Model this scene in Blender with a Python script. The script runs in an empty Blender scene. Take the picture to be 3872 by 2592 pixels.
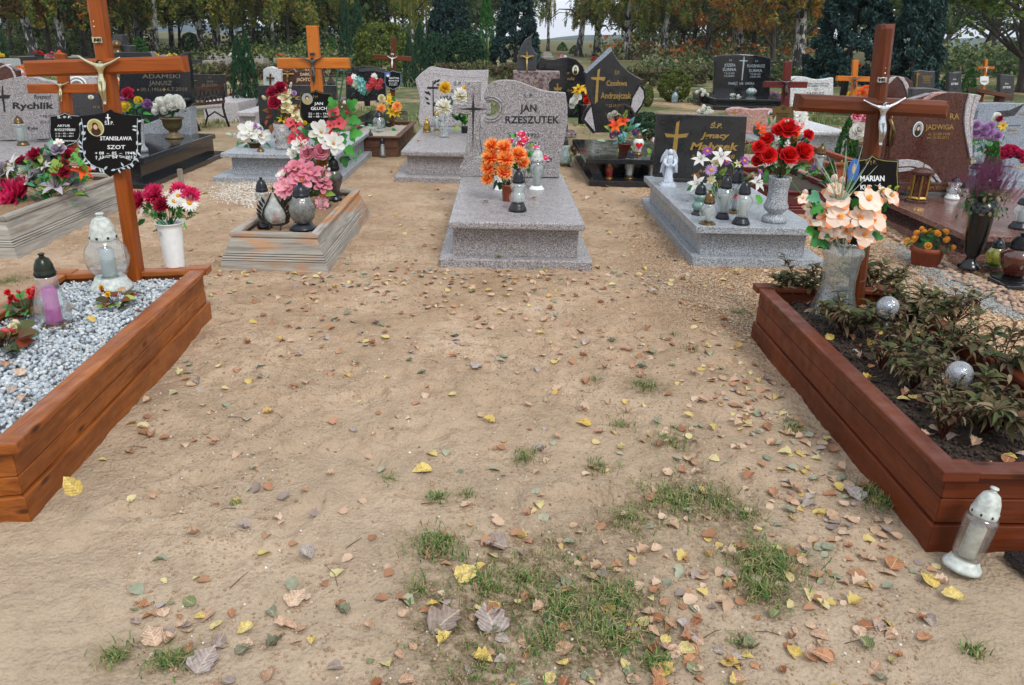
import bpy, math, random
import numpy as np
from mathutils import Vector, Matrix
sc = bpy.context.scene
random.seed(7); NR = np.random.default_rng(11)
COL = sc.collection
R_ = math.radians

# ------------------------------------------------------------------ camera
FPX, CAMH, TH, ROLL = 2953.0, 1.55, math.atan(1150/2953.0), R_(1.2)
cd = bpy.data.cameras.new('camera'); cam = bpy.data.objects.new('camera', cd); COL.objects.link(cam)
cd.sensor_width = 36.0; cd.lens = 36.0*FPX/3872.0; cd.clip_start = 0.05; cd.clip_end = 6000
_fw = Vector((0, math.cos(TH), -math.sin(TH))); _r0 = Vector((1, 0, 0)); _u0 = _r0.cross(_fw)
_rt = _r0*math.cos(ROLL)+_u0*math.sin(ROLL); _up = -_r0*math.sin(ROLL)+_u0*math.cos(ROLL)
m3 = Matrix((_rt, _up, -_fw)).transposed()
cam.matrix_world = Matrix.Translation((0, 0, CAMH)) @ m3.to_4x4()
sc.camera = cam

# ------------------------------------------------------------------ world, sun, exposure
w = bpy.data.worlds.new('World'); sc.world = w; w.use_nodes = True
nt = w.node_tree; nt.nodes.clear()
o_ = nt.nodes.new('ShaderNodeOutputWorld'); bg = nt.nodes.new('ShaderNodeBackground')
sky = nt.nodes.new('ShaderNodeTexSky'); sky.sky_type = 'NISHITA'; sky.sun_disc = False
sky.sun_elevation = R_(38); sky.sun_rotation = R_(200); sky.dust_density = 5; sky.air_density = 1.0; sky.ozone_density = 1.5
mx = nt.nodes.new('ShaderNodeMix'); mx.data_type = 'RGBA'; mx.inputs[0].default_value = 0.86
tcw = nt.nodes.new('ShaderNodeTexCoord'); nz = nt.nodes.new('ShaderNodeTexNoise'); nz.inputs['Scale'].default_value = 1.6; nz.inputs['Detail'].default_value = 5
mpw = nt.nodes.new('ShaderNodeMapping'); mpw.inputs['Scale'].default_value = (1, 1, 3)
cr = nt.nodes.new('ShaderNodeValToRGB')
cr.color_ramp.elements[0].position = 0.3; cr.color_ramp.elements[0].color = (6.6, 7.3, 8.4, 1)
cr.color_ramp.elements[1].position = 0.7; cr.color_ramp.elements[1].color = (9.6, 9.9, 10.4, 1)
nt.links.new(tcw.outputs['Generated'], mpw.inputs[0]); nt.links.new(mpw.outputs[0], nz.inputs[0]); nt.links.new(nz.outputs[0], cr.inputs[0])
nt.links.new(sky.outputs[0], mx.inputs[6]); nt.links.new(cr.outputs[0], mx.inputs[7])
nt.links.new(mx.outputs[2], bg.inputs[0]); bg.inputs[1].default_value = 0.124
nt.links.new(bg.outputs[0], o_.inputs[0])
sd = bpy.data.lights.new('sun', 'SUN'); sd.energy = 1.7; sd.angle = R_(18); sd.color = (1, .97, .92)
sun = bpy.data.objects.new('sun', sd); COL.objects.link(sun)
_e, _a = R_(50), R_(152)
sdir = Vector((math.sin(_a)*math.cos(_e), math.cos(_a)*math.cos(_e), math.sin(_e)))
sun.rotation_euler = sdir.to_track_quat('Z', 'Y').to_euler()
sky.sun_elevation = _e; sky.sun_rotation = _a
sc.view_settings.view_transform = 'Standard'; sc.view_settings.look = 'None'
sc.view_settings.exposure = 0.2; sc.view_settings.gamma = 1.0; sc.view_settings.use_curve_mapping = False
sc.render.engine = 'CYCLES'
sc.cycles.max_bounces = 8; sc.cycles.transparent_max_bounces = 24; sc.cycles.transmission_bounces = 6

# ------------------------------------------------------------------ photo measurements -> places
def ray(px, py): return _fw+_rt*((px-1936)/FPX)-_up*((py-1296)/FPX)
def gp(px, py, z=0.0):                      # point at height z seen at a measured spot of the photograph
    d = ray(px, py); t = (z-CAMH)/d.z; return Vector((0, 0, CAMH))+d*t
def fp(px, py, Y):                          # point on the upright plane y = Y
    d = ray(px, py); t = Y/d.y; return Vector((d.x*t, Y, CAMH+d.z*t))
def sc_at(Y, z=.5): return FPX/(Y*math.cos(TH)+(CAMH-z)*math.sin(TH))   # px per metre

# ------------------------------------------------------------------ materials
def rgb(h):                                   # display value -> linear
    h = h.lstrip('#'); c = [int(h[i:i+2], 16)/255 for i in (0, 2, 4)]
    return tuple((x/12.92 if x <= .04045 else ((x+.055)/1.055)**2.4) for x in c)+(1,)
_M = {}
class N:
    def __init__(s, name):
        s.m = bpy.data.materials.new(name); s.m.use_nodes = True; s.t = s.m.node_tree
        s.b = s.t.nodes['Principled BSDF']; s.o = s.t.nodes['Material Output']; s._tc = None
    def n(s, ty, **k):
        x = s.t.nodes.new(ty)
        for a, v in k.items(): setattr(x, a, v)
        return x
    def l(s, a, b): s.t.links.new(a, b)
    def tc(s, scale=(1, 1, 1), rot=(0, 0, 0), kind='Object'):
        if not s._tc: s._tc = s.n('ShaderNodeTexCoord')
        mp = s.n('ShaderNodeMapping'); mp.inputs['Scale'].default_value = scale; mp.inputs['Rotation'].default_value = rot
        s.l(s._tc.outputs[kind], mp.inputs[0]); return mp.outputs[0]
    def noise(s, vec, sc_, det=4, ro=.55, dist=0):
        x = s.n('ShaderNodeTexNoise'); s.l(vec, x.inputs['Vector']); x.inputs['Scale'].default_value = sc_
        x.inputs['Detail'].default_value = det; x.inputs['Roughness'].default_value = ro; x.inputs['Distortion'].default_value = dist; return x.outputs[0]
    def voro(s, vec, sc_, out='Color', f='F1'):
        x = s.n('ShaderNodeTexVoronoi', feature=f); s.l(vec, x.inputs['Vector']); x.inputs['Scale'].default_value = sc_; return x.outputs[out]
    def ramp(s, fac, stops, interp='LINEAR'):
        x = s.n('ShaderNodeValToRGB'); e = x.color_ramp; e.interpolation = interp
        while len(e.elements) < len(stops): e.elements.new(.5)
        for el, (p, c) in zip(e.elements, stops):
            el.position = p; el.color = c if len(c) == 4 else tuple(c)+(1,)
        s.l(fac, x.inputs[0]); return x.outputs[0]
    def mix(s, fac, a, b, mode='MIX'):
        x = s.n('ShaderNodeMix', data_type='RGBA', blend_type=mode)
        for i, v in ((0, fac), (6, a), (7, b)):
            if hasattr(v, 'links'): s.l(v, x.inputs[i])
            else: x.inputs[i].default_value = v
        return x.outputs[2]
    def math(s, op, a, b=0):
        x = s.n('ShaderNodeMath', operation=op)
        for i, v in ((0, a), (1, b)):
            if hasattr(v, 'links'): s.l(v, x.inputs[i])
            else: x.inputs[i].default_value = v
        return x.outputs[0]
    def bump(s, h, st=.3, d=.01):
        x = s.n('ShaderNodeBump'); x.inputs['Strength'].default_value = st; x.inputs['Distance'].default_value = d
        s.l(h, x.inputs['Height']); s.l(x.outputs[0], s.b.inputs['Normal'])
    def col(s, c):
        if hasattr(c, 'links'): s.l(c, s.b.inputs['Base Color'])
        else: s.b.inputs['Base Color'].default_value = c
    def p(s, rough=.5, metal=0, spec=.5, coat=0):
        s.b.inputs['Roughness'].default_value = rough; s.b.inputs['Metallic'].default_value = metal
        s.b.inputs['Specular IOR Level'].default_value = spec; s.b.inputs['Coat Weight'].default_value = coat; s.b.inputs['Coat Roughness'].default_value = .12

def granite(name, cols, scale=160, rough=.18, big=0.25):
    if name in _M: return _M[name]
    g = N(name); v = g.tc()
    a = g.voro(v, scale); bw = g.n('ShaderNodeSeparateColor'); g.l(a, bw.inputs[0])
    n2 = g.noise(v, scale*.55, 3)
    f = g.math('ADD', g.math('MULTIPLY', bw.outputs[0], .62), g.math('MULTIPLY', n2, .38))
    k = len(cols)
    c = g.ramp(f, [(.22+.5*i/(k-1), cc) for i, cc in enumerate(cols)])
    st = g.noise(v, 3.5, 5)
    c = g.mix(g.math('MULTIPLY', g.ramp(st, [(.35, (0, 0, 0)), (.75, (1, 1, 1))]), big), c, g.mix(.5, c, (.16, .14, .11, 1)))
    g.col(c); g.p(rough, 0, .5)
    r = g.ramp(g.noise(v, 9, 4), [(.3, (rough*.7,)*3), (.75, (min(1, rough*2.0+.05),)*3)]); g.l(r, g.b.inputs['Roughness'])
    _M[name] = g.m; return g.m

def wood(name, c1, c2, axis='x', rough=.35, coat=.25, grey=0.0, knots=True):
    key = name+axis
    if key in _M: return _M[key]
    g = N(key)
    s = {'x': (1.2, 22, 22), 'y': (22, 1.2, 22), 'z': (22, 22, 1.2)}[axis]
    v = g.tc(s); n1 = g.noise(v, 1.3, 6, .6, 1.2); n2 = g.noise(v, 6, 3, .6)
    f = g.math('ADD', g.math('MULTIPLY', n1, .7), g.math('MULTIPLY', n2, .3))
    c = g.ramp(f, [(.3, c1), (.5, tuple((a+b)/2 for a, b in zip(c1, c2))), (.68, c2)])
    s2 = {'x': (1, 3, 3), 'y': (3, 1, 3), 'z': (3, 3, 1)}[axis]
    v2 = g.tc(s2)
    bl = g.noise(v2, 2.1, 3); c = g.mix(g.ramp(bl, [(.4, (0, 0, 0)), (.7, (.55, .55, .55))]), c, tuple(x*.55 for x in c1[:3])+(1,))
    if knots:
        kd = g.voro(v2, 2.3, 'Distance'); c = g.mix(g.ramp(kd, [(.035, (.85,)*3), (.10, (0, 0, 0))]), c, tuple(x*.22 for x in c1[:3])+(1,))
    if grey:
        gn = g.noise(v2, 1.6, 5, .6, .4); gm = g.ramp(gn, [(.44-.3*grey+.1, (0, 0, 0)), (.62-.3*grey+.1, (1, 1, 1))])
        gc = g.ramp(f, [(.3, rgb('#6b665d')), (.7, rgb('#b3aea4'))]); c = g.mix(gm, c, gc)
    g.col(c); g.p(rough, 0, .28, coat); g.bump(f, .35, .004)
    dirt = g.noise(g.tc(), 14, 5); g.l(g.ramp(dirt, [(.35, (rough*.75,)*3), (.7, (min(1, rough*1.6),)*3)]), g.b.inputs['Roughness'])
    _M[key] = g.m; return g.m

def plain(name, c, rough=.5, metal=0, var=.12, coat=0, spec=.5, vs=30):
    if name in _M: return _M[name]
    g = N(name)
    if isinstance(c, str): c = rgb(c)
    if var:
        n1 = g.noise(g.tc(), vs, 4)
        dk = tuple(x*(1-var*1.8) for x in c[:3])+(1,); lt = tuple(min(1, x*(1+var)) for x in c[:3])+(1,)
        g.col(g.ramp(n1, [(.3, dk), (.7, lt)]))
    else: g.col(c)
    g.p(rough, metal, spec, coat); _M[name] = g.m; return g.m

def foliage(name, cols, rough=.6, trans=.35, vs=8):
    """thin leaf or petal: colour varies from leaf to leaf, some light passes through"""
    if name in _M: return _M[name]
    g = N(name); oi = g.n('ShaderNodeObjectInfo'); ge = g.n('ShaderNodeNewGeometry')
    r1 = g.math('FRACT', g.math('ADD', ge.outputs['Random Per Island'], oi.outputs['Random']))
    nn = g.noise(g.tc(), vs, 3)
    f = g.math('ADD', g.math('MULTIPLY', r1, .72), g.math('MULTIPLY', nn, .28))
    k = len(cols); cols = [rgb(c) if isinstance(c, str) else c for c in cols]
    c = g.ramp(f, [(.1+.8*i/max(1, k-1), cc) for i, cc in enumerate(cols)])
    g.col(c); g.p(rough, 0, .3)
    if trans:
        tr = g.n('ShaderNodeBsdfTranslucent'); g.l(c, tr.inputs[0]); ms = g.n('ShaderNodeMixShader'); ms.inputs[0].default_value = trans
        g.l(g.b.outputs[0], ms.inputs[1]); g.l(tr.outputs[0], ms.inputs[2]); g.l(ms.outputs[0], g.o.inputs[0])
    _M[name] = g.m; return g.m

def glass(name, tint=(.93, .97, .97, 1), body=.09, rough=.06, bumpy=0, bs=60):
    """lantern and vase glass: lets through, mirrors at the rim, slightly dusty"""
    if name in _M: return _M[name]
    g = N(name); tr = g.n('ShaderNodeBsdfTransparent'); tr.inputs[0].default_value = tint
    gl = g.n('ShaderNodeBsdfGlossy'); gl.inputs['Roughness'].default_value = rough
    lw = g.n('ShaderNodeLayerWeight'); lw.inputs[0].default_value = .35
    fr = g.ramp(lw.outputs['Facing'], [(0, (.10,)*3), (.5, (.26,)*3), (1, (.85,)*3)])
    g.b.inputs['Base Color'].default_value = tuple(min(1, x*.8) for x in tint[:3])+(1,); g.p(.35)
    m1 = g.n('ShaderNodeMixShader'); g.l(fr, m1.inputs[0]); g.l(tr.outputs[0], m1.inputs[1]); g.l(gl.outputs[0], m1.inputs[2])
    m2 = g.n('ShaderNodeMixShader'); dn = g.ramp(g.noise(g.tc(), 22, 5), [(.35, (body*.5,)*3), (.75, (min(1, body*1.8),)*3)])
    g.l(dn, m2.inputs[0]); g.l(m1.outputs[0], m2.inputs[1]); g.l(g.b.outputs[0], m2.inputs[2]); g.l(m2.outputs[0], g.o.inputs[0])
    if bumpy:
        x = g.n('ShaderNodeBump'); x.inputs['Strength'].default_value = bumpy; x.inputs['Distance'].default_value = .004
        g.l(g.voro(g.tc(), bs, 'Distance'), x.inputs['Height'])
        g.l(x.outputs[0], gl.inputs['Normal']); g.l(x.outputs[0], lw.inputs['Normal'])
    _M[name] = g.m; return g.m

def bark_birch():
    if 'birch_bark' in _M: return _M['birch_bark']
    g = N('birch_bark'); v = g.tc((1, 1, .42)); n1 = g.noise(v, 5.5, 5, .65, .8)
    sp = g.n('ShaderNodeSeparateXYZ'); g.l(g._tc.outputs['Object'], sp.inputs[0])
    lo = g.math('MULTIPLY', g.math('SUBTRACT', 2.2, sp.outputs[2]), .075)      # rough black bark climbs from the foot
    f = g.math('ADD', n1, lo)
    c = g.ramp(f, [(.49, rgb('#b9b8b4')), (.53, rgb('#8b8a86')), (.56, rgb('#2a2724'))])
    v2 = g.tc((1, 1, 9)); li = g.noise(v2, 2.5, 3); c = g.mix(g.ramp(li, [(.62, (0, 0, 0)), (.68, (.7,)*3)]), c, rgb('#4a4541'))
    g.col(c); g.p(.8); g.bump(n1, .5, .03); _M['birch_bark'] = g.m; return g.m
def bark_dark():
    g = _M.get('dark_bark')
    if g: return g
    g = N('dark_bark'); v = g.tc((1, 1, .25)); n1 = g.noise(v, 9, 5, .65)
    g.col(g.ramp(n1, [(.3, rgb('#1f1b17')), (.7, rgb('#575046'))])); g.p(.85); g.bump(n1, .6, .03); _M['dark_bark'] = g.m; return g.m

GR_R = granite('brown_grey_granite', [rgb('#453f3d'), rgb('#71696a'), rgb('#8f8a8a'), rgb('#b9b7b8')], 250, .3)
GR_M = granite('blue_grey_granite', [rgb('#33373c'), rgb('#7a8087'), rgb('#989ea4'), rgb('#b9bfc4')], 250, .32)
GR_L = granite('light_grey_granite', [rgb('#6d686a'), rgb('#9a9496'), rgb('#b3aeb0'), rgb('#c8c6c8')], 200, .3)
GR_K = granite('dark_grey_granite', [rgb('#131416'), rgb('#2a2c30'), rgb('#44474c')], 240, .28)
GR_B = granite('black_granite', [rgb('#07080a'), rgb('#14161a'), rgb('#2c2f35')], 320, .07, .1)
GR_BM = granite('black_speckled_granite', [rgb('#0b0c0d'), rgb('#151617'), rgb('#2c2e30')], 320, .22, .15)
GR_BR = granite('red_brown_granite', [rgb('#180d0b'), rgb('#371c18'), rgb('#4f2b23'), rgb('#623b32')], 200, .16, .1)
GR_BRP = granite('brown_polished_granite', [rgb('#3a2420'), rgb('#6a463e'), rgb('#8a675e')], 150, .12, .2)
GR_PK = granite('pink_granite', [rgb('#7c5450'), rgb('#a87c75'), rgb('#c49e97')], 120, .3)
GR_W = granite('white_granite', [rgb('#77797b'), rgb('#c2c5c6'), rgb('#dde0e0')], 150, .35)
GR_MC = granite('multicolour_granite', [rgb('#3b3138'), rgb('#77605c'), rgb('#8f8480')], 40, .25)
GR_BL = granite('blue_polished_granite', [rgb('#5d6670'), rgb('#8893a0'), rgb('#9da8b5')], 200, .1)
CONC = granite('weathered_concrete', [rgb('#6c6a62'), rgb('#918e84'), rgb('#a8a59b')], 60, .8, .6)
W_A = lambda a: wood('orange_varnished_wood', rgb('#6b3210'), rgb('#ae662a'), a, .42, .06)
W_AX = lambda a: wood('amber_cross_wood', rgb('#7c390b'), rgb('#a85616'), a, .38, .08, 0, False)
W_B = lambda a: wood('mahogany_stained_wood', rgb('#4c1e0a'), rgb('#723516'), a, .45, .02)
W_BX = lambda a: wood('brown_cross_wood', rgb('#4d2007'), rgb('#703614'), a, .45, .05, 0, False)
W_G = lambda a: wood('grey_weathered_wood', rgb('#a5642f'), rgb('#c48d55'), a, .75, 0, .72)
W_GC = lambda a: wood('grey_old_wood', rgb('#6e5a45'), rgb('#93806a'), a, .8, 0, .8)
W_O = lambda a: wood('light_orange_wood', rgb('#a8560f'), rgb('#cc7d2c'), a, .4, .15)
W_D = lambda a: wood('dark_brown_wood', rgb('#4a2f22'), rgb('#6d4a37'), a, .6, .05)
W_RD = lambda a: wood('dark_red_wood', rgb('#4b1512'), rgb('#6f2420'), a, .45, .1, 0, False)
GOLD = plain('gold_lettering', rgb('#b08f4c'), .35, .6); GOLDB = plain('brass', rgb('#a98c4a'), .28, .9)
WHT = plain('white_lettering', rgb('#e9edef'), .5, 0, .03); BLK = plain('black_lettering', rgb('#15171a'), .4)
DIMG = plain('dim_engraved_lettering', rgb('#6d6656'), .5); SILV = plain('silver_metal', rgb('#c9ced2'), .16, 1, .05)
SILG = plain('gilded_silver', rgb('#cfc9a4'), .2, 1, .08); PEWT = plain('dark_pewter', rgb('#5c5a58'), .35, .9)
BLKP = plain('black_gloss_plate', rgb('#050608'), .3, 0, .0, 0, .25); PLW = plain('white_plastic', rgb('#dfe2e0'), .35, 0, .05)
CERW = plain('grimy_white_plastic', rgb('#b9bfb8'), .5, 0, .2, vs=45); BLK2 = plain('black_plastic', rgb('#1b1c20'), .3, 0, .15)
DKM = plain('dark_lantern_metal', rgb('#2f3136'), .28, .6, .2); BRZ = plain('bronze_lantern_metal', rgb('#6a5638'), .3, .85, .2)
TERR = plain('terracotta', rgb('#8a4326'), .7); TERD = plain('dark_terracotta', rgb('#6f2f22'), .6)
CND = plain('candle_wax', rgb('#a3a8a4'), .6, 0, .08); IRON = plain('cast_iron', rgb('#2b2420'), .5, .5)
GL = glass('clear_glass'); GLF = glass('frosted_cut_glass', (.86, .9, .9, 1), .07, .1, .22, 60)
GLR = glass('red_glass', (.55, .03, .02, 1), .45); GLY = glass('yellow_green_glass', (.7, .72, .15, 1), .35)
GLK = glass('smoky_glass', (.12, .10, .09, 1), .5); GLB = glass('brown_glass', (.25, .06, .03, 1), .3)
GLG = glass('grey_relief_glass', (.40, .41, .38, 1), .35, .15, .2, 60); GLC = glass('crackle_glass', (.9, .93, .97, 1), .2, .08, .8, 110)

# ------------------------------------------------------------------ mesh builder
ORG = {}
class MB:
    def __init__(s): s.v = []; s.f = []; s.mi = []
    def add(s, V, F, mi=0):
        n = len(s.v); s.v += [tuple(p) for p in V]; s.f += [tuple(i+n for i in f) for f in F]; s.mi += [mi]*len(F)
    def hexa(s, P, mi=0):     # P: 4 bottom, 4 top, ccw from above
        s.add(P, [(3, 2, 1, 0), (4, 5, 6, 7), (0, 1, 5, 4), (1, 2, 6, 5), (2, 3, 7, 6), (3, 0, 4, 7)], mi)
    def box(s, x0, x1, y0, y1, z0, z1, mi=0, M=None):
        P = [(x0, y0, z0), (x1, y0, z0), (x1, y1, z0), (x0, y1, z0), (x0, y0, z1), (x1, y0, z1), (x1, y1, z1), (x0, y1, z1)]
        if M is not None: P = [M @ Vector(p) for p in P]
        s.hexa(P, mi)
    def prism(s, pts, Y0, Y1, mi=0, sheer=0):   # pts (x,z) outline, extruded Y0 (front) .. Y1
        a = sum(p[0]*q[1]-q[0]*p[1] for p, q in zip(pts, pts[1:]+pts[:1]))
        if a < 0: pts = pts[::-1]
        n = len(pts); V = [(x, Y0, z) for x, z in pts]+[(x, Y1, z) for x, z in pts]
        F = [tuple(range(n)), tuple(range(2*n-1, n-1, -1))]+[(i+n, (i+1) % n+n, (i+1) % n, i) for i in range(n)]
        s.add(V, F, mi)
    def lathe(s, prof, c=(0, 0, 0), n=20, mi=0, M=None, flute=0, fn=8, sq=1.0):
        V = []; F = []
        for r, z in prof:
            for k in range(n):
                a = 2*math.pi*k/n; rr = r*(1+flute*math.cos(a*fn))
                V.append(Vector((rr*math.cos(a), rr*math.sin(a)*sq, z)))
        m = len(prof)
        for j in range(m-1):
            for k in range(n):
                F.append((j*n+k, j*n+(k+1) % n, (j+1)*n+(k+1) % n, (j+1)*n+k))
        if prof[0][0] > 1e-4: F.append(tuple(range(n-1, -1, -1)))
        if prof[-1][0] > 1e-4: F.append(tuple((m-1)*n+k for k in range(n)))
        if M is not None: V = [M @ p for p in V]
        V = [p+Vector(c) for p in V]; s.add(V, F, mi)
    def tube(s, pts, rad, n=6, mi=0, cap=True):
        pts = [Vector(p) for p in pts]; m = len(pts)
        if not hasattr(rad, '__len__'): rad = [rad]*m
        V = []; F = []; prev = None
        for i, p in enumerate(pts):
            t = (pts[min(m-1, i+1)]-pts[max(0, i-1)]).normalized()
            if prev is None: prev = t.orthogonal().normalized()
            u = (prev-t*prev.dot(t)).normalized(); prev = u; vv = t.cross(u)
            for k in range(n):
                a = 2*math.pi*k/n; V.append(p+(u*math.cos(a)+vv*math.sin(a))*rad[i])
        for j in range(m-1):
            for k in range(n): F.append((j*n+k, j*n+(k+1) % n, (j+1)*n+(k+1) % n, (j+1)*n+k))
        if cap: F += [tuple(range(n-1, -1, -1)), tuple((m-1)*n+k for k in range(n))]
        s.add(V, F, mi)
    def build(s, name, mats, parent=None, smooth=False, bevel=0, kind=None, label=None, seg=2):
        org = ORG.get(parent.name, Vector((0, 0, 0))) if parent else Vector((0, 0, 0))
        me = bpy.data.meshes.new(name); me.from_pydata([tuple(Vector(p)-org) for p in s.v], [], s.f)
        if not isinstance(mats, (list, tuple)): mats = [mats]
        for m in mats: me.materials.append(m)
        if len(mats) > 1: me.polygons.foreach_set('material_index', s.mi)
        if smooth: me.polygons.foreach_set('use_smooth', [True]*len(me.polygons))
        me.update(); return put(name, me, parent, bevel, kind, label, seg)
def put(name, me, parent=None, bevel=0, kind=None, label=None, seg=2):
    o = bpy.data.objects.new(name, me); COL.objects.link(o)
    if parent: o.parent = parent; ORG[o.name] = ORG.get(parent.name, Vector((0, 0, 0)))
    if bevel:
        b = o.modifiers.new('bevel', 'BEVEL'); b.width = bevel; b.segments = seg; b.limit_method = 'ANGLE'; b.angle_limit = R_(35); b.harden_normals = False
        me.polygons.foreach_set('use_smooth', [False]*len(me.polygons))
    if kind: o['kind'] = kind
    if label: o['label'] = label
    return o
def inst(name, me, parent, M, label=None):     # a part sharing its mesh; M in world space
    o = bpy.data.objects.new(name, me); COL.objects.link(o); org = ORG.get(parent.name, Vector((0, 0, 0))) if parent else Vector((0, 0, 0))
    if parent: o.parent = parent; ORG[o.name] = org
    o.matrix_basis = Matrix.Translation(-org) @ M
    if label: o['label'] = label
    return o
def thing(name, label, cat, loc, group=None):
    o = bpy.data.objects.new(name, None); COL.objects.link(o); o.empty_display_size = .05
    o.location = loc; o['label'] = label; o['category'] = cat
    if group: o['group'] = group
    ORG[o.name] = Vector(loc); return o
def tag(o, label=None, cat=None, group=None, kind=None):
    for k, v in (('label', label), ('category', cat), ('group', group), ('kind', kind)):
        if v: o[k] = v
    return o
def copy_tree(o, parent=None):
    c = o.copy(); COL.objects.link(c); c.parent = parent
    for ch in list(o.children): copy_tree(ch, c)
    return c
def TRS(loc, rot=None, s=1.0):
    M = Matrix.Translation(loc)
    if rot is not None: M = M @ rot.to_matrix().to_4x4()
    if hasattr(s, '__len__'): return M @ Matrix.Diagonal((*s, 1))
    return M @ Matrix.Scale(s, 4)
def face(d, twist=0): # rotation taking +Z to direction d
    q = Vector(d).normalized().to_track_quat('Z', 'Y'); return q @ Matrix.Rotation(twist, 3, 'Z').to_quaternion()
def npmesh(name, V, F, mats, mi=None, smooth=False):
    """V (n,3), F (m,k) arrays, fast"""
    me = bpy.data.meshes.new(name); V = np.asarray(V, np.float32); F = np.asarray(F, np.int32); k = F.shape[1]
    me.vertices.add(len(V)); me.vertices.foreach_set('co', V.ravel()); me.loops.add(F.size); me.loops.foreach_set('vertex_index', F.ravel())
    me.polygons.add(len(F)); me.polygons.foreach_set('loop_start', np.arange(0, F.size, k)); me.polygons.foreach_set('loop_total', np.full(len(F), k))
    for m in (mats if isinstance(mats, (list, tuple)) else [mats]): me.materials.append(m)
    if mi is not None: me.polygons.foreach_set('material_index', np.asarray(mi, np.int32))
    if smooth: me.polygons.foreach_set('use_smooth', np.ones(len(F), bool))
    me.update(calc_edges=True); return me

# ------------------------------------------------------------------ text
_fc = bpy.data.curves.new('lettering', 'FONT'); _fo = bpy.data.objects.new('lettering', _fc); COL.objects.link(_fo)
def text_mesh(s, bold=0, shear=0, space=1.0):
    _fc.body = s; _fc.offset = bold; _fc.shear = shear; _fc.space_character = space; _fc.resolution_u = 2; _fc.extrude = .02; _fc.fill_mode = 'FRONT'
    bpy.context.view_layer.update()
    me = bpy.data.meshes.new_from_object(_fo.evaluated_get(bpy.context.evaluated_depsgraph_get()))
    V = np.empty(len(me.vertices)*3, np.float32); me.vertices.foreach_get('co', V); return me, V.reshape(-1, 3)
def txt(parent, s, xl, xr, yb, h, Y, mat, bold=.008, shear=0, space=1.0, slope=0, name='inscription', arc=0):
    """one line of lettering; xl..xr, baseline and cap height as measured in the photograph, on plane Y"""
    me, V = text_mesh(s, min(bold, .03 if h > 16 else .008), shear, space)
    a = fp(xl, yb, Y); b = fp(xr, yb+slope, Y); t = fp(xl, yb-h, Y)
    x0, x1 = V[:, 0].min(), V[:, 0].max(); u = (V[:, 0]-x0)/(x1-x0); hz = V[:, 1]/.70
    az = arc*4*(u*(u-1))*(t.z-a.z)
    W = np.stack([a.x+(b.x-a.x)*u+(t.x-a.x)*hz, np.full_like(u, Y-.0015)-V[:, 2]*.03, a.z+(b.z-a.z)*u+(t.z-a.z)*hz+az], 1)
    org = ORG[parent.name]; W -= np.array(org)
    me.vertices.foreach_set('co', W.astype(np.float32).ravel()); me.materials.clear(); me.materials.append(mat); me.update()
    me.name = name; return put(name, me, parent)

# ------------------------------------------------------------------ ground
def _hash(ix, iy, s): 
    h = (ix*374761393+iy*668265263+s*1442695041) & 0x7fffffff; h = ((h ^ (h >> 13))*1274126177) & 0x7fffffff
    return ((h ^ (h >> 16)) & 0xffff)/65535.0
def vnoise(x, y, f, s):
    x = x*f; y = y*f; ix = np.floor(x).astype(np.int64); iy = np.floor(y).astype(np.int64); fx = x-ix; fy = y-iy
    fx = fx*fx*(3-2*fx); fy = fy*fy*(3-2*fy)
    a = _hash(ix, iy, s); b = _hash(ix+1, iy, s); c = _hash(ix, iy+1, s); d = _hash(ix+1, iy+1, s)
    return (a*(1-fx)+b*fx)*(1-fy)+(c*(1-fx)+d*fx)*fy-.5
_ft = [(random.uniform(-1.4, 1.2), random.uniform(2.3, 5.0), random.uniform(0, 3.14)) for _ in range(60)]
def ground_z(x, y):
    x = np.asarray(x, float); y = np.asarray(y, float)
    near = np.clip((26-np.hypot(x, y-3))/18, 0, 1)
    z = vnoise(x+y*.3, y, 1.1, 1)*.018+vnoise(x*.8+y*.5, y-x*.2, 3.7, 2)*.014+vnoise(x, y, 9, 3)*.013+vnoise(x, y, 21, 4)*.010
    dist = np.clip(vnoise(x, y, .9, 9)*2.4+.75, .25, 1.3)
    z = z+np.abs(vnoise(x, y, 34, 5))*.012*dist
    for fx, fy, a in _ft:     # old footprints in the sand
        u = (x-fx)*math.cos(a)+(y-fy)*math.sin(a); v = -(x-fx)*math.sin(a)+(y-fy)*math.cos(a); r = np.sqrt((u/.13)**2+(v/.05)**2)
        z = z-.016*np.exp(-r**4)+.010*np.exp(-((r-1.35)/.25)**2)
    z = z*near-.006
    far = np.clip((y-34)/60, 0, 1); z = z+far*far*.9
    return z
def gzz(x, y): return float(ground_z(np.array([x]), np.array([y]))[0])
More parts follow.
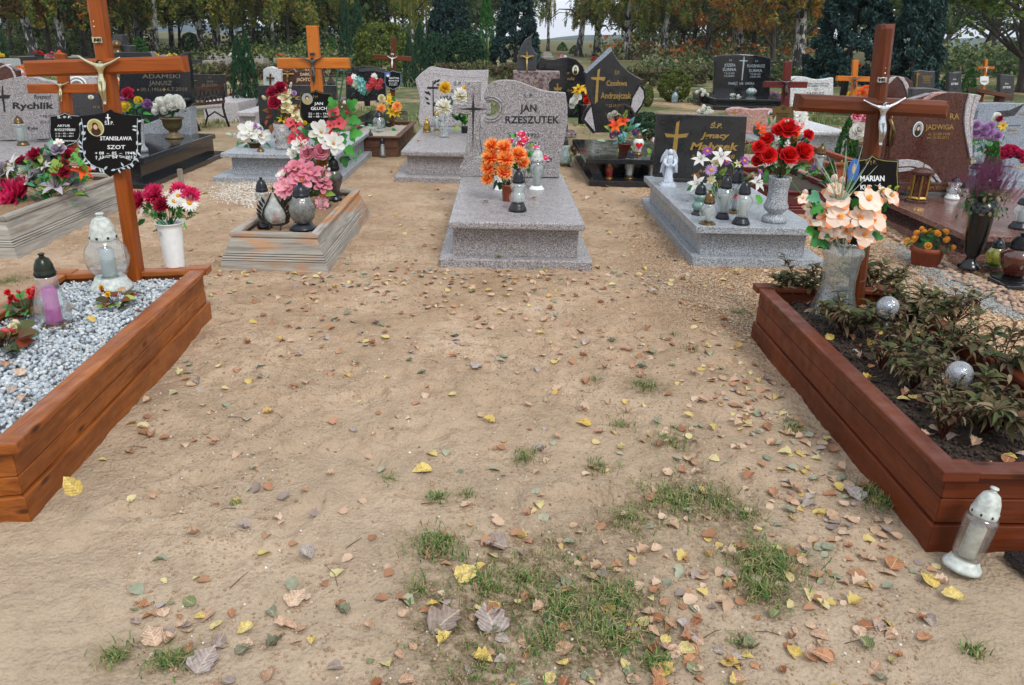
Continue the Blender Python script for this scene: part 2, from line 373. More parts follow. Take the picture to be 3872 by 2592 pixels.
TF = [(1475, 885, 42, 170, .05), (1360, 865, 18, 26, .035), (1585, 805, 34, 40, .06), (1540, 770, 24, 30, .05), (1000, 1135, 24, 90, .045), (1065, 1130, 20, 40, .05), (1200, 1045, 38, 110, .05), (1365, 1070, 32, 80, .05), (1420, 965, 46, 80, .04), (1535, 1010, 60, 150, .04), (1545, 1140, 105, 620, .05), (1440, 1185, 60, 200, .045), (1640, 1150, 60, 200, .045), (1000, 1250, 60, 380, .055), (1750, 1285, 85, 700, .07), (1740, 1345, 60, 260, .06), (1120, 1340, 90, 380, .04), (960, 1350, 40, 90, .05), (1290, 1385, 95, 560, .055), (1410, 1370, 95, 520, .055), (1200, 1320, 70, 240, .045), (1400, 1450, 80, 420, .05), (1250, 1460, 120, 380, .035), (1500, 1510, 35, 150, .05), (390, 1510, 50, 200, .05), (265, 1500, 50, 140, .05), (535, 1150, 20, 40, .03), (1690, 718, 40, 130, .04), (20, 640, 40, 160, .04), (1290, 1270, 110, 170, .03), (1100, 1520, 150, 260, .035), (1000, 1430, 80, 90, .03), (2020, 1145, 45, 260, .06), (1990, 1120, 30, 100, .05), (1705, 1180, 50, 120, .05), (1810, 990, 20, 50, .09), (1700, 1460, 30, 50, .04), (890, 1095, 30, 60, .02), (2230, 1490, 30, 70, .05), (300, 930, 10, 8, .03), (120, 620, 30, 40, .03)]
def make_ground():
    mask = None
    xs = np.concatenate([-np.geomspace(1500, 3.75, 46)[:-1], np.arange(-3.7, 3.9, .022), np.geomspace(3.95, 1500, 46)])
    ys = np.concatenate([-np.geomspace(300, .7, 12)[:-1]-0, np.arange(-.6, 1.2, .2), np.arange(1.2, 7.6, .022), np.geomspace(7.65, 22, 90), np.geomspace(22.5, 2500, 40)])
    X, Y = np.meshgrid(xs, ys); Z = ground_z(X, Y); nx, ny = len(xs), len(ys)
    V = np.stack([X.ravel(), Y.ravel(), Z.ravel()], 1); i = np.arange(nx-1)[None, :]+np.arange(ny-1)[:, None]*nx
    F = np.stack([i, i+1, i+1+nx, i+nx], -1).reshape(-1, 4)
    mask = np.zeros(X.size); gx_, gy_ = X.ravel(), Y.ravel()
    for tx, ty, tr, tn, th in TF:
        q = gp(tx*1.6532, ty*1.6532); R = tr*1.6532/sc_at(q.y, 0)*1.25; k = (abs(gx_-q.x) < 3*R) & (abs(gy_-q.y) < 3*R); mask[k] += min(1, tn/160)*np.exp(-((gx_[k]-q.x)**2+(gy_[k]-q.y)**2)/R**2)
    mask = np.clip(mask, 0, 1)
    g = N('sandy_cemetery_soil'); v = g.tc(); sp = g.n('ShaderNodeSeparateXYZ'); g.l(g._tc.outputs['Object'], sp.inputs[0])
    n1 = g.noise(v, 1.7, 5, .6); n2 = g.noise(v, 14, 6, .65); n3 = g.noise(v, 130, 3, .7)
    c = g.ramp(n1, [(.3, rgb('#9c8368')), (.5, rgb('#ae957b')), (.72, rgb('#bfa990'))])
    c = g.mix(g.ramp(n2, [(.36, (.5,)*3), (.5, (0, 0, 0))]), c, rgb('#84664a'))
    c = g.mix(g.ramp(n3, [(.30, (.7,)*3), (.5, (0, 0, 0))]), c, rgb('#745a43'))
    c = g.mix(g.ramp(n3, [(.62, (0, 0, 0)), (.75, (.7,)*3)]), c, rgb('#c9b49c'))
    cb = g.noise(v, 42, 2, .5); c = g.mix(g.ramp(cb, [(.24, (.75,)*3), (.33, (0, 0, 0))]), c, rgb('#6a4f38'))
    # greyer dusty soil close by, pea gravel to the right, thin turf beyond the rows
    gy = g.ramp(g.math('ADD', g.math('MULTIPLY', sp.outputs[1], .16), g.math('MULTIPLY', n1, .5)), [(.5, (.85,)*3), (.95, (0, 0, 0))])
    c = g.mix(gy, c, g.mix(.6, c, rgb('#aa9d89')))
    gx = g.math('SUBTRACT', g.math('MULTIPLY', sp.outputs[0], 1.0), g.math('MULTIPLY', g.noise(v, 2.3, 4), 1.1))
    gxm = g.ramp(gx, [(.52, (0, 0, 0)), (.9, (1, 1, 1))]); ym = g.ramp(g.math('MULTIPLY', sp.outputs[1], .1), [(.33, (0, 0, 0)), (.42, (1, 1, 1))])
    pe = g.voro(v, 85); ps = g.n('ShaderNodeSeparateColor'); g.l(pe, ps.inputs[0])
    pc = g.ramp(ps.outputs[0], [(.1, rgb('#6e5237')), (.4, rgb('#9c7a58')), (.7, rgb('#b99a78')), (.95, rgb('#cdbba3'))])
    c = g.mix(g.math('MULTIPLY', gxm, ym), c, pc)
    turf = g.ramp(g.noise(v, .35, 5, .6), [(.36, (0, 0, 0)), (.5, (1, 1, 1))]); ty = g.ramp(g.math('MULTIPLY', sp.outputs[1], .02), [(.19, (0, 0, 0)), (.34, (1, 1, 1))])
    tc_ = g.ramp(g.noise(v, 6, 5), [(.3, rgb('#39422a')), (.55, rgb('#59603c')), (.75, rgb('#7f7a55'))])
    c = g.mix(g.math('MULTIPLY', turf, ty), c, tc_)
    fy = g.ramp(g.math('MULTIPLY', sp.outputs[1], .01), [(.42, (0, 0, 0)), (.8, (1, 1, 1))]); c = g.mix(fy, c, g.ramp(g.noise(v, .2, 5), [(.3, rgb('#4b4f34')), (.7, rgb('#6f6a4a'))]))
    lw = g.noise(v, .8, 6, .7); c = g.mix(g.ramp(lw, [(.58, (0, 0, 0)), (.66, (.55,)*3)]), c, g.mix(.5, c, rgb('#5f4a35')))
    at = g.n('ShaderNodeAttribute'); at.attribute_name = 'humus'
    hm = g.math('MULTIPLY', at.outputs['Fac'], g.ramp(g.noise(v, 24, 5, .7), [(.35, (0, 0, 0)), (.6, (1, 1, 1))])); c = g.mix(hm, c, g.ramp(n3, [(.35, rgb('#4f4230')), (.65, rgb('#7d6c52'))]))
    g.col(c); g.p(.95, 0, .15)
    n4 = g.noise(v, 38, 4, .65); h = g.math('ADD', g.math('MULTIPLY', n3, .35), n2); h = g.math('ADD', h, g.math('MULTIPLY', g.voro(v, 60, 'Distance'), .4)); h = g.math('ADD', h, g.math('MULTIPLY', n4, .9)); h = g.math('MULTIPLY', h, g.ramp(g.noise(v, 2.6, 5, .65), [(.38, (.18,)*3), (.6, (1, 1, 1))])); g.bump(h, .75, .024)
    me = npmesh('ground', V, F, g.m, smooth=True); at_ = me.attributes.new('humus', 'FLOAT', 'POINT'); at_.data.foreach_set('value', mask.astype(np.float32)); o = put('ground', me); o['kind'] = 'structure'; return o
make_ground()

# ------------------------------------------------------------------ petals and leaves
def petal(mb, M, L, W, b0, b1, cup=.2, nl=4, tip=None, mi=0, mi2=None, lobes=0):
    """a curved petal or leaf growing along local +Y; b0 start pitch, b1 added bend"""
    V = []; y = z = 0; a = b0; st = L/nl
    for i in range(nl+1):
        t = i/nl
        wv = (math.sin(math.pi*min(1, t*.92+.10))**.75 if tip is None else tip(t))*W*.5
        V += [M @ Vector((-wv, y-(.12*st if lobes and i % 2 else 0), z+cup*wv)), M @ Vector((0, y, z)), M @ Vector((wv, y-(.12*st if lobes and i % 2 else 0), z+cup*wv))]
        a += b1/nl; y += math.cos(a)*st; z += math.sin(a)*st
    F = []; n = len(mb.v)
    for i in range(nl):
        q = i*3; mm = mi if (mi2 is None or i < nl-1) else mi2
        for f in ((q, q+1, q+4, q+3), (q+1, q+2, q+5, q+4)): mb.f.append(tuple(x+n for x in f)); mb.mi.append(mm)
    mb.v += [tuple(p) for p in V]
pt_point = lambda t: max(.02, math.sin(math.pi*(t**.8))) if t < .98 else .02
pt_round = lambda t: max(.12, math.sin(math.pi*min(.93, .12+t*.85)))
pt_wide = lambda t: .25+.75*math.sin(math.pi*min(.8, t*.85)) if t < .97 else .42
pt_strap = lambda t: .35+.65*math.sin(math.pi*min(.95, .25+t*.7)) if t < .97 else .05
pt_lobe = lambda t: [.25, .9, .62, 1.0, .5, .55, .05][min(6, int(round(t*6)))]
_FL = {}
def rotz(a): return Matrix.Rotation(a, 4, 'Z')
def rotx(a): return Matrix.Rotation(a, 4, 'X')
def bloom_mesh(kind, *mats):
    """unit-radius flower opening towards +Z"""
    key = (kind,)+tuple(m.name for m in mats)
    if key in _FL: return _FL[key]
    rs = random.Random(hash(kind) % 1000+len(_FL)) if False else random.Random(len(_FL)+5)
    mb = MB()
    if kind == 'mum':
        for ring, (n, el, L) in enumerate([(26, -.25, 1), (26, .05, 1), (24, .35, .98), (20, .65, .9), (16, .95, .78), (11, 1.22, .62), (6, 1.45, .5)]):
            for k in range(n):
                a = 2*math.pi*(k+.5*(ring % 2)+rs.uniform(-.25, .25))/n; l = L*rs.uniform(.86, 1.08)
                petal(mb, rotz(a), l, .20, el+rs.uniform(-.12, .12), rs.uniform(.15, .7)*(1 if ring else -.4), .5, 3, pt_strap, 0 if ring < 4 else 1, 1 if ring < 5 else None)
    elif kind == 'dahlia':
        for ring, (n, el, L) in enumerate([(16, -.05, 1), (16, .25, .97), (14, .55, .86), (12, .85, .7), (9, 1.15, .52), (5, 1.4, .4)]):
            for k in range(n):
                a = 2*math.pi*(k+.5*(ring % 2)+rs.uniform(-.15, .15))/n
                petal(mb, rotz(a), L*rs.uniform(.9, 1.05), .34, el+rs.uniform(-.08, .08), .45, .7, 3, pt_round, 0, 1)
    elif kind == 'pom':       # dense ball of short florets
        for k in range(110):
            z = 1-1.5*(k+.5)/110; a = k*2.39996; M = rotz(a) @ rotx(math.asin(max(-1, min(1, z))))
            petal(mb, M @ Matrix.Translation((0, .6, 0)), .42, .34, rs.uniform(-.2, .2), .9, .5, 2, pt_round, rs.randrange(2))
    elif kind == 'rose':
        for ring, (n, el, r0, L, W, bd) in enumerate([(6, .42, .10, .92, .95, -.45), (5, .82, .10, .86, .92, -.3), (5, 1.08, .12, .80, .78, -.05), (4, 1.25, .12, .76, .66, .25), (4, 1.35, .09, .72, .52, .5), (3, 1.45, .05, .70, .40, .6)]):
            for k in range(n):
                a = 2*math.pi*(k+.5*(ring % 2)+rs.uniform(-.12, .12))/n
                petal(mb, rotz(a) @ Matrix.Translation((0, r0, -.15)), L*rs.uniform(.92, 1.05), W*1.1, el, bd, .5, 5, pt_wide, 0)
    elif kind == 'lily':
        for k in range(6):
            petal(mb, rotz(2*math.pi*k/6+rs.uniform(-.1, .1)), 1.12*rs.uniform(.93, 1.05), .46 if k % 2 else .36, .95, -1.25+rs.uniform(-.2, .2), .3, 6, pt_point, 0)
        for k in range(6):
            a = 2*math.pi*k/6+.3; mb.tube([(0, 0, .1), (math.cos(a)*.12, math.sin(a)*.12, .35), (math.cos(a)*.22, math.sin(a)*.22, .62)], [.012, .012, .03], 4, 1)
    elif kind == 'magnolia':
        for ring in range(2):
            for k in range(6 if not ring else 4):
                petal(mb, rotz(2*math.pi*(k+.5*ring)/(6 if not ring else 4)+rs.uniform(-.15, .15)), (1.08-.3*ring)*rs.uniform(.93, 1.05), .66-.12*ring, .35+.5*ring, -.1+rs.uniform(-.3, .3), .55, 5, pt_wide, 0)
        mb.lathe([(.11, .05), (.13, .2), (.06, .34), (0, .36)], n=7, mi=1)
    elif kind == 'daisy':
        for k in range(19):
            petal(mb, rotz(2*math.pi*(k+rs.uniform(-.2, .2))/19), rs.uniform(.9, 1.02), .27, rs.uniform(0, .2), -.15, .2, 3, pt_strap, 0)
        mb.lathe([(.27, .02), (.24, .12), (.14, .18), (0, .2)], n=10, mi=1)
    elif kind == 'orchid':
        for k, (a, W, L) in enumerate([(90, .74, .95), (-90+180, .0, .0), (18, 1.0, .92), (162, 1.0, .92), (-60, .6, .9), (-120, .6, .9)]):
            if W: petal(mb, rotz(R_(a-90)), L, W, .12+rs.uniform(-.1, .15), rs.uniform(-.3, .25), .25, 5, pt_round, 0, 1)
        for a in (-30, 30): petal(mb, rotz(R_(180+a)), .34, .26, .9, -.6, .5, 3, pt_round, 2)
        mb.lathe([(.07, .02), (.1, .12), (.04, .24), (0, .26)], n=7, mi=2)
    elif kind == 'carnation':
        for ring, (n, el, L) in enumerate([(11, .15, 1), (10, .5, .92), (9, .85, .8), (7, 1.15, .66)]):
            for k in range(n): petal(mb, rotz(2*math.pi*(k+.5*(ring % 2)+rs.uniform(-.2, .2))/n), L*rs.uniform(.9, 1.08), .5, el+rs.uniform(-.15, .15), rs.uniform(-.3, .6), rs.uniform(-.5, .9), 3, pt_wide, 0, 1)
    elif kind == 'bud':
        mb.lathe([(.0, -.9), (.34, -.6), (.5, -.1), (.42, .4), (.2, .8), (.0, .95)], n=8, mi=0)
        for k in range(4): petal(mb, rotz(k*1.57) @ Matrix.Translation((0, .1, -.9)), 1.0, .5, .75, .8, .4, 3, pt_point, 1)
    elif kind == 'sprig':      # small flowers up a stalk
        for k in range(16):
            z = -1+2*k/15; a = k*2.4; r = .34*(1-.35*z)
            M = Matrix.Translation((math.cos(a)*r, math.sin(a)*r, z)) @ rotz(a-1.57) 
            for j in range(4): petal(mb, M @ rotz(j*1.57), .3, .2, .2, .3, .3, 2, pt_round, 0)
        mb.tube([(0, 0, -1.2), (0, 0, 1)], .03, 4, 1)
    me_o = mb
    me = bpy.data.meshes.new('flower'); me.from_pydata(mb.v, [], mb.f)
    for m in mats: me.materials.append(m)
    nm = len(mats)
    me.polygons.foreach_set('material_index', [min(i, nm-1) for i in mb.mi]); me.polygons.foreach_set('use_smooth', [True]*len(me.polygons)); me.update()
    _FL[key] = me; return me
def leaf_mesh(kind, mat):
    key = ('leaf', kind, mat.name)
    if key in _FL: return _FL[key]
    mb = MB(); I = Matrix.Identity(4)
    if kind == 'ovate': petal(mb, I, 1, .5, .5, -1.0, .3, 6, lambda t: max(.03, math.sin(math.pi*t**.75)), 0)
    elif kind == 'ivy':
        petal(mb, I, 1, .85, .3, -.6, .25, 6, pt_lobe, 0)
        for a in (-1, 1): petal(mb, Matrix.Translation((0, .1, 0)) @ rotz(a*1.05), .62, .45, .2, -.5, .2, 3, pt_point, 0)
    elif kind == 'strap': petal(mb, I, 1, .016, .15, -.55, .4, 7, pt_strap, 0)
    elif kind == 'long': petal(mb, I, 1, .26, .6, -1.3, .5, 6, pt_point, 0)
    elif kind == 'fern':
        for k in range(9):
            y = .1+k*.1
            for a in (-1, 1): petal(mb, Matrix.Translation((0, y, math.sin(y*2)*.12)) @ rotz(a*1.0), .38*(1-.08*k), .11, .1, -.3, .2, 2, pt_point, 0)
        mb.tube([(0, 0, 0), (0, .5, .11), (0, 1, .1)], .012, 3)
    me = bpy.data.meshes.new('leaf'); me.from_pydata(mb.v, [], mb.f); me.materials.append(mat)
    me.polygons.foreach_set('use_smooth', [True]*len(me.polygons)); me.update(); _FL[key] = me; return me

P = {}   # petal and leaf colours
def PC(name, *cols, **k):
    P[name] = foliage(name, cols, **k)
PC('petal_crimson', '#7d0f26', '#a5163a', '#b8294a'); PC('petal_magenta', '#b8164a', '#dc2663', '#e85088'); PC('petal_pink', '#e08aa0', '#eda6b4', '#f2bcc6')
PC('petal_red', '#a50d10', '#cf1618', '#dc241e', rough=.5, trans=.12); PC('petal_orange', '#ee4416', '#f9602a', '#fb7a38'); PC('petal_amber', '#f59a40', '#fbb860', '#f8cc7c')
PC('petal_white', '#e4e5de', '#f2f2ec', '#f8f7f2', trans=.45); PC('petal_yellow', '#d8a213', '#e8bd1d', '#efd04a'); PC('petal_lemon', '#dfd23a', '#ece04d')
PC('petal_cream', '#dcd3ae', '#e6dfc2', '#e0d79a'); PC('petal_peach', '#ee8048', '#f59a62', '#f3b080'); PC('petal_shell', '#f0d3bb', '#f6e2d0', '#f9ecdf')
PC('petal_purple', '#7a3186', '#94479f', '#a965b3'); PC('petal_lilac', '#a47aad', '#b993c0', '#c9add0'); PC('petal_mauve', '#9d8fa3', '#b8aebb', '#cbc3cb')
PC('petal_coral', '#c4303c', '#d34d54', '#dc6c6e'); PC('petal_teal', '#4a8f8c', '#6fb0ab', '#9ac7c1', trans=.1); PC('petal_dusty_rose', '#cc7488', '#de90a2', '#e6a8b4')
PC('petal_heather', '#5f2347', '#82386a', '#9c5c88', trans=.1); PC('leaf_green', '#1c4a22', '#2c6a30', '#3f8040', trans=.2); PC('leaf_bright', '#2f7a34', '#48983f', '#6bb455', trans=.25)
PC('leaf_dark', '#0f2a16', '#183a1e', '#22492a', trans=.1); PC('leaf_lime', '#6d8c33', '#8aa848', '#a3bb62', trans=.25); PC('leaf_autumn', '#5a3a18', '#7b4a1e', '#8a3a1c', '#5c6a2c', trans=.2)
PC('leaf_wither', '#3c3020', '#54482e', '#6f6044', '#8c7c60', trans=.12); PC('leaf_balsam', '#2b3a1c', '#3f4c26', '#55552e', '#5c3a26', trans=.15); PC('leaf_mint', '#4a8a68', '#6aa585', trans=.15)
PC('stem_red', '#3c1a14', '#54241a', trans=0); PC('leaf_sage', '#7f9f88', '#98b39b', trans=.1); PC('needle_green', '#1a3a17', '#28501f', '#355f28', trans=.1)
PC('leaf_straw', '#b9b39a', '#d0cbb6', trans=.1)
YC = plain('flower_centre', rgb('#c98f10'), .7); ANTH = plain('stamen_brown', rgb('#6b3a18'), .7); BERRY = plain('green_berry', rgb('#8fa01e'), .35)
BK = {'mum_orange': ('mum', 'petal_orange', 'petal_amber'), 'mum_magenta': ('dahlia', 'petal_magenta', 'petal_magenta'), 'mum_crimson': ('dahlia', 'petal_crimson', 'petal_crimson'),
      'dahlia_yellow': ('mum', 'petal_yellow', 'petal_yellow'), 'dahlia_white': ('mum', 'petal_cream', 'petal_white'), 'pom_white': ('pom', 'petal_white', 'petal_white'), 'pom_yellow': ('pom', 'petal_lemon', 'petal_yellow'),
      'pom_orange': ('pom', 'petal_orange', 'petal_amber'), 'pom_purple': ('pom', 'petal_purple', 'petal_lilac'), 'pom_marigold': ('pom', 'petal_yellow', 'petal_amber'), 'pom_pink': ('pom', 'petal_magenta', 'petal_pink'),
      'pom_red': ('pom', 'petal_red', 'petal_red'), 'pom_crimson': ('pom', 'petal_crimson', 'petal_magenta'),
      'rose_red': ('rose', 'petal_red'), 'rose_crimson': ('rose', 'petal_crimson'), 'rose_pink': ('rose', 'petal_dusty_rose'), 'rose_mauve': ('rose', 'petal_mauve'), 'rose_lilac': ('rose', 'petal_lilac'), 'rose_white': ('rose', 'petal_white'), 'rose_cream': ('rose', 'petal_cream'),
      'rose_yellow': ('rose', 'petal_lemon'),
      'lily_white': ('lily', 'petal_white', ANTH), 'lily_orange': ('lily', 'petal_orange', ANTH), 'lily_mauve': ('lily', 'petal_mauve', ANTH), 'lily_cream': ('lily', 'petal_cream', ANTH), 'lily_yellow': ('lily', 'petal_yellow', ANTH),
      'magnolia_white': ('magnolia', 'petal_white', YC), 'magnolia_pink': ('magnolia', 'petal_dusty_rose', YC), 'magnolia_pale': ('magnolia', 'petal_pink', YC), 'magnolia_cream': ('magnolia', 'petal_cream', YC),
      'daisy_white': ('daisy', 'petal_white', YC), 'daisy_purple': ('daisy', 'petal_purple', YC), 'daisy_lilac': ('daisy', 'petal_lilac', YC),
      'orchid_peach': ('orchid', 'petal_shell', 'petal_peach', 'petal_amber'), 'orchid_coral': ('orchid', 'petal_coral', 'petal_coral', 'petal_crimson'), 'orchid_fuchsia': ('orchid', 'petal_magenta', 'petal_white', 'petal_yellow'),
      'orchid_cream': ('orchid', 'petal_cream', 'petal_lemon', 'petal_amber'), 'carnation_red': ('carnation', 'petal_crimson', 'petal_crimson'), 'carnation_white': ('carnation', 'petal_white', 'petal_pink'), 'carnation_pink': ('carnation', 'petal_magenta', 'petal_pink'), 'carnation_peach': ('carnation', 'petal_peach', 'petal_amber'),
      'bud_white': ('bud', 'petal_white', 'leaf_green'), 'bud_cream': ('bud', 'petal_cream', 'leaf_green'), 'bud_red': ('bud', 'petal_red', 'leaf_green'), 'bud_peach': ('bud', 'petal_shell', 'petal_peach'), 'berry': ('bud', BERRY, BERRY), 'bud_coral': ('bud', 'petal_coral', 'leaf_green'),
      'sprig_coral': ('sprig', 'petal_coral', 'leaf_green'), 'sprig_white': ('sprig', 'petal_white', 'leaf_green'), 'sprig_purple': ('sprig', 'petal_purple', 'leaf_green'), 'sprig_red': ('sprig', 'petal_orange', 'leaf_green'), 'sprig_teal': ('sprig', 'petal_teal', 'petal_teal'), 'sprig_straw': ('sprig', 'leaf_straw', 'leaf_straw'), 'pom_straw': ('pom', 'leaf_straw', 'petal_white')}
def bm(k):
    a = BK[k]; return bloom_mesh(a[0], *[P[x] if isinstance(x, str) else x for x in a[1:]])
def bouquet(label, cat, root, Y, blooms, leaves=(), fill=None, group=None, name='bouquet', stems=True, seed=1):
    """root: where the stalks meet (world). blooms: (kind, px, py, radius px[, nearer by m]); leaves: (kind, mat, px, py, length px, clock angle)"""
    rs = random.Random(seed); root = Vector(root); t = thing(name, label, cat, root, group); pts = []
    S = lambda Yy: sc_at(Yy, root.z+.1)
    for b in blooms:
        k, x, y, r = b[:4]; Yb = Y-(b[4] if len(b) > 4 else rs.uniform(-.03, .03))
        p = fp(x, y, Yb); rad = 1.28*r/S(Yb); out = (p-root); out.z = abs(out.z)*.6+.02
        d = out.normalized()*.8+Vector((0, -1.0, .35))
        M = TRS(p, face(d, rs.uniform(0, 6)), rad); inst('flower', bm(k), t, M); pts.append((p, rad))
        if stems and (p-root).length > rad*1.2:
            mb = MB(); mid = root.lerp(p, .55)+Vector((0, .01, .015)); mb.tube([root, mid, p-d.normalized()*rad*.2], .0022, 4); mb.build('stem', P['leaf_green'], t, True)
    for l in leaves:
        k, m, x, y, L, ang = l[:6]; Yb = Y+.01+(l[6] if len(l) > 6 else rs.uniform(-.03, .03)); p = fp(x, y, Yb); a = R_(ang)
        d = Vector((math.sin(a), -.35, math.cos(a))).normalized(); up = Vector((rs.uniform(-.3, .3), -1, .5)).normalized(); xx = d.cross(up).normalized(); zz = xx.cross(d)
        M3 = Matrix((xx, d, zz)).transposed().to_4x4(); s = L/S(Yb); inst('leaf', leaf_mesh(k, P[m]), t, Matrix.Translation(p) @ M3 @ Matrix.Scale(s, 4))
    if fill:
        kinds, mats, n, s0, s1 = fill
        for i in range(n):
            p, rad = pts[i % len(pts)]; q = root.lerp(p, rs.uniform(.35, .95))+Vector((rs.gauss(0, 1)*rad*.6, rs.uniform(0, .05), rs.gauss(0, 1)*rad*.4))
            d = (q-root); d = (d.normalized()+Vector((rs.uniform(-.9, .9), rs.uniform(-1, .4), rs.uniform(-.6, .5)))).normalized(); up = Vector((rs.uniform(-.5, .5), -.5, 1)); xx = d.cross(up).normalized(); zz = xx.cross(d)
            inst('leaf', leaf_mesh(rs.choice(kinds), P[rs.choice(mats)]), t, Matrix.Translation(q) @ Matrix((xx, d, zz)).transposed().to_4x4() @ Matrix.Scale(rs.uniform(s0, s1), 4))
    return t

# ------------------------------------------------------------------ lanterns, pots, vases
BODY = {'cyl': [(.62, 0), (.8, .03), (.82, .1), (.86, .5), (.9, .85), (.88, .93), (.66, 1)], 'globe': [(.42, 0), (.6, .05), (.88, .25), (1, .5), (.9, .75), (.66, .93), (.6, 1)],
        'amph': [(.5, 0), (.58, .1), (.86, .42), (1, .68), (.97, .82), (.7, .95), (.62, 1)], 'vase': [(.75, 0), (.95, .14), (1, .3), (.8, .55), (.6, .78), (.6, .95), (.55, 1)],
        'flare': [(.95, 0), (1, .12), (.8, .45), (.62, .8), (.55, 1)], 'taper': [(.62, 0), (.68, .1), (.85, .6), (.95, .92), (.9, 1)], 'waist': [(.7, 0), (.9, .15), (.98, .3), (.7, .5), (.62, .56), (.86, .75), (.9, .88), (.6, 1)],
        'tulip': [(.55, 0), (.62, .06), (.55, .22), (.95, .55), (1, .74), (.72, .92), (.55, 1)], 'disc': [(.4, 0), (.8, .25), (1, .5), (.8, .78), (.45, 1)]}
def lantern(label, x, yb, yt, rpx, body='cyl', gl=GL, lid=DKM, base=DKM, z=0, lidf=.32, basef=.09, basew=1.1, lidw=.72, flute=0, group=None, candle=CND, lean=None, deco=None, dz=0, cat='lantern'):
    """glass grave lantern: glass body, domed vented lid, foot, candle insert"""
    p = gp(x, yb, z); p.y += 0; Y = p.y; top = fp(x, yt, Y).z; H = top-z; s = sc_at(Y, z+H/2); r = rpx/s
    p = Vector((p.x, p.y+r*.6, z-dz)); 
    t = thing('grave_lantern', label, cat, p, group); M = Matrix.Identity(4)
    if lean: M = Matrix.Rotation(lean[0], 4, 'Y') @ Matrix.Rotation(lean[1], 4, 'X')
    hb, hl = H*basef, H*lidf; hg = H-hb-hl; c = p
    def L(name, prof, mat, **k):
        m = MB(); m.lathe([(a*r, b) for a, b in prof], c=c, M=M, **k); return m.build(name, mat, t, True)
    L('base', [(basew, 0), (basew, hb*.25), (basew*.94, hb*.4), (basew*.8, hb*.7), (basew*.72, hb)], base, n=22)
    g = L('glass_body', [(a, hb+b*hg) for a, b in BODY[body]], gl, n=28, flute=flute)
    tr = BODY[body][-1][0]; br = BODY[body][0][0]
    if candle: L('candle', [(br*.72, hb+.004), (min(br, tr)*.78, hb+hg*.1), (min(br, tr)*.78, hb+hg*.72), (min(br, tr)*.5, hb+hg*.78)], candle, n=14)
    z0 = hb+hg; lw = lidw
    ld = L('lid', [(lw, z0-hl*.04), (lw*1.04, z0+hl*.02), (lw*1.04, z0+hl*.16), (lw*.97, z0+hl*.2), (lw*.95, z0+hl*.3), (lw*.86, z0+hl*.5), (lw*.62, z0+hl*.74), (lw*.3, z0+hl*.84)], lid, n=24)
    m = MB(); m.lathe([(lw*r*.30, z0+hl*.84), (lw*r*.24, z0+hl*.86), (lw*r*.24, z0+hl*.93), (lw*r*.34, z0+hl*.95), (lw*r*.3, z0+hl), (0, z0+hl)], c=c, M=M, n=14)
    m.build('chimney', lid, ld, True)
    m = MB()
    for k in range(8):
        a = 2*math.pi*k/8; q = M @ Vector((math.cos(a)*lw*r*1.04, math.sin(a)*lw*r*1.04, z0+hl*.1)); m.box(-r*.05, r*.05, -r*.02, r*.02, -hl*.045, hl*.045, M=Matrix.Translation(c+q) @ M @ Matrix.Rotation(a+math.pi/2, 4, 'Z'))
    m.build('vent_hole', BLK2, ld, kind='stuff')
    if deco: deco(t, c, M, r, hb, hg)
    return t
def deco_heart(mat):
    def f(t, c, M, r, hb, hg):
        m = MB(); pts = []
        for k in range(24):
            a = 2*math.pi*k/24; x = .052*16*math.sin(a)**3; y = .052*(13*math.cos(a)-5*math.cos(2*a)-2*math.cos(3*a)-math.cos(4*a)); pts.append((x*r*.8, y*r*.8))
        V = [M @ Vector((x, -math.sqrt(max(0, (r*1.02)**2-x*x)), hb+hg*.5+z)) for x, z in pts]; m.add([v+c for v in V], [tuple(range(24))]); m.build('heart_ornament', mat, t)
    return f
def pot(label, x, yb, yt, rtop, rbot, mat, z=0, rim=.12, name='flower_pot', cat='pot', group=None, prof=None, n=26, flute=0, fn=8, dy=0):
    p = gp(x, yb, z); s = sc_at(p.y, z); r1, r0 = rtop/s, rbot/s; H = fp(x, yt, p.y).z-z; p = Vector((p.x, p.y+r0*.7+dy, z)); t = thing(name, label, cat, p, group)
    prof = prof or [(r0/r1*.96, 0), (r0/r1, .02), (.93, 1-rim), (1, 1-rim+.01), (1, .99), (.93, 1), (.86, .93), (.8, .88), (0, .86)]
    m = MB(); m.lathe([(a*r1, b*H) for a, b in prof], c=p, n=n, flute=flute, fn=fn); m.build('pot_body' if cat == 'pot' else 'vase_body', mat, t, True); return t, p, H, r1

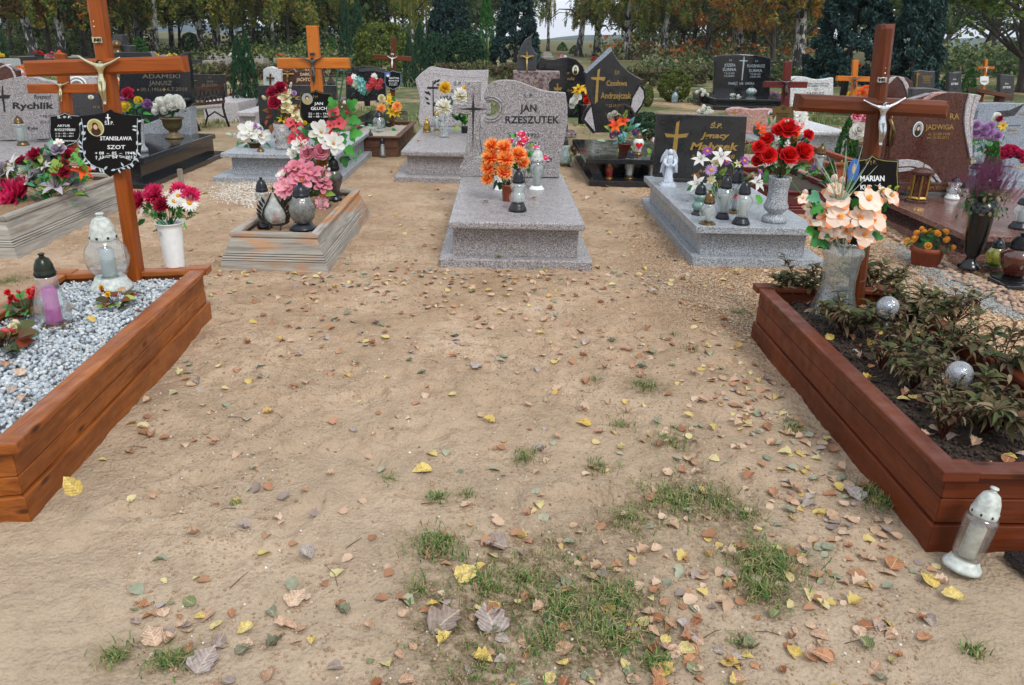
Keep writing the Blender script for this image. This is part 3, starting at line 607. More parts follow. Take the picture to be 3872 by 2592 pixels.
# ------------------------------------------------------------------ crucifix figure (one continuous body, cast once)
def corpus_mesh():
    v = [(0, 0, 0), (0, 0, .16), (0, 0, .30), (0, 0, .36), (.02, -.02, .44),          # 0 pelvis 1 waist 2 chest 3 neck 4 head
         (-.10, 0, .32), (.10, 0, .32), (-.27, 0, .39), (.27, 0, .39), (-.42, .01, .475), (.42, .01, .475), (-.47, .01, .50), (.47, .01, .50),
         (-.05, -.01, -.04), (.05, -.01, -.04), (-.03, -.07, -.22), (.05, -.07, -.22), (-.01, 0, -.44), (.02, -.01, -.44), (-.01, -.04, -.52), (.02, -.045, -.52)]
    e = [(0, 1), (1, 2), (2, 3), (3, 4), (2, 5), (2, 6), (5, 7), (6, 8), (7, 9), (8, 10), (9, 11), (10, 12), (0, 13), (0, 14), (13, 15), (14, 16), (15, 17), (16, 18), (17, 19), (18, 20)]
    r = [1.25*q_ for q_ in [.062, .05, .07, .03, .046, .04, .04, .03, .03, .022, .022, .018, .018, .05, .05, .038, .038, .026, .026, .018, .018]]
    me = bpy.data.meshes.new('figure'); me.from_pydata(v, e, []); o = bpy.data.objects.new('figure_source', me); COL.objects.link(o)
    o.modifiers.new('skin', 'SKIN'); sk = me.skin_vertices[0].data
    for i, x in enumerate(r): sk[i].radius = (x, x*.85)
    sk[0].use_root = True; s = o.modifiers.new('sub', 'SUBSURF'); s.levels = s.render_levels = 1
    bpy.context.view_layer.update(); out = bpy.data.meshes.new_from_object(o.evaluated_get(bpy.context.evaluated_depsgraph_get()))
    bpy.data.objects.remove(o); out.polygons.foreach_set('use_smooth', [True]*len(out.polygons)); out.name = 'corpus'
    return out
CORP = corpus_mesh()
def corpus(parent, p, h, mat, tilt=0):
    me = CORP.copy(); me.materials.clear(); me.materials.append(mat); M = TRS(p, Matrix.Rotation(tilt, 3, 'Y').to_quaternion(), h)
    o = inst('crucifix_figure', me, parent, M)
    m = MB(); q = M @ Vector((0, -.02, 0)); m.lathe([(.075*h, -.11*h), (.085*h, -.03*h), (.07*h, .04*h)], c=q, n=9); m.build('loincloth', mat, o, True)
    m = MB(); m.lathe([(.05*h, .43*h), (.058*h, .455*h), (.04*h, .49*h), (0, .5*h)], c=M @ Vector((.02, -.015, 0)), n=8); m.build('hair', mat, o, True)
    return o
def beam(mb, A, B, w, d, cham, Y):
    """chamfered beam in the plane Y from A to B (x,z), width w, depth d, with scooped chamfers"""
    A, B = Vector(A), Vector(B); u = (B-A).normalized(); n = Vector((-u.y, u.x)); h = w/2; c = cham
    sec = [(-h, c), (-h+c, 0), (h-c, 0), (h, c), (h, d), (-h, d)]      # (across, depth)
    L = (B-A).length; V = []
    for l, k in ((0, 1), (c, 0), (L-c, 0), (L, 1)):
        for i, (a, dd) in enumerate(sec):
            if k and i in (1, 2): dd = c; a = a*1.0
            q = A+u*l+n*a; V.append((q.x, Y+dd, q.y))
    F = []
    for j in range(3):
        for i in range(6): F.append((j*6+i, j*6+(i+1) % 6, (j+1)*6+(i+1) % 6, (j+1)*6+i))
    F += [tuple(range(5, -1, -1)), tuple(18+i for i in range(6))]; mb.add(V, [f[::-1] for f in F])
def cross(label, Y, post, wp, bar, wb, wood_fn, z0=0, depth=.07, figure=None, fig_mat=SILV, inri=None, group=None, cat='cross', name='wooden_cross', cham=.012, inri_mat=None):
    """post: (x top, y top, x low, y low) centre line px; bar: (x left, y, x right, y) centre line; wp, wb widths px"""
    a = fp(post[0], post[1], Y); b = fp(post[2], post[3], Y); s = sc_at(Y, 1.0); d = (a-b).normalized(); foot = b+d*((z0-b.z)/d.z)
    l, r = fp(bar[0], bar[1], Y), fp(bar[2], bar[3], Y); hw = wp/s/2
    t = thing(name, label, cat, foot, group)
    m = MB(); beam(m, (foot.x, foot.z), (a.x, a.z), wp/s, depth, cham, Y); m.build('post', wood_fn('z'), t)
    m = MB(); beam(m, (l.x, l.z), (r.x, r.z), wb/s, depth+.012, cham, Y-.006); m.build('crossbar', wood_fn('x'), t)
    if figure:
        x, y, h = figure; p = fp(x, y, Y-.012); corpus(t, p+Vector((0, -.012, 0)), h/s, fig_mat, math.atan2(a.x-b.x, a.z-b.z))
    if inri:
        x, y, w, hh = inri; q = fp(x, y, Y-.008); m = MB(); W, H = w/s/2, hh/s/2
        m.prism([(q.x-W, q.z-H*.8), (q.x-W*.3, q.z-H), (q.x+W*.4, q.z-H*.75), (q.x+W, q.z-H), (q.x+W, q.z+H*.85), (q.x+W*.2, q.z+H), (q.x-W*.4, q.z+H*.8), (q.x-W, q.z+H)], Y-.012, Y-.002)
        pl = m.build('title_scroll', inri_mat or fig_mat, t, bevel=.001)
        txt(pl, 'INRI', x-w*.36, x+w*.36, y+hh*.3, hh*.6, Y-.013, BLK2 if inri_mat is None else WHT)
    return t
def shield_pts(xl, xr, yt, yb, Y):
    """pointed shield outline between px bounds"""
    U = [(0, .07), (.25, .055), (.42, .02), (.5, -.03), (.58, .02), (.75, .055), (1, .07), (.985, .3), (1.0, .55), (.97, .72), (.88, .85), (.74, .92), (.60, .96), (.5, 1.03), (.40, .96), (.26, .92), (.12, .85), (.03, .72), (.0, .55), (.015, .3)]
    return [(lambda q: (q.x, q.z))(fp(xl+(xr-xl)*u, yt+(yb-yt)*v, Y)) for u, v in U]
def inset(pts, k):
    cx = sum(p[0] for p in pts)/len(pts); cz = sum(p[1] for p in pts)/len(pts); return [(cx+(x-cx)*k, cz+(z-cz)*k) for x, z in pts]
def ring(mb, o, i, Y, mi=0):
    n = len(o); mb.add([(x, Y, z) for x, z in o]+[(x, Y, z) for x, z in i], [(k, (k+1) % n, (k+1) % n+n, k+n) for k in range(n)], mi)
def plate(t, xl, xr, yt, yb, Y, mat=BLKP, edge=None, vines=None, name='name_plate'):
    pts = shield_pts(xl, xr, yt, yb, Y); m = MB(); m.prism(pts, Y-.006, Y); o = m.build(name, mat, t)
    if edge: m = MB(); ring(m, inset(pts, .965), inset(pts, .935), Y-.0075); m.build('border_line', edge, o)
    if vines:
        m = MB(); q = inset(pts, .9); rs = random.Random(3); n = len(q)
        for side in (range(6, 13), [20 % 20, 19, 18, 17, 16, 15, 14]):
            P_ = [Vector((q[i % n][0]+rs.uniform(-1, 1)*.004, Y-.008, q[i % n][1])) for i in side]; m.tube(P_, .0016, 4)
            for a_, b_ in zip(P_, P_[1:]):
                for f in (.25, .6, .9):
                    c = a_.lerp(b_, f); an = rs.uniform(0, 6); 
                    petal(m, Matrix.Translation(c) @ Matrix.Rotation(math.pi/2, 4, 'X') @ rotz(an), .026, .011, 0, .1, 0, 3, pt_point)
        m.build('vine_ornament', vines, o)
    return o
def oval(parent, cx, cy, rx, ry, Y, mat, name='portrait', rimmat=None, face_=None):
    q = fp(cx, cy, Y); s = sc_at(Y, q.z); a, b = rx/s, ry/s; C = lambda k, dx=0, dz=0, kx=1: [(q.x+dx*a+a*k*kx*math.cos(t*math.pi/12), q.z+dz*b+b*k*math.sin(t*math.pi/12)) for t in range(24)]
    m = MB(); m.prism(C(1), Y-.004, Y); o = m.build(name, rimmat or mat, parent)
    m = MB(); m.add([(x, Y-.0048, z) for x, z in C(.86)], [tuple(range(24))]); m.build('picture', mat, o)
    if face_ :
        hair, skin, dress = face_
        for (k, dx, dz, kx, mt, dy) in ((.5, 0, -.42, 1.15, dress, .0052), (.43, 0, .16, .85, hair, .0056), (.29, .03, .06, .85, skin, .006)):
            m = MB(); m.add([(x, Y-dy, z) for x, z in C(k, dx, dz, kx)], [tuple(range(24))]); m.build('figure_shape', mt, o)
    return o
SKIN = plain('enamel_skin', rgb('#c9a483'), .3, 0, .02); HAIR = plain('enamel_dark_hair', rgb('#1d1a1a'), .3, 0, .02); ENW = plain('enamel_white', rgb('#d7dbda'), .2, 0, .02); ENB = plain('enamel_blue', rgb('#3c66b0'), .2, 0, .05)
ENO = plain('enamel_ochre', rgb('#a89a5c'), .25, 0, .1); ENR = plain('enamel_brown', rgb('#3a1d16'), .25, 0, .1); ENG = plain('enamel_grey', rgb('#8f9895'), .2, 0, .05)

# ------------------------------------------------------------------ graves
def slab_box(x0, x1, y0, y1, z0, z1, skew=0):   # footprint turned slightly like the rows of graves
    k = skew; return [(x0, y0, z0), (x1, y0+k, z0), (x1-(y1-y0)*.02, y1+k, z0), (x0-(y1-y0)*.02, y1, z0), (x0, y0, z1), (x1, y0+k, z1), (x1-(y1-y0)*.02, y1+k, z1), (x0-(y1-y0)*.02, y1, z1)]
def grave(label, mat, plinth, box, slab, zs, group=None, bev=.014, mat2=None):
    """plinth/box/slab: (x0,x1,y0,y1); zs = (top of plinth, underside of slab, top of slab)"""
    x0, x1, y0, y1 = plinth; c = Vector(((x0+x1)/2, (y0+y1)/2, 0)); t = thing('grave_monument', label, 'grave', c, group)
    m = MB(); m.hexa(slab_box(*plinth, -.05, zs[0])); m.build('plinth', mat, t, bevel=bev)
    m = MB(); m.hexa(slab_box(*box, zs[0], zs[1])); m.build('tomb_side', mat2 or mat, t, bevel=.003)
    m = MB(); m.hexa(slab_box(*slab, zs[1], zs[2])); m.build('cover_slab', mat, t, bevel=bev, seg=3)
    return t
def stone(t, pts, Y, thick, mat, name='headstone', bevel=.006, label=None):
    """upright stone: outline px traced on its front plane, real thickness behind"""
    q = [(lambda w_: (w_.x, w_.z))(fp(x, y, Y)) for x, y in pts]; m = MB(); m.prism(q, Y, Y+thick); return m.build(name, mat, t, bevel=bevel, label=label)
def arcpts(cx, cy, r, a0, a1, n=10, ry=None): return [(cx+r*math.cos(R_(a0+(a1-a0)*i/n)), cy-(ry or r)*math.sin(R_(a0+(a1-a0)*i/n))) for i in range(n+1)]
def engr(t, polys, Y, mat, name='engraved_cross', d=.003):
    m = MB()
    for p in polys: m.prism([(lambda w_: (w_.x, w_.z))(fp(x, y, Y)) for x, y in p], Y-d, Y+.001)
    return m.build(name, mat, t)
def planter(label, base, z_levels, cap, mats, z0=-.04, corner=False, group=None, fillz=None, fillmat=None, name='wooden_planter', inner=None):
    """base: FL FR BR BL ground corners (x,y). z_levels: (z_lo, z_hi, out_lo, out_hi, material index). cap: (z0,z1,out,in)"""
    b = [Vector((x, y)) for x, y in base]; c2 = sum(b, Vector((0, 0)))/4; t = thing(name, label, 'planter', (c2.x, c2.y, 0), group)
    E_ = [(b[(i+1) % 4]-b[i]).normalized() for i in range(4)]; NRM = [Vector((e.y, -e.x)) for e in E_]
    def C(i, o):   # corner i pushed outward by o on both sides
        n1, n2 = NRM[i], NRM[(i-1) % 4]; k = n1+n2; return b[i]+k*(o/(1+n1.dot(n2)))
    ax = ['x', 'y', 'x', 'y']
    for zl, zh, ol, oh, mi in z_levels:
        for i in range(4):
            j = (i+1) % 4; m = MB(); th = .024
            P_ = [(*C(i, ol), zl), (*C(j, ol), zl), (*C(j, ol-th), zl), (*C(i, ol-th), zl), (*C(i, oh), zh), (*C(j, oh), zh), (*C(j, oh-th), zh), (*C(i, oh-th), zh)]
            m.hexa(P_); m.build('board' if zh-zl > .03 else 'batten', mats(ax[i]), t, bevel=.004)
    z1, z2, co, ci = cap
    for i in range(4):
        j = (i+1) % 4; m = MB(); m.hexa([(*C(i, co), z1), (*C(j, co), z1), (*C(j, -ci), z1), (*C(i, -ci), z1), (*C(i, co), z2), (*C(j, co), z2), (*C(j, -ci), z2), (*C(i, -ci), z2)])
        m.build('cap_rail', mats(ax[i]), t, bevel=.007, seg=3)
    if corner:
        for i in range(4):
            p = C(i, co+.008); u, v = E_[i], -E_[(i-1) % 4]; m = MB(); l1, l2 = .12, .085
            if i % 2: l1, l2 = l2, l1
            q = [p, p+u*l1, p+u*l1+v*l2, p+v*l2]; m.hexa([(*w_, z1-.004) for w_ in q]+[(*w_, z2+.006) for w_ in q]); m.build('corner_block', mats('x'), t, bevel=.005)
    if fillz is not None:
        n = 26; V = []; F = []; o = inner if inner is not None else -.03
        A, B, Cc, D = [C(i, o) for i in range(4)]
        for iy in range(n):
            for ix in range(n):
                u, v = ix/(n-1), iy/(n-1); q = A.lerp(B, u).lerp(D.lerp(Cc, u), v); V.append((q.x, q.y, fillz+.012*random.uniform(-1, 1)*(0 if ix in (0, n-1) else 1)))
        for iy in range(n-1):
            for ix in range(n-1): k = iy*n+ix; F.append((k, k+1, k+1+n, k+n))
        m = MB(); m.add(V, F); m.build('soil', fillmat, t, True, kind='stuff')
    return t, C

# ------------------------------------------------------------------ trees and shrubs
def cloud(name, centers, n, size, mats, seed, spread=.12, aspect=1.6, up=0.0, weights=None):
    """n leaf-sized faces scattered round centre points (k,4: x,y,z,r)"""
    r = np.random.default_rng(seed); c = np.asarray(centers); k = r.choice(len(c), n, p=None if weights is None else weights)
    d = r.normal(size=(n, 3)); d /= np.linalg.norm(d, axis=1)[:, None]; p = c[k, :3]+d*(c[k, 3]*r.uniform(.35, 1.05, n)**.6)[:, None]*np.array([1, 1, .9])
    a = r.normal(size=(n, 3)); a[:, 2] += up; a /= np.linalg.norm(a, axis=1)[:, None]; b = np.cross(a, r.normal(size=(n, 3))); b /= np.linalg.norm(b, axis=1)[:, None]
    s = size*r.uniform(.6, 1.35, n)[:, None]; A = a*s*.5*aspect; B = b*s*.5
    V = np.stack([p-A, p+B*.9-A*.1, p+A, p-B*.9-A*.1], 1).reshape(-1, 3); F = np.arange(n*4).reshape(n, 4)
    mi = (k*7919 % 13 % len(mats)) if len(mats) > 1 else None
    if mi is not None: mi = np.where(r.random(n) < .3, r.integers(0, len(mats), n), mi)
    return npmesh(name, V, F, mats, mi)
FO = {'green': foliage('birch_leaf_green', ['#3a5222', '#536f2e', '#74823a', '#8f8a40']), 'gold': foliage('birch_leaf_gold', ['#6c7434', '#8a8236', '#a18a36', '#a87e30']),
      'rust': foliage('oak_leaf_rust', ['#6a3c1a', '#8f531f', '#a9662a', '#967030']), 'dgreen': foliage('leaf_deep_green', ['#20341f', '#304a28', '#445a30']), 'orange': foliage('leaf_orange', ['#9a4a1c', '#b4602a', '#a97434']),
      'blue': foliage('spruce_needle', ['#14292a', '#1f3b37', '#2d4d45'], trans=.1), 'thuja': foliage('thuja_green', ['#15301f', '#1f4228', '#2e5633'], trans=.1), 'yel': foliage('thuja_yellow', ['#2f401a', '#4f5f22', '#7a8330'], trans=.15),
      'hedge': foliage('hedge_green', ['#36492a', '#566634', '#7b8250', '#8b8468'], trans=.2), 'brown': foliage('hedge_brown', ['#3c3327', '#584b38', '#756650'], trans=.1), 'bright': foliage('thuja_bright', ['#1f4a18', '#306326', '#44782e'], trans=.15),
      'willow': foliage('tree_olive', ['#3a4a2a', '#52633a', '#6c774a'])}
def add_mesh(name, me, t, M=None, kind=None): o = inst(name, me, t, M if M is not None else Matrix.Translation(ORG[t.name])); (o.__setitem__('kind', kind) if kind else None); return o
_cr = {}
def crown_mesh(kind, var):
    key = (kind, var)
    if key in _cr: return _cr[key]
    rs = random.Random(var*31+len(kind)); cs = []
    if kind.startswith('birch'):      # drooping strands
        for i in range(120):
            a = rs.uniform(0, 6.28); rr = rs.uniform(.3, 2.7); top = rs.uniform(3.6, 9.5); L = rs.uniform(.8, 2.4) if top > 4.6 else rs.uniform(.4, 1.3)
            x, y = math.cos(a)*rr, math.sin(a)*rr
            for j in range(6): t_ = j/5; cs.append((x*(1+.10*t_), y*(1+.10*t_), top-L*t_, .30-.10*t_))
        me = cloud('crown', cs, 21000, .10, [FO['green'], FO['green'], FO['gold']] if kind == 'birch' else [FO['gold'], FO['green'], FO['rust'], FO['dgreen']], var+3)
    elif kind in ('oak', 'linden', 'orange'):
        for i in range(85):
            a = rs.uniform(0, 6.28); el = rs.uniform(-.7, 1.4); R = rs.uniform(1.5, 3.2)
            cs.append((math.cos(a)*R*math.cos(el)*1.05, math.sin(a)*R*math.cos(el)*1.05, 5.2+R*math.sin(el)*1.15, rs.uniform(.35, .75)))
        ms = {'oak': [FO['rust'], FO['gold'], FO['dgreen'], FO['green']], 'linden': [FO['dgreen'], FO['green'], FO['willow']], 'orange': [FO['orange'], FO['gold'], FO['willow']]}[kind]
        me = cloud('crown', cs, 17000, .12, ms, var+9, aspect=1.3)
    elif kind == 'fir':
        for i in range(420):
            h = rs.random()**.8; z = .7+h*6.3; R = (1-h)*1.55*rs.uniform(.75, 1.05)+.12; a = rs.uniform(0, 6.28); cs.append((math.cos(a)*R, math.sin(a)*R, z-R*.18, .22))
        me = cloud('crown', cs, 34000, .085, [FO['blue']], var+5, aspect=2.4)
    elif kind in ('thuja', 'bright', 'yel', 'juniper'):
        hmax = 1.0
        for i in range(360):
            h = rs.random(); z = h; R = (.30*(1-h**2.2)+.02)*rs.uniform(.72, 1.05)*(1+.18*math.sin(5*rs.uniform(0, 6.28))*.5); a = rs.uniform(0, 6.28); cs.append((math.cos(a)*R, math.sin(a)*R, z*.97+.02, .035))
        me = cloud('foliage', cs, 9000, .018, [FO['thuja'] if kind in ('thuja', 'juniper') else FO[kind]], var+6, aspect=2.8, up=1.4)
    elif kind in ('ball', 'boxy', 'ballyel'):
        for i in range(420):
            d = Vector((rs.gauss(0, 1), rs.gauss(0, 1), rs.gauss(0, 1))).normalized(); p_ = 2 if kind != 'boxy' else 5
            nrm = (abs(d.x)**p_+abs(d.y)**p_+abs(d.z)**p_)**(1/p_); d = d/nrm*rs.uniform(.86, 1.0); cs.append((d.x*.5, d.y*.5, .5+d.z*.5, .05))
        me = cloud('foliage', cs, 9000, .034, [FO['thuja'] if kind == 'ball' else FO['yel']], var+7, aspect=1.9)
    _cr[key] = me; return me
def trunk(mb, pts, r0, r1, n=10, flare=1.35):
    m = len(pts); mb.tube(pts, [r0*(flare if i == 0 else 1)*(1-i/(m-1))+r1*i/(m-1) for i in range(m)], n)
def tree(label, cat, kind, xb, yb, xt, wpx, var=0, bark='birch', scale=1.0, name='birch_tree', group=None, Y=None, fork=False, H=11.0, crown_dz=0, wob=.12):
    """trunk foot at px (xb,yb), leaning to px xt at the top edge of the photo"""
    p = gp(xb, yb); 
    if Y: d = ray(xb, 146+(xb-1936)*.021); k = Y/d.y; p = Vector((d.x*k, Y, 0))
    p.z = gzz(p.x, p.y); q = fp(xt, 0, p.y); s = sc_at(p.y, 1.5); r = max(.05, wpx/s/2); rs = random.Random(int(xb)*3+var)
    sl = (q.x-p.x)/max(.5, (q.z-p.z)); t = thing(name, label, cat, p, group)
    pts = [Vector((p.x+sl*h*(1 if h < 4 else (4+(h-4)*.5)/h)+rs.uniform(-1, 1)*wob*r*2*(h > 0), p.y+rs.uniform(-.1, .1)*(h > 0), p.z-.1+h)) for h in [0, .35, .9, 1.6, 2.4, 3.2, 4.2, 5.5, 7.5, H*.95]]
    mb = MB(); trunk(mb, pts, r*1.1, r*.18, 12)
    bm_ = bark_birch() if bark == 'birch' else bark_dark(); mb.build('trunk', bm_, t, True)
    for i in range(9 if not fork else 14):
        h = rs.uniform(1.9 if fork else 2.8, 8); k = min(8, max(3, int(h/1.3)+2)); base = pts[min(len(pts)-2, k-1)].lerp(pts[min(len(pts)-1, k)], .5); a = rs.uniform(0, 6.28); L = rs.uniform(1.2, 2.8); mb = MB()
        e1 = base+Vector((math.cos(a)*L*.5, math.sin(a)*L*.5, L*.35)); e2 = base+Vector((math.cos(a)*L, math.sin(a)*L, L*(.35 if bark == 'birch' else .75))); e3 = e2+Vector((math.cos(a)*.6, math.sin(a)*.6, -.5 if bark == 'birch' else .3))
        mb.tube([base, e1, e2, e3], [r*.32, r*.22, r*.12, r*.04], 6); mb.build('branch', bark_dark(), t, True)
    inst('crown', crown_mesh(kind, var), t, Matrix.Translation(pts[6]-Vector((0, 0, 4.1))+Vector((0, 0, crown_dz))) @ rotz(rs.uniform(0, 6)) @ Matrix.Diagonal((scale, scale, 1, 1)))
    return t
def shrub(label, kind, xl, xr, yb, yt, var=0, name='thuja', cat='shrub', group=None, stem=True, Y=None):
    xc = (xl+xr)/2; p = gp(xc, yb)
    if Y: d = ray(xc, 146+(xc-1936)*.021); k = Y/d.y; p = Vector((d.x*k, Y, 0))
    p.z = gzz(p.x, p.y) if p.y > 8 else 0
    H = fp(xc, yt, p.y).z-p.z; W = (xr-xl)/sc_at(p.y, H/2); t = thing(name, label, cat, p, group)
    w0 = {'thuja': .62, 'bright': .62, 'yel': .62, 'juniper': .62, 'ball': 1.05, 'boxy': 1.02, 'ballyel': 1.05, 'fir': 3.3}[kind]; hh = 7.1 if kind == 'fir' else 1.0
    inst('foliage', crown_mesh(kind, var), t, Matrix.Translation(p) @ rotz(var*1.3+xc) @ Matrix.Diagonal((W/w0, W/w0, H/hh, 1)))
    m = MB(); m.tube([p-Vector((0, 0, .05)), p+Vector((0, 0, H*.5))], [max(.01, W*.05), .01], 6); m.build('stem', bark_dark(), t, True); return t
def hedge(label, x0, y0, x1, y1, ytop, depth=.7, mats=('hedge', 'brown'), n=14000, group=None, size=.05):
    a, b = gp(x0, y0), gp(x1, y1); H = fp(x0, ytop, a.y).z; t = thing('clipped_hedge', label, 'hedge', (a+b)/2, group); rs = random.Random(int(x0)); cs = []
    L = (b-a).length; nn = (b-a).normalized().cross(Vector((0, 0, 1)))
    for i in range(int(60+L*45)):
        q = a.lerp(b, rs.random())+nn*rs.uniform(-.5, .5)*depth; cs.append((q.x, q.y, rs.uniform(.05, H-.06+.05*math.sin(q.x*3)), .11))
    me = cloud('foliage', np.array(cs)-np.array([*ORG[t.name], 0]), n, size, [FO[m] for m in mats], int(x0)); inst('foliage', me, t, Matrix.Translation(ORG[t.name]))
    for i in range(int(max(3, L*1.2))):
        q = a.lerp(b, (i+.5)/max(3, int(L*1.2))); m = MB(); m.tube([q, q+Vector((rs.uniform(-.1, .1), 0, H*.7))], [.02, .008], 5); m.build('stem', bark_dark(), t)
    return t

def zz(ox, oy, s, *pts): return [(ox+x/s, oy+y/s) for x, y in pts]
# ================================================================== GRAVE with the star cross (centre)
t = grave('brown-grey speckled granite grave with a star cross on its stone, nearest in the middle', GR_R, (-.54, .57, 5.46, 7.75), (-.445, .466, 5.55, 7.6), (-.467, .50, 5.44, 7.62), (.065, .285, .34))
YS = 7.38
stone(t, [(1738, 633), (2115, 643), (2115, 672), (1738, 668)], YS-.03, .2, GR_R, 'headstone_base', .004)
stone(t, [(1757.7, 307), (1788, 310.5), (1819, 308), (1814, 350), (1816, 388), (1835, 391), (1856, 392), (1857, 413), (1856.5, 433), (1835, 432), (1814, 434), (1815, 480), (1813, 520), (1820, 570), (1830, 635), (1743, 633), (1753.5, 599), (1763, 551), (1768, 487), (1769.5, 433), (1740, 431), (1711, 432), (1713, 412), (1711, 391), (1740, 394), (1768, 395), (1764, 350)], YS, .11, GR_R, 'headstone_cross', .005)
pan = [(1832, 350), (1841, 327.6), (1860, 313), (1889, 305), (1914.6, 303.6), (1946.5, 306), (1978, 316), (2010, 329), (2042, 340), (2074, 348), (2139, 352.4), (2143, 380), (2146, 407), (2146, 455), (2138, 519), (2125, 567), (2117, 614.6), (2115.5, 642), (1832, 635), (1826, 590), (1819, 540), (1817, 500), (1820, 475), (1825, 458), (1830, 449)]
pan += arcpts(1855.6, 413, 30, -125, 125, 16)+[(1830, 372)]
stone(t, pan, YS, .11, GR_R, 'headstone_panel', .004)
for r in (37, 47):
    m = MB(); m.tube([fp(x, y, YS-.002) for x, y in arcpts(1855.6, 413, r, -118, 118, 20)], .0085, 6); m.build('ring_moulding', GR_R, t, True)
engr(t, [[(1789.6, 343), (1793, 395), (1795, 408), (1849, 413), (1795, 417.5), (1793, 432), (1788, 575), (1785.5, 432), (1784, 417.5), (1731, 412.7), (1784, 408), (1786, 395)]], YS, BLK)
for s, a, b, y, h in (('S. P.', 1981, 2017, 370, 15), ('JAN', 1966, 2029, 423, 27), ('RZESZUTEK', 1911, 2115, 467, 27), ('✶ 4.', 1924, 1955, 520, 15), ('.1922', 1988, 2040, 520, 15), ('2011', 1997, 2039, 551, 15), ('ZY', 2066, 2090, 614, 17)):
    txt(t, s, a, b, y, h, YS, BLK, .022)
SR = .34
lantern('lantern with black foot and heart-rimmed clear glass, frontmost on the star cross grave', 1957, 803, 640, 35, 'waist', GL, DKM, BLK2, SR, .33, .2, 1.0, .62)
lantern('clear ribbed lantern with white plastic lid, right of the orange chrysanthemums', 2029, 720, 563, 28, 'tulip', GLF, CERW, PLW, SR, .3, .09, 1.05, .82)
t, p, H, r1 = pot('terracotta pot half hidden behind the heart-rimmed lantern', 1921, 763, 700, 26, 21, TERR, SR)
bouquet('orange and yellow chrysanthemums in the terracotta pot on the star cross grave', 'flowers', p+Vector((0, 0, .04)), p.y+.0, [('mum_orange', 1860, 553, 27), ('mum_orange', 1906, 558, 27), ('mum_orange', 1856, 595, 31), ('mum_orange', 1912, 603, 31, .05), ('mum_orange', 1960, 585, 28), ('mum_orange', 1976, 612, 24), ('mum_orange', 1848, 637, 27), ('mum_orange', 1906, 650, 29, .05), ('mum_orange', 1843, 678, 22), ('mum_orange', 1850, 668, 20)],
        [('ivy', 'leaf_green', 1945, 640, 30, 20), ('long', 'leaf_sage', 1825, 600, 30, -70), ('ivy', 'leaf_green', 1895, 690, 30, 190), ('long', 'leaf_dark', 1880, 680, 45, 200)], (['ovate', 'long'], ['leaf_dark', 'leaf_green'], 26, .05, .08))
bouquet('small magenta and white orchids behind the orange chrysanthemums', 'flowers', gp(1985, 700, SR), gp(1985, 700, SR).y-.02, [('orchid_fuchsia', 1972, 510, 17), ('orchid_fuchsia', 1985, 530, 17), ('orchid_fuchsia', 1970, 545, 17), ('orchid_fuchsia', 1930, 535, 13), ('orchid_fuchsia', 2030, 560, 12), ('orchid_fuchsia', 2062, 598, 13), ('orchid_fuchsia', 1985, 588, 14)],
        [('ovate', 'leaf_lime', 2000, 560, 30, 40), ('ovate', 'leaf_bright', 1995, 580, 32, 90), ('ovate', 'leaf_lime', 2015, 590, 26, 150), ('ovate', 'leaf_green', 1990, 615, 30, 140), ('ovate', 'leaf_bright', 1945, 520, 26, -50), ('ovate', 'leaf_green', 1990, 640, 34, 120)], (['ovate'], ['leaf_green', 'leaf_bright', 'leaf_dark'], 22, .04, .07))
t, p, H, r1 = pot('small white and gold vase behind the terracotta pot', 1885, 722, 668, 20, 20, PLW, SR, prof=[(1, 0), (.95, .08), (.7, .2), (.75, .5), (.85, .9), (.9, 1), (.5, 1)], name='flower_vase', cat='vase')

# ================================================================== GRAVE "Ignacy Malysek" (right of centre)
t = grave('blue-grey granite grave with black rectangular headstone of Ignacy Małysek', GR_M, (1.33, 2.31, 5.64, 7.95), (1.395, 2.175, 5.72, 7.85), (1.325, 2.235, 5.62, 7.86), (.062, .247, .30), bev=.005)
YM = 7.56
stone(t, zz(2100, 0, 2.24, (865, 965), (1625, 988), (1600, 1330), (1590, 1515), (1020, 1512), (832, 1500), (845, 1280)), YM, .09, GR_BM, 'headstone', .005)
stone(t, [(2558, 676), (2810, 684), (2810, 701), (2558, 699)], YM-.05, .16, GR_BM, 'headstone_base', .003)
z4 = lambda *p: zz(2100, 0, 2.24, *p)
engr(t, [z4((1025, 1040), (1052, 1025), (1040, 1140), (1130, 1130), (1110, 1165), (1040, 1170), (1012, 1420), (990, 1450), (968, 1435), (1005, 1165), (940, 1165), (925, 1130), (1010, 1142))], YM, GOLD)
for s, a, b, y, h, sh in (('Ś.P.', 1310, 1412, 1085, 38, .3), ('Jgnacy', 1228, 1475, 1170, 46, .3), ('Małysek', 1140, 1550, 1270, 62, .25), ('* 2', 1158, 1215, 1345, 34, .2), ('1938', 1390, 1520, 1345, 34, .2), ('Ave', 1207, 1290, 1465, 32, .2), ('†', 1180, 1195, 1400, 34, 0)):
    txt(t, s, 2100+a/2.24, 2100+b/2.24, y/2.24, h/2.24, YM, GOLD, .03, sh, slope=(b-a)*.01/2.24)
SM = .30
m3_ = lambda x, y: (2400+x/2.614, 500+y/2.614)
def LM(label, x, yb, yt, r, *a, **k): X, B = m3_(x, yb); T = m3_(x, yt)[1]; return lantern(label, X, B, T, r/2.614, *a, z=SM, **k)
LM('tall lantern with pale glass and red heart, at the back of the group of five', 985, 805, 355, 62, 'amph', GLF, DKM, BRZ, lidf=.32, lidw=.95, basef=.06, deco=deco_heart(P['petal_red']))
LM('lantern with flared yellowish glass and black scroll, middle of the group of five', 880, 868, 425, 95, 'tulip', GLF, DKM, DKM, lidf=.3, lidw=.6, basef=.14, basew=.72)
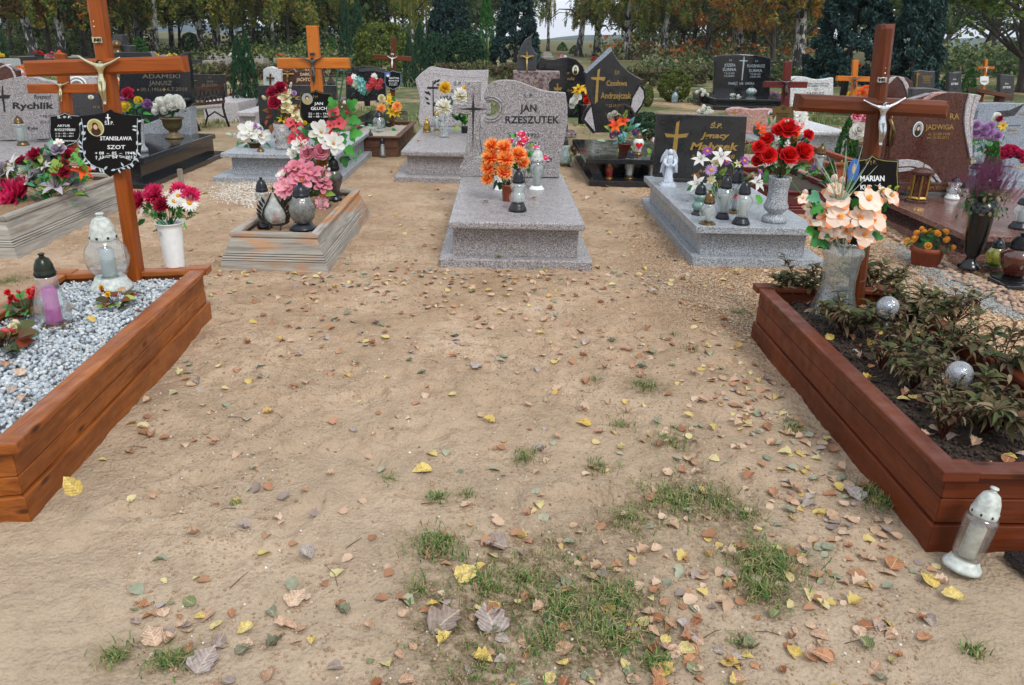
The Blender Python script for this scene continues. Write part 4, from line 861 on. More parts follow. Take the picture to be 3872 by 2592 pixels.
LM('black-lidded clear lantern with candle stub, rightmost of the group of five', 1062, 922, 475, 90, 'tulip', GL, DKM, DKM, lidf=.32, lidw=.63, basef=.15, basew=.98)
LM('lantern with dark green relief glass and black cap, leftmost of the group of five', 640, 825, 500, 78, 'waist', glass('green_relief_glass', (.3, .5, .45, 1), .5, .2, .5), DKM, BLK2, lidf=.36, lidw=.72, basef=.13, basew=.95)
LM('small round lantern with bronze lid and red rosebuds on the glass', 725, 918, 585, 85, 'globe', GL, BRZ, BRZ, lidf=.38, lidw=.62, basef=.07, basew=1.0)
# angel
def angel():
    X, Yb = m3_(325, 533); p = gp(X, Yb, SM); s = sc_at(p.y, .4); H = 355/2.614/s; t = thing('angel_statue', 'white plaster angel with folded hands and raised wings beside the black headstone', 'statue', p); A = plain('white_plaster', rgb('#c3cad4'), .6, 0, .1)
    g = N('antiqued_plaster'); mottle = g.noise(g.tc(), 60, 5); g.col(g.ramp(mottle, [(.3, rgb('#8f98a4')), (.45, rgb('#bcc5d2')), (.7, rgb('#cfd6e0'))])); g.p(.55); g.bump(mottle, .3, .003); A = g.m  # random mottling in the plaster's own colour and bump
    def b(n, f, sm=True, par=t): m = MB(); f(m); return m.build(n, A, par, sm)
    b('pedestal', lambda m: (m.box(-.215*H, .215*H, -.15*H, .15*H, 0, .05*H, M=Matrix.Translation(p)), m.box(-.17*H, .17*H, -.12*H, .12*H, .05*H, .10*H, M=Matrix.Translation(p))), False)
    b('robe', lambda m: m.lathe([(.135*H, .10*H), (.125*H, .14*H), (.10*H, .3*H), (.09*H, .45*H), (.078*H, .58*H), (.09*H, .68*H), (.10*H, .76*H), (.08*H, .82*H), (.035*H, .855*H), (.03*H, .875*H)], c=p, n=36, flute=.09, fn=9, sq=.72))
    def hd(m): m.lathe([(.0, .865*H), (.035*H, .875*H), (.052*H, .91*H), (.05*H, .95*H), (.03*H, .985*H), (0, 1.0*H)], c=p+Vector((0, -.02*H, 0)), n=14)
    h = b('head', hd)
    b('hair', lambda m: m.lathe([(.05*H, .85*H), (.066*H, .9*H), (.062*H, .96*H), (.035*H, 1.0*H), (0, 1.012*H)], c=p+Vector((0, .012*H, 0)), n=12), True, h)
    for sg in (-1, 1):
        b('arm', lambda m: m.tube([p+Vector((sg*.12*H, 0, .76*H)), p+Vector((sg*.15*H, -.06*H, .64*H)), p+Vector((sg*.09*H, -.12*H, .57*H)), p+Vector((sg*.012*H, -.14*H, .62*H))], [.045*H, .05*H, .04*H, .02*H], 8))
        def wg(m):
            for k in range(9):
                f = k/8; a0 = p+Vector((sg*(.05+.055*f)*H, .08*H, (.80+.10*math.sin(f*2.6))*H)); L = (.62-.10*f)*H; dr = Vector((sg*(.06+.2*f), .1, -1)).normalized()
                xx = Vector((1, 0, 0)); zz_ = xx.cross(dr).normalized(); xx = dr.cross(zz_); M = Matrix((xx, dr, zz_)).transposed().to_4x4(); petal(m, Matrix.Translation(a0+Vector((0, -.006*k, 0))) @ M, L, .10*H, 0, .15, .3, 5, pt_round)
            for k in range(9):
                f = k/8; a0 = p+Vector((sg*(.04+.10*f)*H, .05*H, (.90+.09*math.sin(.4+f*2.6))*H)); dr = Vector((sg*(.15+.2*f), 0, -1)).normalized(); zz_ = Vector((1, 0, 0)).cross(dr).normalized(); M = Matrix((dr.cross(zz_), dr, zz_)).transposed().to_4x4(); petal(m, Matrix.Translation(a0) @ M, .3*H, .08*H, 0, .2, .4, 4, pt_round)
        b('wing', wg)
angel()
t, p, H, r1 = pot('flared grey granite vase holding the red roses', *m3_(1400, 905), m3_(0, 455)[1], 43, 46, GR_M, SM, prof=[(1.05, 0), (1.08, .06), (1.0, .12), (.62, .18), (.62, .2), (1.03, .30), (1.08, .36), (.9, .46), (.83, .7), (.95, .95), (1, 1), (.85, 1), (.75, .9), (0, .9)], name='stone_vase', cat='vase', n=32)
red = [(200, 0, .0)]
rr_ = lambda zx, zy: (2700+zx/3.4836, 300+zy/3.4836)
RB = [('rose_red', 965, 660, 125), ('rose_red', 845, 680, 80), ('rose_red', 695, 795, 80), ('rose_red', 590, 890, 75), ('rose_red', 640, 960, 85), ('rose_red', 720, 1010, 98, .06), ('rose_red', 570, 1075, 70), ('rose_red', 985, 1010, 108, .06), ('rose_red', 1175, 960, 112, .04), ('rose_red', 1240, 735, 66), ('rose_red', 880, 950, 45), ('sprig_red', 640, 690, 75), ('sprig_red', 1085, 760, 60), ('sprig_red', 1150, 625, 45), ('sprig_red', 580, 610, 45), ('sprig_white', 830, 820, 55), ('sprig_white', 1190, 830, 55), ('sprig_red', 1020, 850, 45), ('sprig_white', 950, 880, 60), ('bud_white', 940, 560, 22), ('bud_white', 975, 550, 22), ('carnation_white', 1090, 585, 30)]
bouquet('large bouquet of artificial red roses with orange sprays in the granite vase', 'flowers', p+Vector((0, 0, H*.9)), p.y, [(k, *rr_(x, y), r/3.4836, *e) for k, x, y, r, *e in RB],
        [(k, mt, *rr_(x, y), L/3.4836, a) for k, mt, x, y, L, a in (('ovate', 'leaf_green', 740, 1130, 110, 150), ('ovate', 'leaf_bright', 800, 1120, 90, 110), ('ovate', 'leaf_bright', 990, 1150, 120, 200), ('ovate', 'leaf_green', 1130, 1120, 120, 100), ('ovate', 'leaf_green', 700, 1250, 150, 200), ('ovate', 'leaf_dark', 1100, 1230, 130, 150), ('long', 'leaf_green', 710, 620, 170, -15), ('long', 'leaf_sage', 760, 620, 150, 10), ('ovate', 'leaf_green', 900, 860, 130, -60), ('ovate', 'leaf_dark', 860, 780, 120, 0), ('ovate', 'leaf_bright', 690, 1180, 120, 180), ('long', 'leaf_bright', 1160, 840, 140, 60))], (['ovate'], ['leaf_green', 'leaf_dark', 'leaf_dark', 'leaf_bright'], 70, .05, .1), seed=4)
G_ = [('lily_white', 655, 280, 95), ('lily_white', 850, 260, 115), ('lily_white', 620, 520, 100, .05), ('lily_white', 1195, 505, 110, .02), ('daisy_lilac', 755, 375, 72, .06), ('daisy_purple', 720, 190, 62), ('daisy_purple', 905, 290, 55), ('daisy_purple', 1035, 430, 55), ('daisy_purple', 1085, 285, 62), ('daisy_purple', 1240, 380, 42), ('daisy_purple', 1275, 440, 25), ('lily_cream', 1015, 325, 48), ('magnolia_cream', 800, 310, 55), ('magnolia_cream', 760, 480, 50)]
bouquet('white lilies with purple gerberas lying behind the group of five lanterns', 'flowers', gp(*m3_(850, 690), SM), gp(*m3_(850, 690), SM).y-.03, [(k, *m3_(x, y), (.8 if k[:4] == 'lily' else .74)*r/2.614, *e) for k, x, y, r, *e in G_],
        [(k, mt, *m3_(x, y), L/2.614, a) for k, mt, x, y, L, a in (('ovate', 'leaf_bright', 1200, 620, 130, 150), ('ovate', 'leaf_green', 590, 530, 100, -120), ('fern', 'leaf_lime', 840, 430, 110, 30), ('fern', 'leaf_green', 780, 520, 120, 170), ('ovate', 'leaf_autumn', 650, 440, 110, -80), ('fern', 'leaf_green', 850, 520, 120, 100))], (['ovate', 'fern'], ['leaf_green', 'leaf_lime', 'leaf_autumn', 'leaf_dark'], 44, .05, .1), seed=8)

# ================================================================== foreground planters
SOIL = plain('dark_planting_soil', rgb('#3b2e24'), .95, 0, .35, vs=60); SANDY = plain('sandy_soil', rgb('#8a6e52'), .95, 0, .25, vs=50)
A_base = [(-2.35, 2.07), (-1.62, 2.23), (-1.765, 4.27), (-2.495, 4.12)]
tA, CA = planter('orange varnished wooden grave surround filled with grey gravel, left foreground', A_base, [(-.02, .098, .014, .014, 0), (.1, .168, .0, .0, 0), (.17, .275, -.002, -.002, 0)], (.275, .305, .03, .055), W_A, corner=True, fillz=.235, fillmat=plain('gravel_bed_base', rgb('#94989b'), .9))
# gravel: rounded-off chips; the nearest are single stones, the rest one loose mass
def chip(mb_list, rs): pass
def stone_mesh(seed, mat, sub=1, flat=.75):
    rs = random.Random(seed); phi = (1+5**.5)/2
    V = [Vector(v).normalized() for v in [(-1, phi, 0), (1, phi, 0), (-1, -phi, 0), (1, -phi, 0), (0, -1, phi), (0, 1, phi), (0, -1, -phi), (0, 1, -phi), (phi, 0, -1), (phi, 0, 1), (-phi, 0, -1), (-phi, 0, 1)]]
    F = [(0, 11, 5), (0, 5, 1), (0, 1, 7), (0, 7, 10), (0, 10, 11), (1, 5, 9), (5, 11, 4), (11, 10, 2), (10, 7, 6), (7, 1, 8), (3, 9, 4), (3, 4, 2), (3, 2, 6), (3, 6, 8), (3, 8, 9), (4, 9, 5), (2, 4, 11), (6, 2, 10), (8, 6, 7), (9, 8, 1)]
    V = [Vector((v.x*rs.uniform(.75, 1.2), v.y*rs.uniform(.7, 1.0), v.z*flat*rs.uniform(.8, 1.15))) for v in V]
    me = bpy.data.meshes.new('stone'); me.from_pydata([tuple(v) for v in V], [], F); me.materials.append(mat); me.update(); return me
def gravel_mat(name, cols, vs=4):
    g = N(name); ge = g.n('ShaderNodeNewGeometry'); oi = g.n('ShaderNodeObjectInfo'); f = g.math('FRACT', g.math('ADD', ge.outputs['Random Per Island'], oi.outputs['Random'])); c = g.ramp(f, [(i/(len(cols)-1), rgb(c)) for i, c in enumerate(cols)])
    n = g.noise(g.tc(), 120, 3); c = g.mix(g.ramp(n, [(.35, (.3,)*3), (.6, (0, 0, 0))]), c, rgb('#6d7278')); g.col(c); g.p(.8, 0, .3); return g.m
GRV = gravel_mat('grey_marble_chips', ['#858d93', '#aab4b9', '#c3ccd1', '#9aa2a8', '#d3dadd', '#b5b0a6']); GRV2 = gravel_mat('grey_fine_gravel', ['#6b6d6c', '#8a8d8c', '#a5a8a6', '#7d7468', '#bcb9b0']); PEA = gravel_mat('pea_gravel', ['#7c6044', '#a17f5c', '#bd9e7c', '#8b7a66', '#d0bfa8']); WPB = gravel_mat('white_pebbles', ['#c9c2b6', '#d9d5cb', '#b4a893', '#e2e0da'])
COBB = gravel_mat('river_cobble', ['#8d705c', '#b39077', '#a98d7a', '#c2a68c', '#9a7a6c'])
def scatter_mesh(name, pts, size, mats, seed, flat=.7, lo=.6):
    """pts (n,3); many small 20-face stones as one mesh"""
    r = np.random.default_rng(seed); n = len(pts); base = np.empty((12, 3), np.float32); me0 = stone_mesh(seed, mats, flat=flat); tmp = np.empty(36, np.float32); me0.vertices.foreach_get('co', tmp); base = tmp.reshape(12, 3)
    f0 = np.array([p.vertices[:] for p in me0.polygons]); bpy.data.meshes.remove(me0); s = size*r.uniform(lo, 1.4, n)
    Q = r.normal(size=(n, 4)); Q[:, 1:3] *= .4; Q /= np.linalg.norm(Q, axis=1)[:, None]; w_, x, y, z = Q.T
    Rm = np.stack([1-2*(y*y+z*z), 2*(x*y-z*w_), 2*(x*z+y*w_), 2*(x*y+z*w_), 1-2*(x*x+z*z), 2*(y*z-x*w_), 2*(x*z-y*w_), 2*(y*z+x*w_), 1-2*(x*x+y*y)], 1).reshape(n, 3, 3)
    B = base[None]*(1+r.uniform(-.22, .22, (n, 12, 3))); V = np.einsum('nij,nkj->nki', Rm, B)*s[:, None, None]+np.asarray(pts)[:, None, :]
    F = (f0[None]+np.arange(n)[:, None, None]*12).reshape(-1, 3); return npmesh(name, V.reshape(-1, 3), F, mats)
def in_rect(C, o, n, seed, margin=1):
    r = np.random.default_rng(seed); A, B, Cc, D = [np.array(C(i, o)) for i in range(4)]; u, v = r.random((2, n, 1)); a = A*(1-u)+B*u; b = D*(1-u)+Cc*u; return a*(1-v)+b*v
q = in_rect(CA, -.05, 7000, 5); z = .242+NR.random(len(q))*.022; pts = np.column_stack([q, z]); pts = pts[np.argsort(pts[:, 1])]
sm = [stone_mesh(k, GRV) for k in range(6)]
for p_ in pts[:300]: inst('stone', sm[random.randrange(6)], tA, TRS((p_[0], p_[1], p_[2]+.004), Vector((random.gauss(0, .4), random.gauss(0, .4), 1)).to_track_quat('Z', 'Y') @ Matrix.Rotation(random.uniform(0, 6), 3, 'Z').to_quaternion(), random.uniform(.0075, .0125)))
o = put('gravel', scatter_mesh('gravel', pts[300:]-np.array(ORG[tA.name]), .0098, GRV, 4, .75), tA, kind='stuff')

B_base = [(1.40, 2.185), (2.13, 2.20), (2.10, 4.16), (1.372, 4.16)]
tB, CB = planter('mahogany stained wooden grave surround planted with wilting shrubs, right foreground', B_base, [(-.03, .090, .014, .012, 0), (.096, .185, .002, .0, 0), (.188, .272, .0, .0, 0)], (.272, .30, .026, .05), W_B, corner=True, fillz=.215, fillmat=SOIL)

q = in_rect(CB, -.04, 3600, 15); o = put('soil_clods', scatter_mesh('soil_clods', np.column_stack([q, .219+NR.random(len(q))*.008])-np.array(ORG[tB.name]), .0075, plain('dark_soil_clods', rgb('#40332a'), .95, 0, .35, vs=90), 14, .8, .3), tB, kind='stuff')
# ================================================================== cross of Stanislawa Szot
YA = 4.12
tX = cross('tall amber wooden cross with gilded crucifix figure and black plate of Stanisława Szot', YA, (320, -190, 501, 1035), 48, (90, 262, 690, 243), 56, W_AX, .2, .075, (390, 305, 165), SILG, (368, 152, 36, 22), SILG)
plX = plate(tX, 302, 536, 421, 662, YA-.03, BLKP, None, plain('silver_etching', rgb('#b7c4cc'), .4, 0, .05))
zA = lambda x, y: (x/2.24, y/2.24)
YP = YA-.037
oval(plX, 812/2.24, 1082/2.24, 71/2.24, 72/2.24, YP+.003, ENO, 'portrait', plain('pale_gold_ring', rgb('#c5c49a'), .3, 0, .05), (ENR, SKIN, ENR))
for s, a, b, y, h, bo in (('Ś.', 888, 912, 1058, 30, .0), ('P.', 940, 963, 1058, 30, .0), ('STANISŁAWA', 850, 1118, 1190, 33, .03), ('SZOT', 910, 1062, 1264, 33, .03), ('+ 08  –  05  –  1944', 806, 1140, 1310, 24, .03), ('† 13  –  04  –  2013', 808, 1146, 1344, 24, .03), ('SPOCZYWAJ W POKOJU', 835, 1108, 1362, 16, .0)):
    txt(plX, s, a/2.24, b/2.24, y/2.24, h/2.24, YP, WHT, bo, arc=(-2.2 if s.startswith('SPO') else 0))
engr(plX, [[(405.6, 432), (409.8, 432), (410, 444), (417, 445), (417, 449), (410.5, 448.5), (413, 472), (410, 473), (407, 448), (400.5, 447.5), (400.5, 444), (406.6, 444)]], YP, WHT)
# objects on the gravel
lantern('large round crackled glass lantern with white vented lid, in front of the tall amber cross', 402, 1108, 817, 82, 'globe', glass('blue_tinged_glass', (.9, .95, .97, 1), .06, .04, .35, 40), CERW, CERW, .252, .33, .17, .95, .58)
lantern('pear-shaped lantern with pink flame insert and black-green lid, on the gravel', 190, 1250, 970, 66, 'vase', GL, plain('black_green_lid', rgb('#23291c'), .25, .5, .1), BRZ, .252, .29, .06, .92, .56, candle=plain('pink_insert', rgb('#9b1d80'), .3, 0, .1))
t, p, H, r1 = pot('tall white plastic cone vase at the corner of the gravel bed', 657, 1046, 847, 50, 34, PLW, .25, prof=[(.66, 0), (.66, .05), (.80, .6), (.88, .9), (.92, .97), (1.1, 1), (1.05, 1.005), (.82, .97), (.75, .9), (0, .9)], name='cone_vase', cat='vase', n=32)
m = MB(); c_ = fp(608, 884, p.y-r1*.80); m.box(c_.x-.012, c_.x+.012, c_.y-.001, c_.y+.001, c_.z-.011, c_.z+.011); m.build('price_sticker', plain('grey_sticker', rgb('#9fa19d'), .6), t)
fA = lambda x, y: (x/2.24, 500+y/2.24)
FB = [('mum_magenta', 1310, 535, 75), ('mum_magenta', 1185, 590, 72), ('mum_magenta', 1150, 655, 60), ('mum_crimson', 1375, 625, 62, .03), ('mum_magenta', 1520, 505, 62), ('mum_magenta', 1615, 545, 62), ('daisy_white', 1432, 545, 48), ('daisy_white', 1510, 540, 50, .03), ('daisy_white', 1475, 585, 50, .05), ('daisy_white', 1605, 600, 60, .05), ('daisy_white', 1180, 680, 42, .04)]
bouquet('pink dahlias and white daisies in the tall white cone vase', 'flowers', p+Vector((0, 0, H*.88)), p.y, [(k, *fA(x, y), 1.15*r/2.24, *e) for k, x, y, r, *e in FB],
        [(k, mt, *fA(x, y), L/2.24, a) for k, mt, x, y, L, a in (('ovate', 'leaf_green', 1150, 725, 90, -95), ('ovate', 'leaf_green', 1230, 740, 90, -130), ('ovate', 'leaf_bright', 1270, 640, 90, 10), ('ovate', 'leaf_green', 1450, 720, 90, 170), ('fern', 'leaf_bright', 1350, 740, 110, 175), ('fern', 'leaf_bright', 1500, 700, 100, 100), ('fern', 'leaf_bright', 1600, 660, 90, 70), ('long', 'leaf_bright', 1560, 760, 80, 160))], (['ovate', 'fern'], ['leaf_green', 'leaf_bright', 'leaf_dark'], 110, .03, .055), seed=9)
def begonia(label, x, y, r, z, n=9, fl=('petal_coral',), mat=('leaf_autumn', 'leaf_bright', 'leaf_balsam'), seed=1):
    p = gp(x, y, z); s = sc_at(p.y, z); rs = random.Random(seed); t = thing('begonia_plant', label, 'plant', p); R = r/s
    for i in range(n*2):
        a = rs.uniform(0, 6.28); e = rs.uniform(.2, 1.2); d = Vector((math.cos(a), math.sin(a), e)); b = p+d*R*rs.uniform(.2, .6)
        up = Vector((rs.uniform(-.4, .4), -.5, 1)).normalized(); d = Vector((math.cos(a), math.sin(a), .25)).normalized(); xx = d.cross(up).normalized(); zz_ = xx.cross(d)
        inst('leaf', leaf_mesh('ovate', P[rs.choice(mat)]), t, Matrix.Translation(b) @ Matrix((xx, d, zz_)).transposed().to_4x4() @ Matrix.Diagonal((R*.95, R*.75, R*.8, 1)))
    for i in range(n):
        a = rs.uniform(0, 6.28); b = p+Vector((math.cos(a)*.55*R, math.sin(a)*.5*R, R*rs.uniform(.7, 1.25))); k = rs.choice(fl)
        m = MB(); m.tube([p, p.lerp(b, .6), b], .0015, 4); m.build('stem', P['stem_red'], t)
        inst('flower', bloom_mesh('carnation', P[k], P[k]) if rs.random() < .6 else bloom_mesh('bud', P[k], P['petal_lemon']), t, TRS(b, face((rs.uniform(-1, 1), -1, 1)), R*.17))
begonia('young begonia with yellow-red buds in the middle of the gravel', 440, 1165, 70, .255, 8, ('petal_yellow', 'petal_coral'), ('leaf_lime', 'leaf_balsam', 'leaf_autumn'), 1)
begonia('red begonia behind the pear-shaped lantern', 105, 1200, 85, .255, 14, ('petal_coral', 'petal_red'), seed=2)
begonia('green begonia with pale red buds at the left picture edge', 20, 1330, 105, .255, 12, ('petal_coral', 'petal_cream'), ('leaf_green', 'leaf_autumn', 'leaf_balsam'), seed=3)

# ================================================================== right planter contents
YB = 4.04
tK = cross('brown chamfered wooden cross with silver crucifix figure and black plate of Marian Kuroś', YB, (3366, 92, 3256, 1085), 50, (3022, 390, 3592, 418), 60, W_BX, .15, .085, (3332, 462, 165), SILV, (3335, 303, 33, 20), SILV, cham=.02)
plK = plate(tK, 3197, 3397, 592, 800, YB-.03, BLKP, plain('gold_rope_edge', rgb('#8c8142'), .5)); YQ = YB-.037
oval(plK, 3226, 645, 22, 44, YQ+.003, ENB, 'portrait', ENB, (ENG, SKIN, ENB))
for s, a, b, y, h, mt in (('Ś. † P.', 3272, 3312, 620, 13, GOLD), ('MARIAN', 3252, 3344, 685, 20, WHT), ('KUROŚ', 3253, 3332, 717, 17, WHT), ('20', 3232, 3253, 741, 13, WHT)): txt(plK, s, a, b, y, h, YQ, mt, .03)
t, p, H, r1 = pot('large cut-glass vase with waisted foot among the wilting shrubs', 3170, 1222, 925, 74, 88, GLF, .22, prof=[(1.15, 0), (1.2, .05), (1.12, .14), (.86, .36), (.80, .52), (.88, .78), (1.0, .84), (1.0, .87), (.88, .93), (.84, .97), (.9, 1), (.84, 1.0), (.80, .93), (.72, .5), (.95, .1), (0, .06)], name='glass_vase', cat='vase', n=40, flute=.035, fn=9)
v1 = lambda x, y: (3072+x/2.24, 480+y/2.24)
OB = [('orchid_peach', 210, 595, 95), ('orchid_peach', 480, 625, 100, .05), ('orchid_peach', 225, 760, 95, .05), ('orchid_peach', 410, 770, 92, .06), ('orchid_peach', 520, 800, 90, .05), ('orchid_peach', 90, 770, 85), ('orchid_peach', 175, 850, 85), ('orchid_peach', 430, 920, 90, .05), ('orchid_peach', 290, 890, 70), ('orchid_peach', 20, 700, 80), ('orchid_peach', 665, 590, 70), ('orchid_peach', 600, 560, 55), ('bud_peach', 185, 440, 48), ('bud_peach', 615, 620, 42), ('bud_peach', 250, 450, 36), ('orchid_peach', 190, 520, 55), ('berry', 132, 435, 20), ('berry', 110, 400, 20), ('berry', 650, 510, 20), ('berry', 715, 515, 22), ('berry', 595, 535, 20), ('berry', 665, 545, 14), ('orchid_peach', 120, 910, 50), ('berry', 248, 296, 14), ('bud_peach', -60, 560, 40), ('orchid_peach', -75, 610, 42), ('bud_peach', -35, 660, 40), ('berry', -190, 440, 12), ('berry', -180, 460, 12)]
bouquet('artificial peach orchids with green berries and long grass in the cut-glass vase', 'flowers', p+Vector((0, 0, H*.8)), p.y, [(k, *v1(x, y), (1.2 if k[0] == 'o' else 1)*r/2.24, *e) for k, x, y, r, *e in OB],
        [(k, mt, *v1(x, y), L/2.24, a) for k, mt, x, y, L, a in (('ivy', 'leaf_mint', 60, 590, 130, -100), ('ivy', 'leaf_bright', 70, 660, 120, -130), ('ivy', 'leaf_bright', 0, 830, 150, 170), ('ivy', 'leaf_green', 120, 940, 170, -110), ('ivy', 'leaf_bright', 330, 680, 120, 60), ('ivy', 'leaf_bright', 290, 800, 80, 200), ('ivy', 'leaf_green', 500, 920, 100, 100), ('ivy', 'leaf_green', 430, 1020, 70, 170), ('ovate', 'leaf_green', 30, 870, 150, 190))]+
        [('strap', 'leaf_sage', *v1(235+i*4-30, 620), (250+60*(i*7 % 5))/2.24, -46+i*4.4+(i*5 % 3)*3, -.05) for i in range(17)], (['ovate', 'ivy', 'long'], ['leaf_dark', 'leaf_green', 'leaf_dark'], 46, .05, .09), seed=10)
def wilt(label, x, y, r, seed, z=.22, h=.18, n=230):
    p = gp(x, y, z); R = 1.42*r/sc_at(p.y, z+.1); rs = random.Random(seed); t = thing('wilting_shrub', label, 'plant', p); ns = 17
    for k in range(ns):
        a = 6.28*k/ns+rs.uniform(-.3, .3); tip = p+Vector((math.cos(a*2.1)*R*rs.uniform(.15, 1.0), math.sin(a*2.1)*R*rs.uniform(.15, 1.0), h*rs.uniform(.45, 1.1))); md = p.lerp(tip, .5)+Vector((0, 0, h*.15)); m = MB(); m.tube([p, md, tip], [.004, .003, .002], 5); m.build('stem', P['stem_red'], t)
        for i in range(int(n*1.2)//ns):
            f = .35+.65*(i/(int(n*1.2)//ns))**.7; b = md.lerp(tip, max(0, f*2-1)) if f > .5 else p.lerp(md, f*2); aa = i*2.4+a; dn = rs.random() < .3
            d = Vector((math.cos(aa), math.sin(aa), -.75 if dn else .45*f)).normalized(); up = Vector((0, 0, 1)) if not dn else Vector((math.cos(aa), math.sin(aa), .6)).normalized(); xx = d.cross(up+Vector((rs.uniform(-.4, .4), rs.uniform(-.4, .4), 0))).normalized(); zz_ = xx.cross(d)
            inst('leaf', leaf_mesh(rs.choice(['long', 'ovate', 'long']), P['leaf_wither' if (dn and rs.random() < .8) or rs.random() < .25 else 'leaf_balsam']), t, Matrix.Translation(b) @ Matrix((xx, d, zz_)).transposed().to_4x4() @ Matrix.Diagonal((R*.29*rs.uniform(.5, 1.2), R*.30*rs.uniform(.75, 1.2), R*.29, 1)))
wilt('wilting shrub in the far left corner of the mahogany surround', 3020, 1130, 105, 1)
wilt('wilting shrub right behind the cut-glass vase', 3290, 1105, 110, 2)
wilt('wilting shrub in front of the cut-glass vase, left of the upper solar globe', 3200, 1270, 125, 3)
wilt('wilting shrub right of the upper solar globe', 3460, 1230, 145, 4)
wilt('wilting shrub half way along the surround, left of the lower solar globe', 3450, 1470, 125, 5)
wilt('wilting shrub right of the lower solar globe at the picture edge', 3770, 1430, 145, 6)
wilt('nearest wilting shrub with curled brown leaves, by the front rail', 3720, 1640, 180, 7, n=290)
def solar(label, x, y, r, foot):
    X, F_ = x, foot; p = gp(X, F_, .22); s = sc_at(p.y, .4); c = fp(x, y, p.y); R = r/s; t = thing('solar_globe_lamp', label, 'garden lamp', p)
    m = MB(); m.lathe([(R*math.sin(a), -R*math.cos(a)) for a in [math.pi*k/12*.999+.0005 for k in range(13)]], c=c, n=24); m.build('crackle_globe', GLC, t, True)
    m = MB(); m.lathe([(R*math.sin(a)*.55, -R*math.cos(a)*.55) for a in [math.pi*k/8*.999+.0005 for k in range(9)]], c=c, n=14); m.build('inner_reflector', plain('mirror_insert', rgb('#8d949c'), .25, .7, .2), t, True)
    m = MB(); m.lathe([(R*.5, -R*1.25), (R*.75, -R*1.1), (R*.78, -R*.82), (R*.6, -R*.75)], c=c, n=20); m.build('collar', PEWT, t, True)
    m = MB(); m.tube([p-Vector((0, 0, .05)), c-Vector((0, 0, R*1.1))], R*.24, 10); m.build('stake', PEWT, t, True)
wilt('low wilting shrub in the gap between the two solar globes', 3590, 1330, 95, 8, n=130)
wilt('small wilting shrub against the left rail below the cut-glass vase', 3330, 1400, 70, 9, n=110)
wilt('bushy wilting shrub in the middle of the mahogany surround', 3400, 1340, 100, 11, n=150)
wilt('wilting shrub near the left rail in the nearer half of the mahogany surround', 3560, 1660, 90, 12, n=130)
wilt('wilting shrub against the right rail, upper half of the mahogany surround', 3600, 1230, 100, 13, n=130)
wilt('small wilting shrub between the lower solar globe and the left rail', 3560, 1560, 85, 10, n=120)
solar('crackled solar globe lamp on a steel stake, upper of the two in the mahogany surround', 3357, 1160, 40, 1310)
solar('crackled solar globe lamp, lower of the two in the mahogany surround', 3628, 1413, 48, 1560)
lantern('white-capped clear lantern with brown leaf print leaning at the front corner of the mahogany surround', 3655, 2170, 1870, 66, 'cyl', glass('dusty_glass', (.82, .8, .76, 1), .1, .15), CERW, CERW, 0, .33, .13, 1.08, .74, lean=(.17, -.06), candle=CERW)
m = MB(); a = gp(3790, 2110); b_ = gp(3880, 2240); m.hexa([(a.x, a.y, 0), (a.x+.06, b_.y-.14, 0), (a.x+.5, b_.y-.14, 0), (a.x+.5, a.y, 0), (a.x, a.y, .03), (a.x+.06, b_.y-.14, .03), (a.x+.5, b_.y-.14, .03), (a.x+.5, a.y, .03)]); tag(m.build('black_stone_tile', GR_B, None, bevel=.004), 'black polished stone tile on the sand at the lower right edge', 'tile')

bpy.data.objects.remove(_fo) if False else None
# ================================================================== Gluch: weathered planter and light cross
G_base = [(-2.05, 5.27), (-1.30, 5.26), (-1.345, 7.15), (-2.09, 7.16)]
tG, CG = planter('grey weathered flared wooden grave surround with orange knots, left of the middle grave', G_base, [(-.02, .062, .012, -.006, 0), (.066, .078, -.004, -.010, 0), (.082, .094, -.010, -.016, 0), (.098, .110, -.016, -.022, 0), (.114, .222, -.026, -.075, 0)], (.222, .252, -.062, .125), W_G, fillz=.19, fillmat=SANDY, inner=-.11)
YG = 7.0
tH = cross('light orange wooden cross with dark metal figure and black plate of Jan Głuch', YG, (1177, 98, 1216, 620), 41, (1048, 241, 1319, 240), 38, W_O, .1, .06, (1184, 265, 100), PEWT, (1181, 205, 19, 10), PEWT, cham=.006)
plH = plate(tH, 1133, 1256, 343, 482, YG-.02, BLKP, plain('dull_gold_line', rgb('#6d6338'), .5), None); YH = YG-.027
oval(plH, 1162, 375, 21, 21, YH+.003, ENG, 'portrait', ENG, (ENR, SKIN, ENO)); zh = lambda x, y: (900+x/3.485, 150+y/3.485)
for s, a, b, y, h in (('Ś † P', 985, 1052, 770, 30), ('JAN', 1005, 1120, 862, 36), ('GŁUCH', 960, 1172, 928, 40), ('22 – 10 – 1940', 930, 1208, 990, 24), ('05 – 08 – 2011', 930, 1208, 1028, 24)):
    txt(plH, s, zh(a, 0)[0], zh(b, 0)[0], zh(0, y)[1], h/3.485, YH, WHT if y > 800 else GOLD, .035)
u1 = lambda x, y: (800+x/2.8514, 550+y/2.8514)
def LG(label, x, yb, yt, r, *a, **k): X, B = u1(x, yb); T = u1(x, yt)[1]; return lantern(label, X, B, T, r/2.8514, *a, z=.2, **k)
LG('round grey lantern with ribbed relief glass and dark cap, front of the weathered surround', 968, 920, 415, 145, 'globe', GLG, DKM, DKM, lidf=.30, lidw=.60, basef=.12, basew=1.02, flute=.05, dz=0)
LG('tall clear lantern with silver-grey lid at the left side of the weathered surround', 565, 885, 355, 78, 'taper', GLF, DKM, DKM, lidf=.28, lidw=.8, basef=.07)
LG('heart-waisted black glass lantern with black cap, right rear of the weathered surround', 1325, 600, 125, 90, 'tulip', GLK, BLKP, DKM, lidf=.3, lidw=.66, basef=.1, basew=.8)
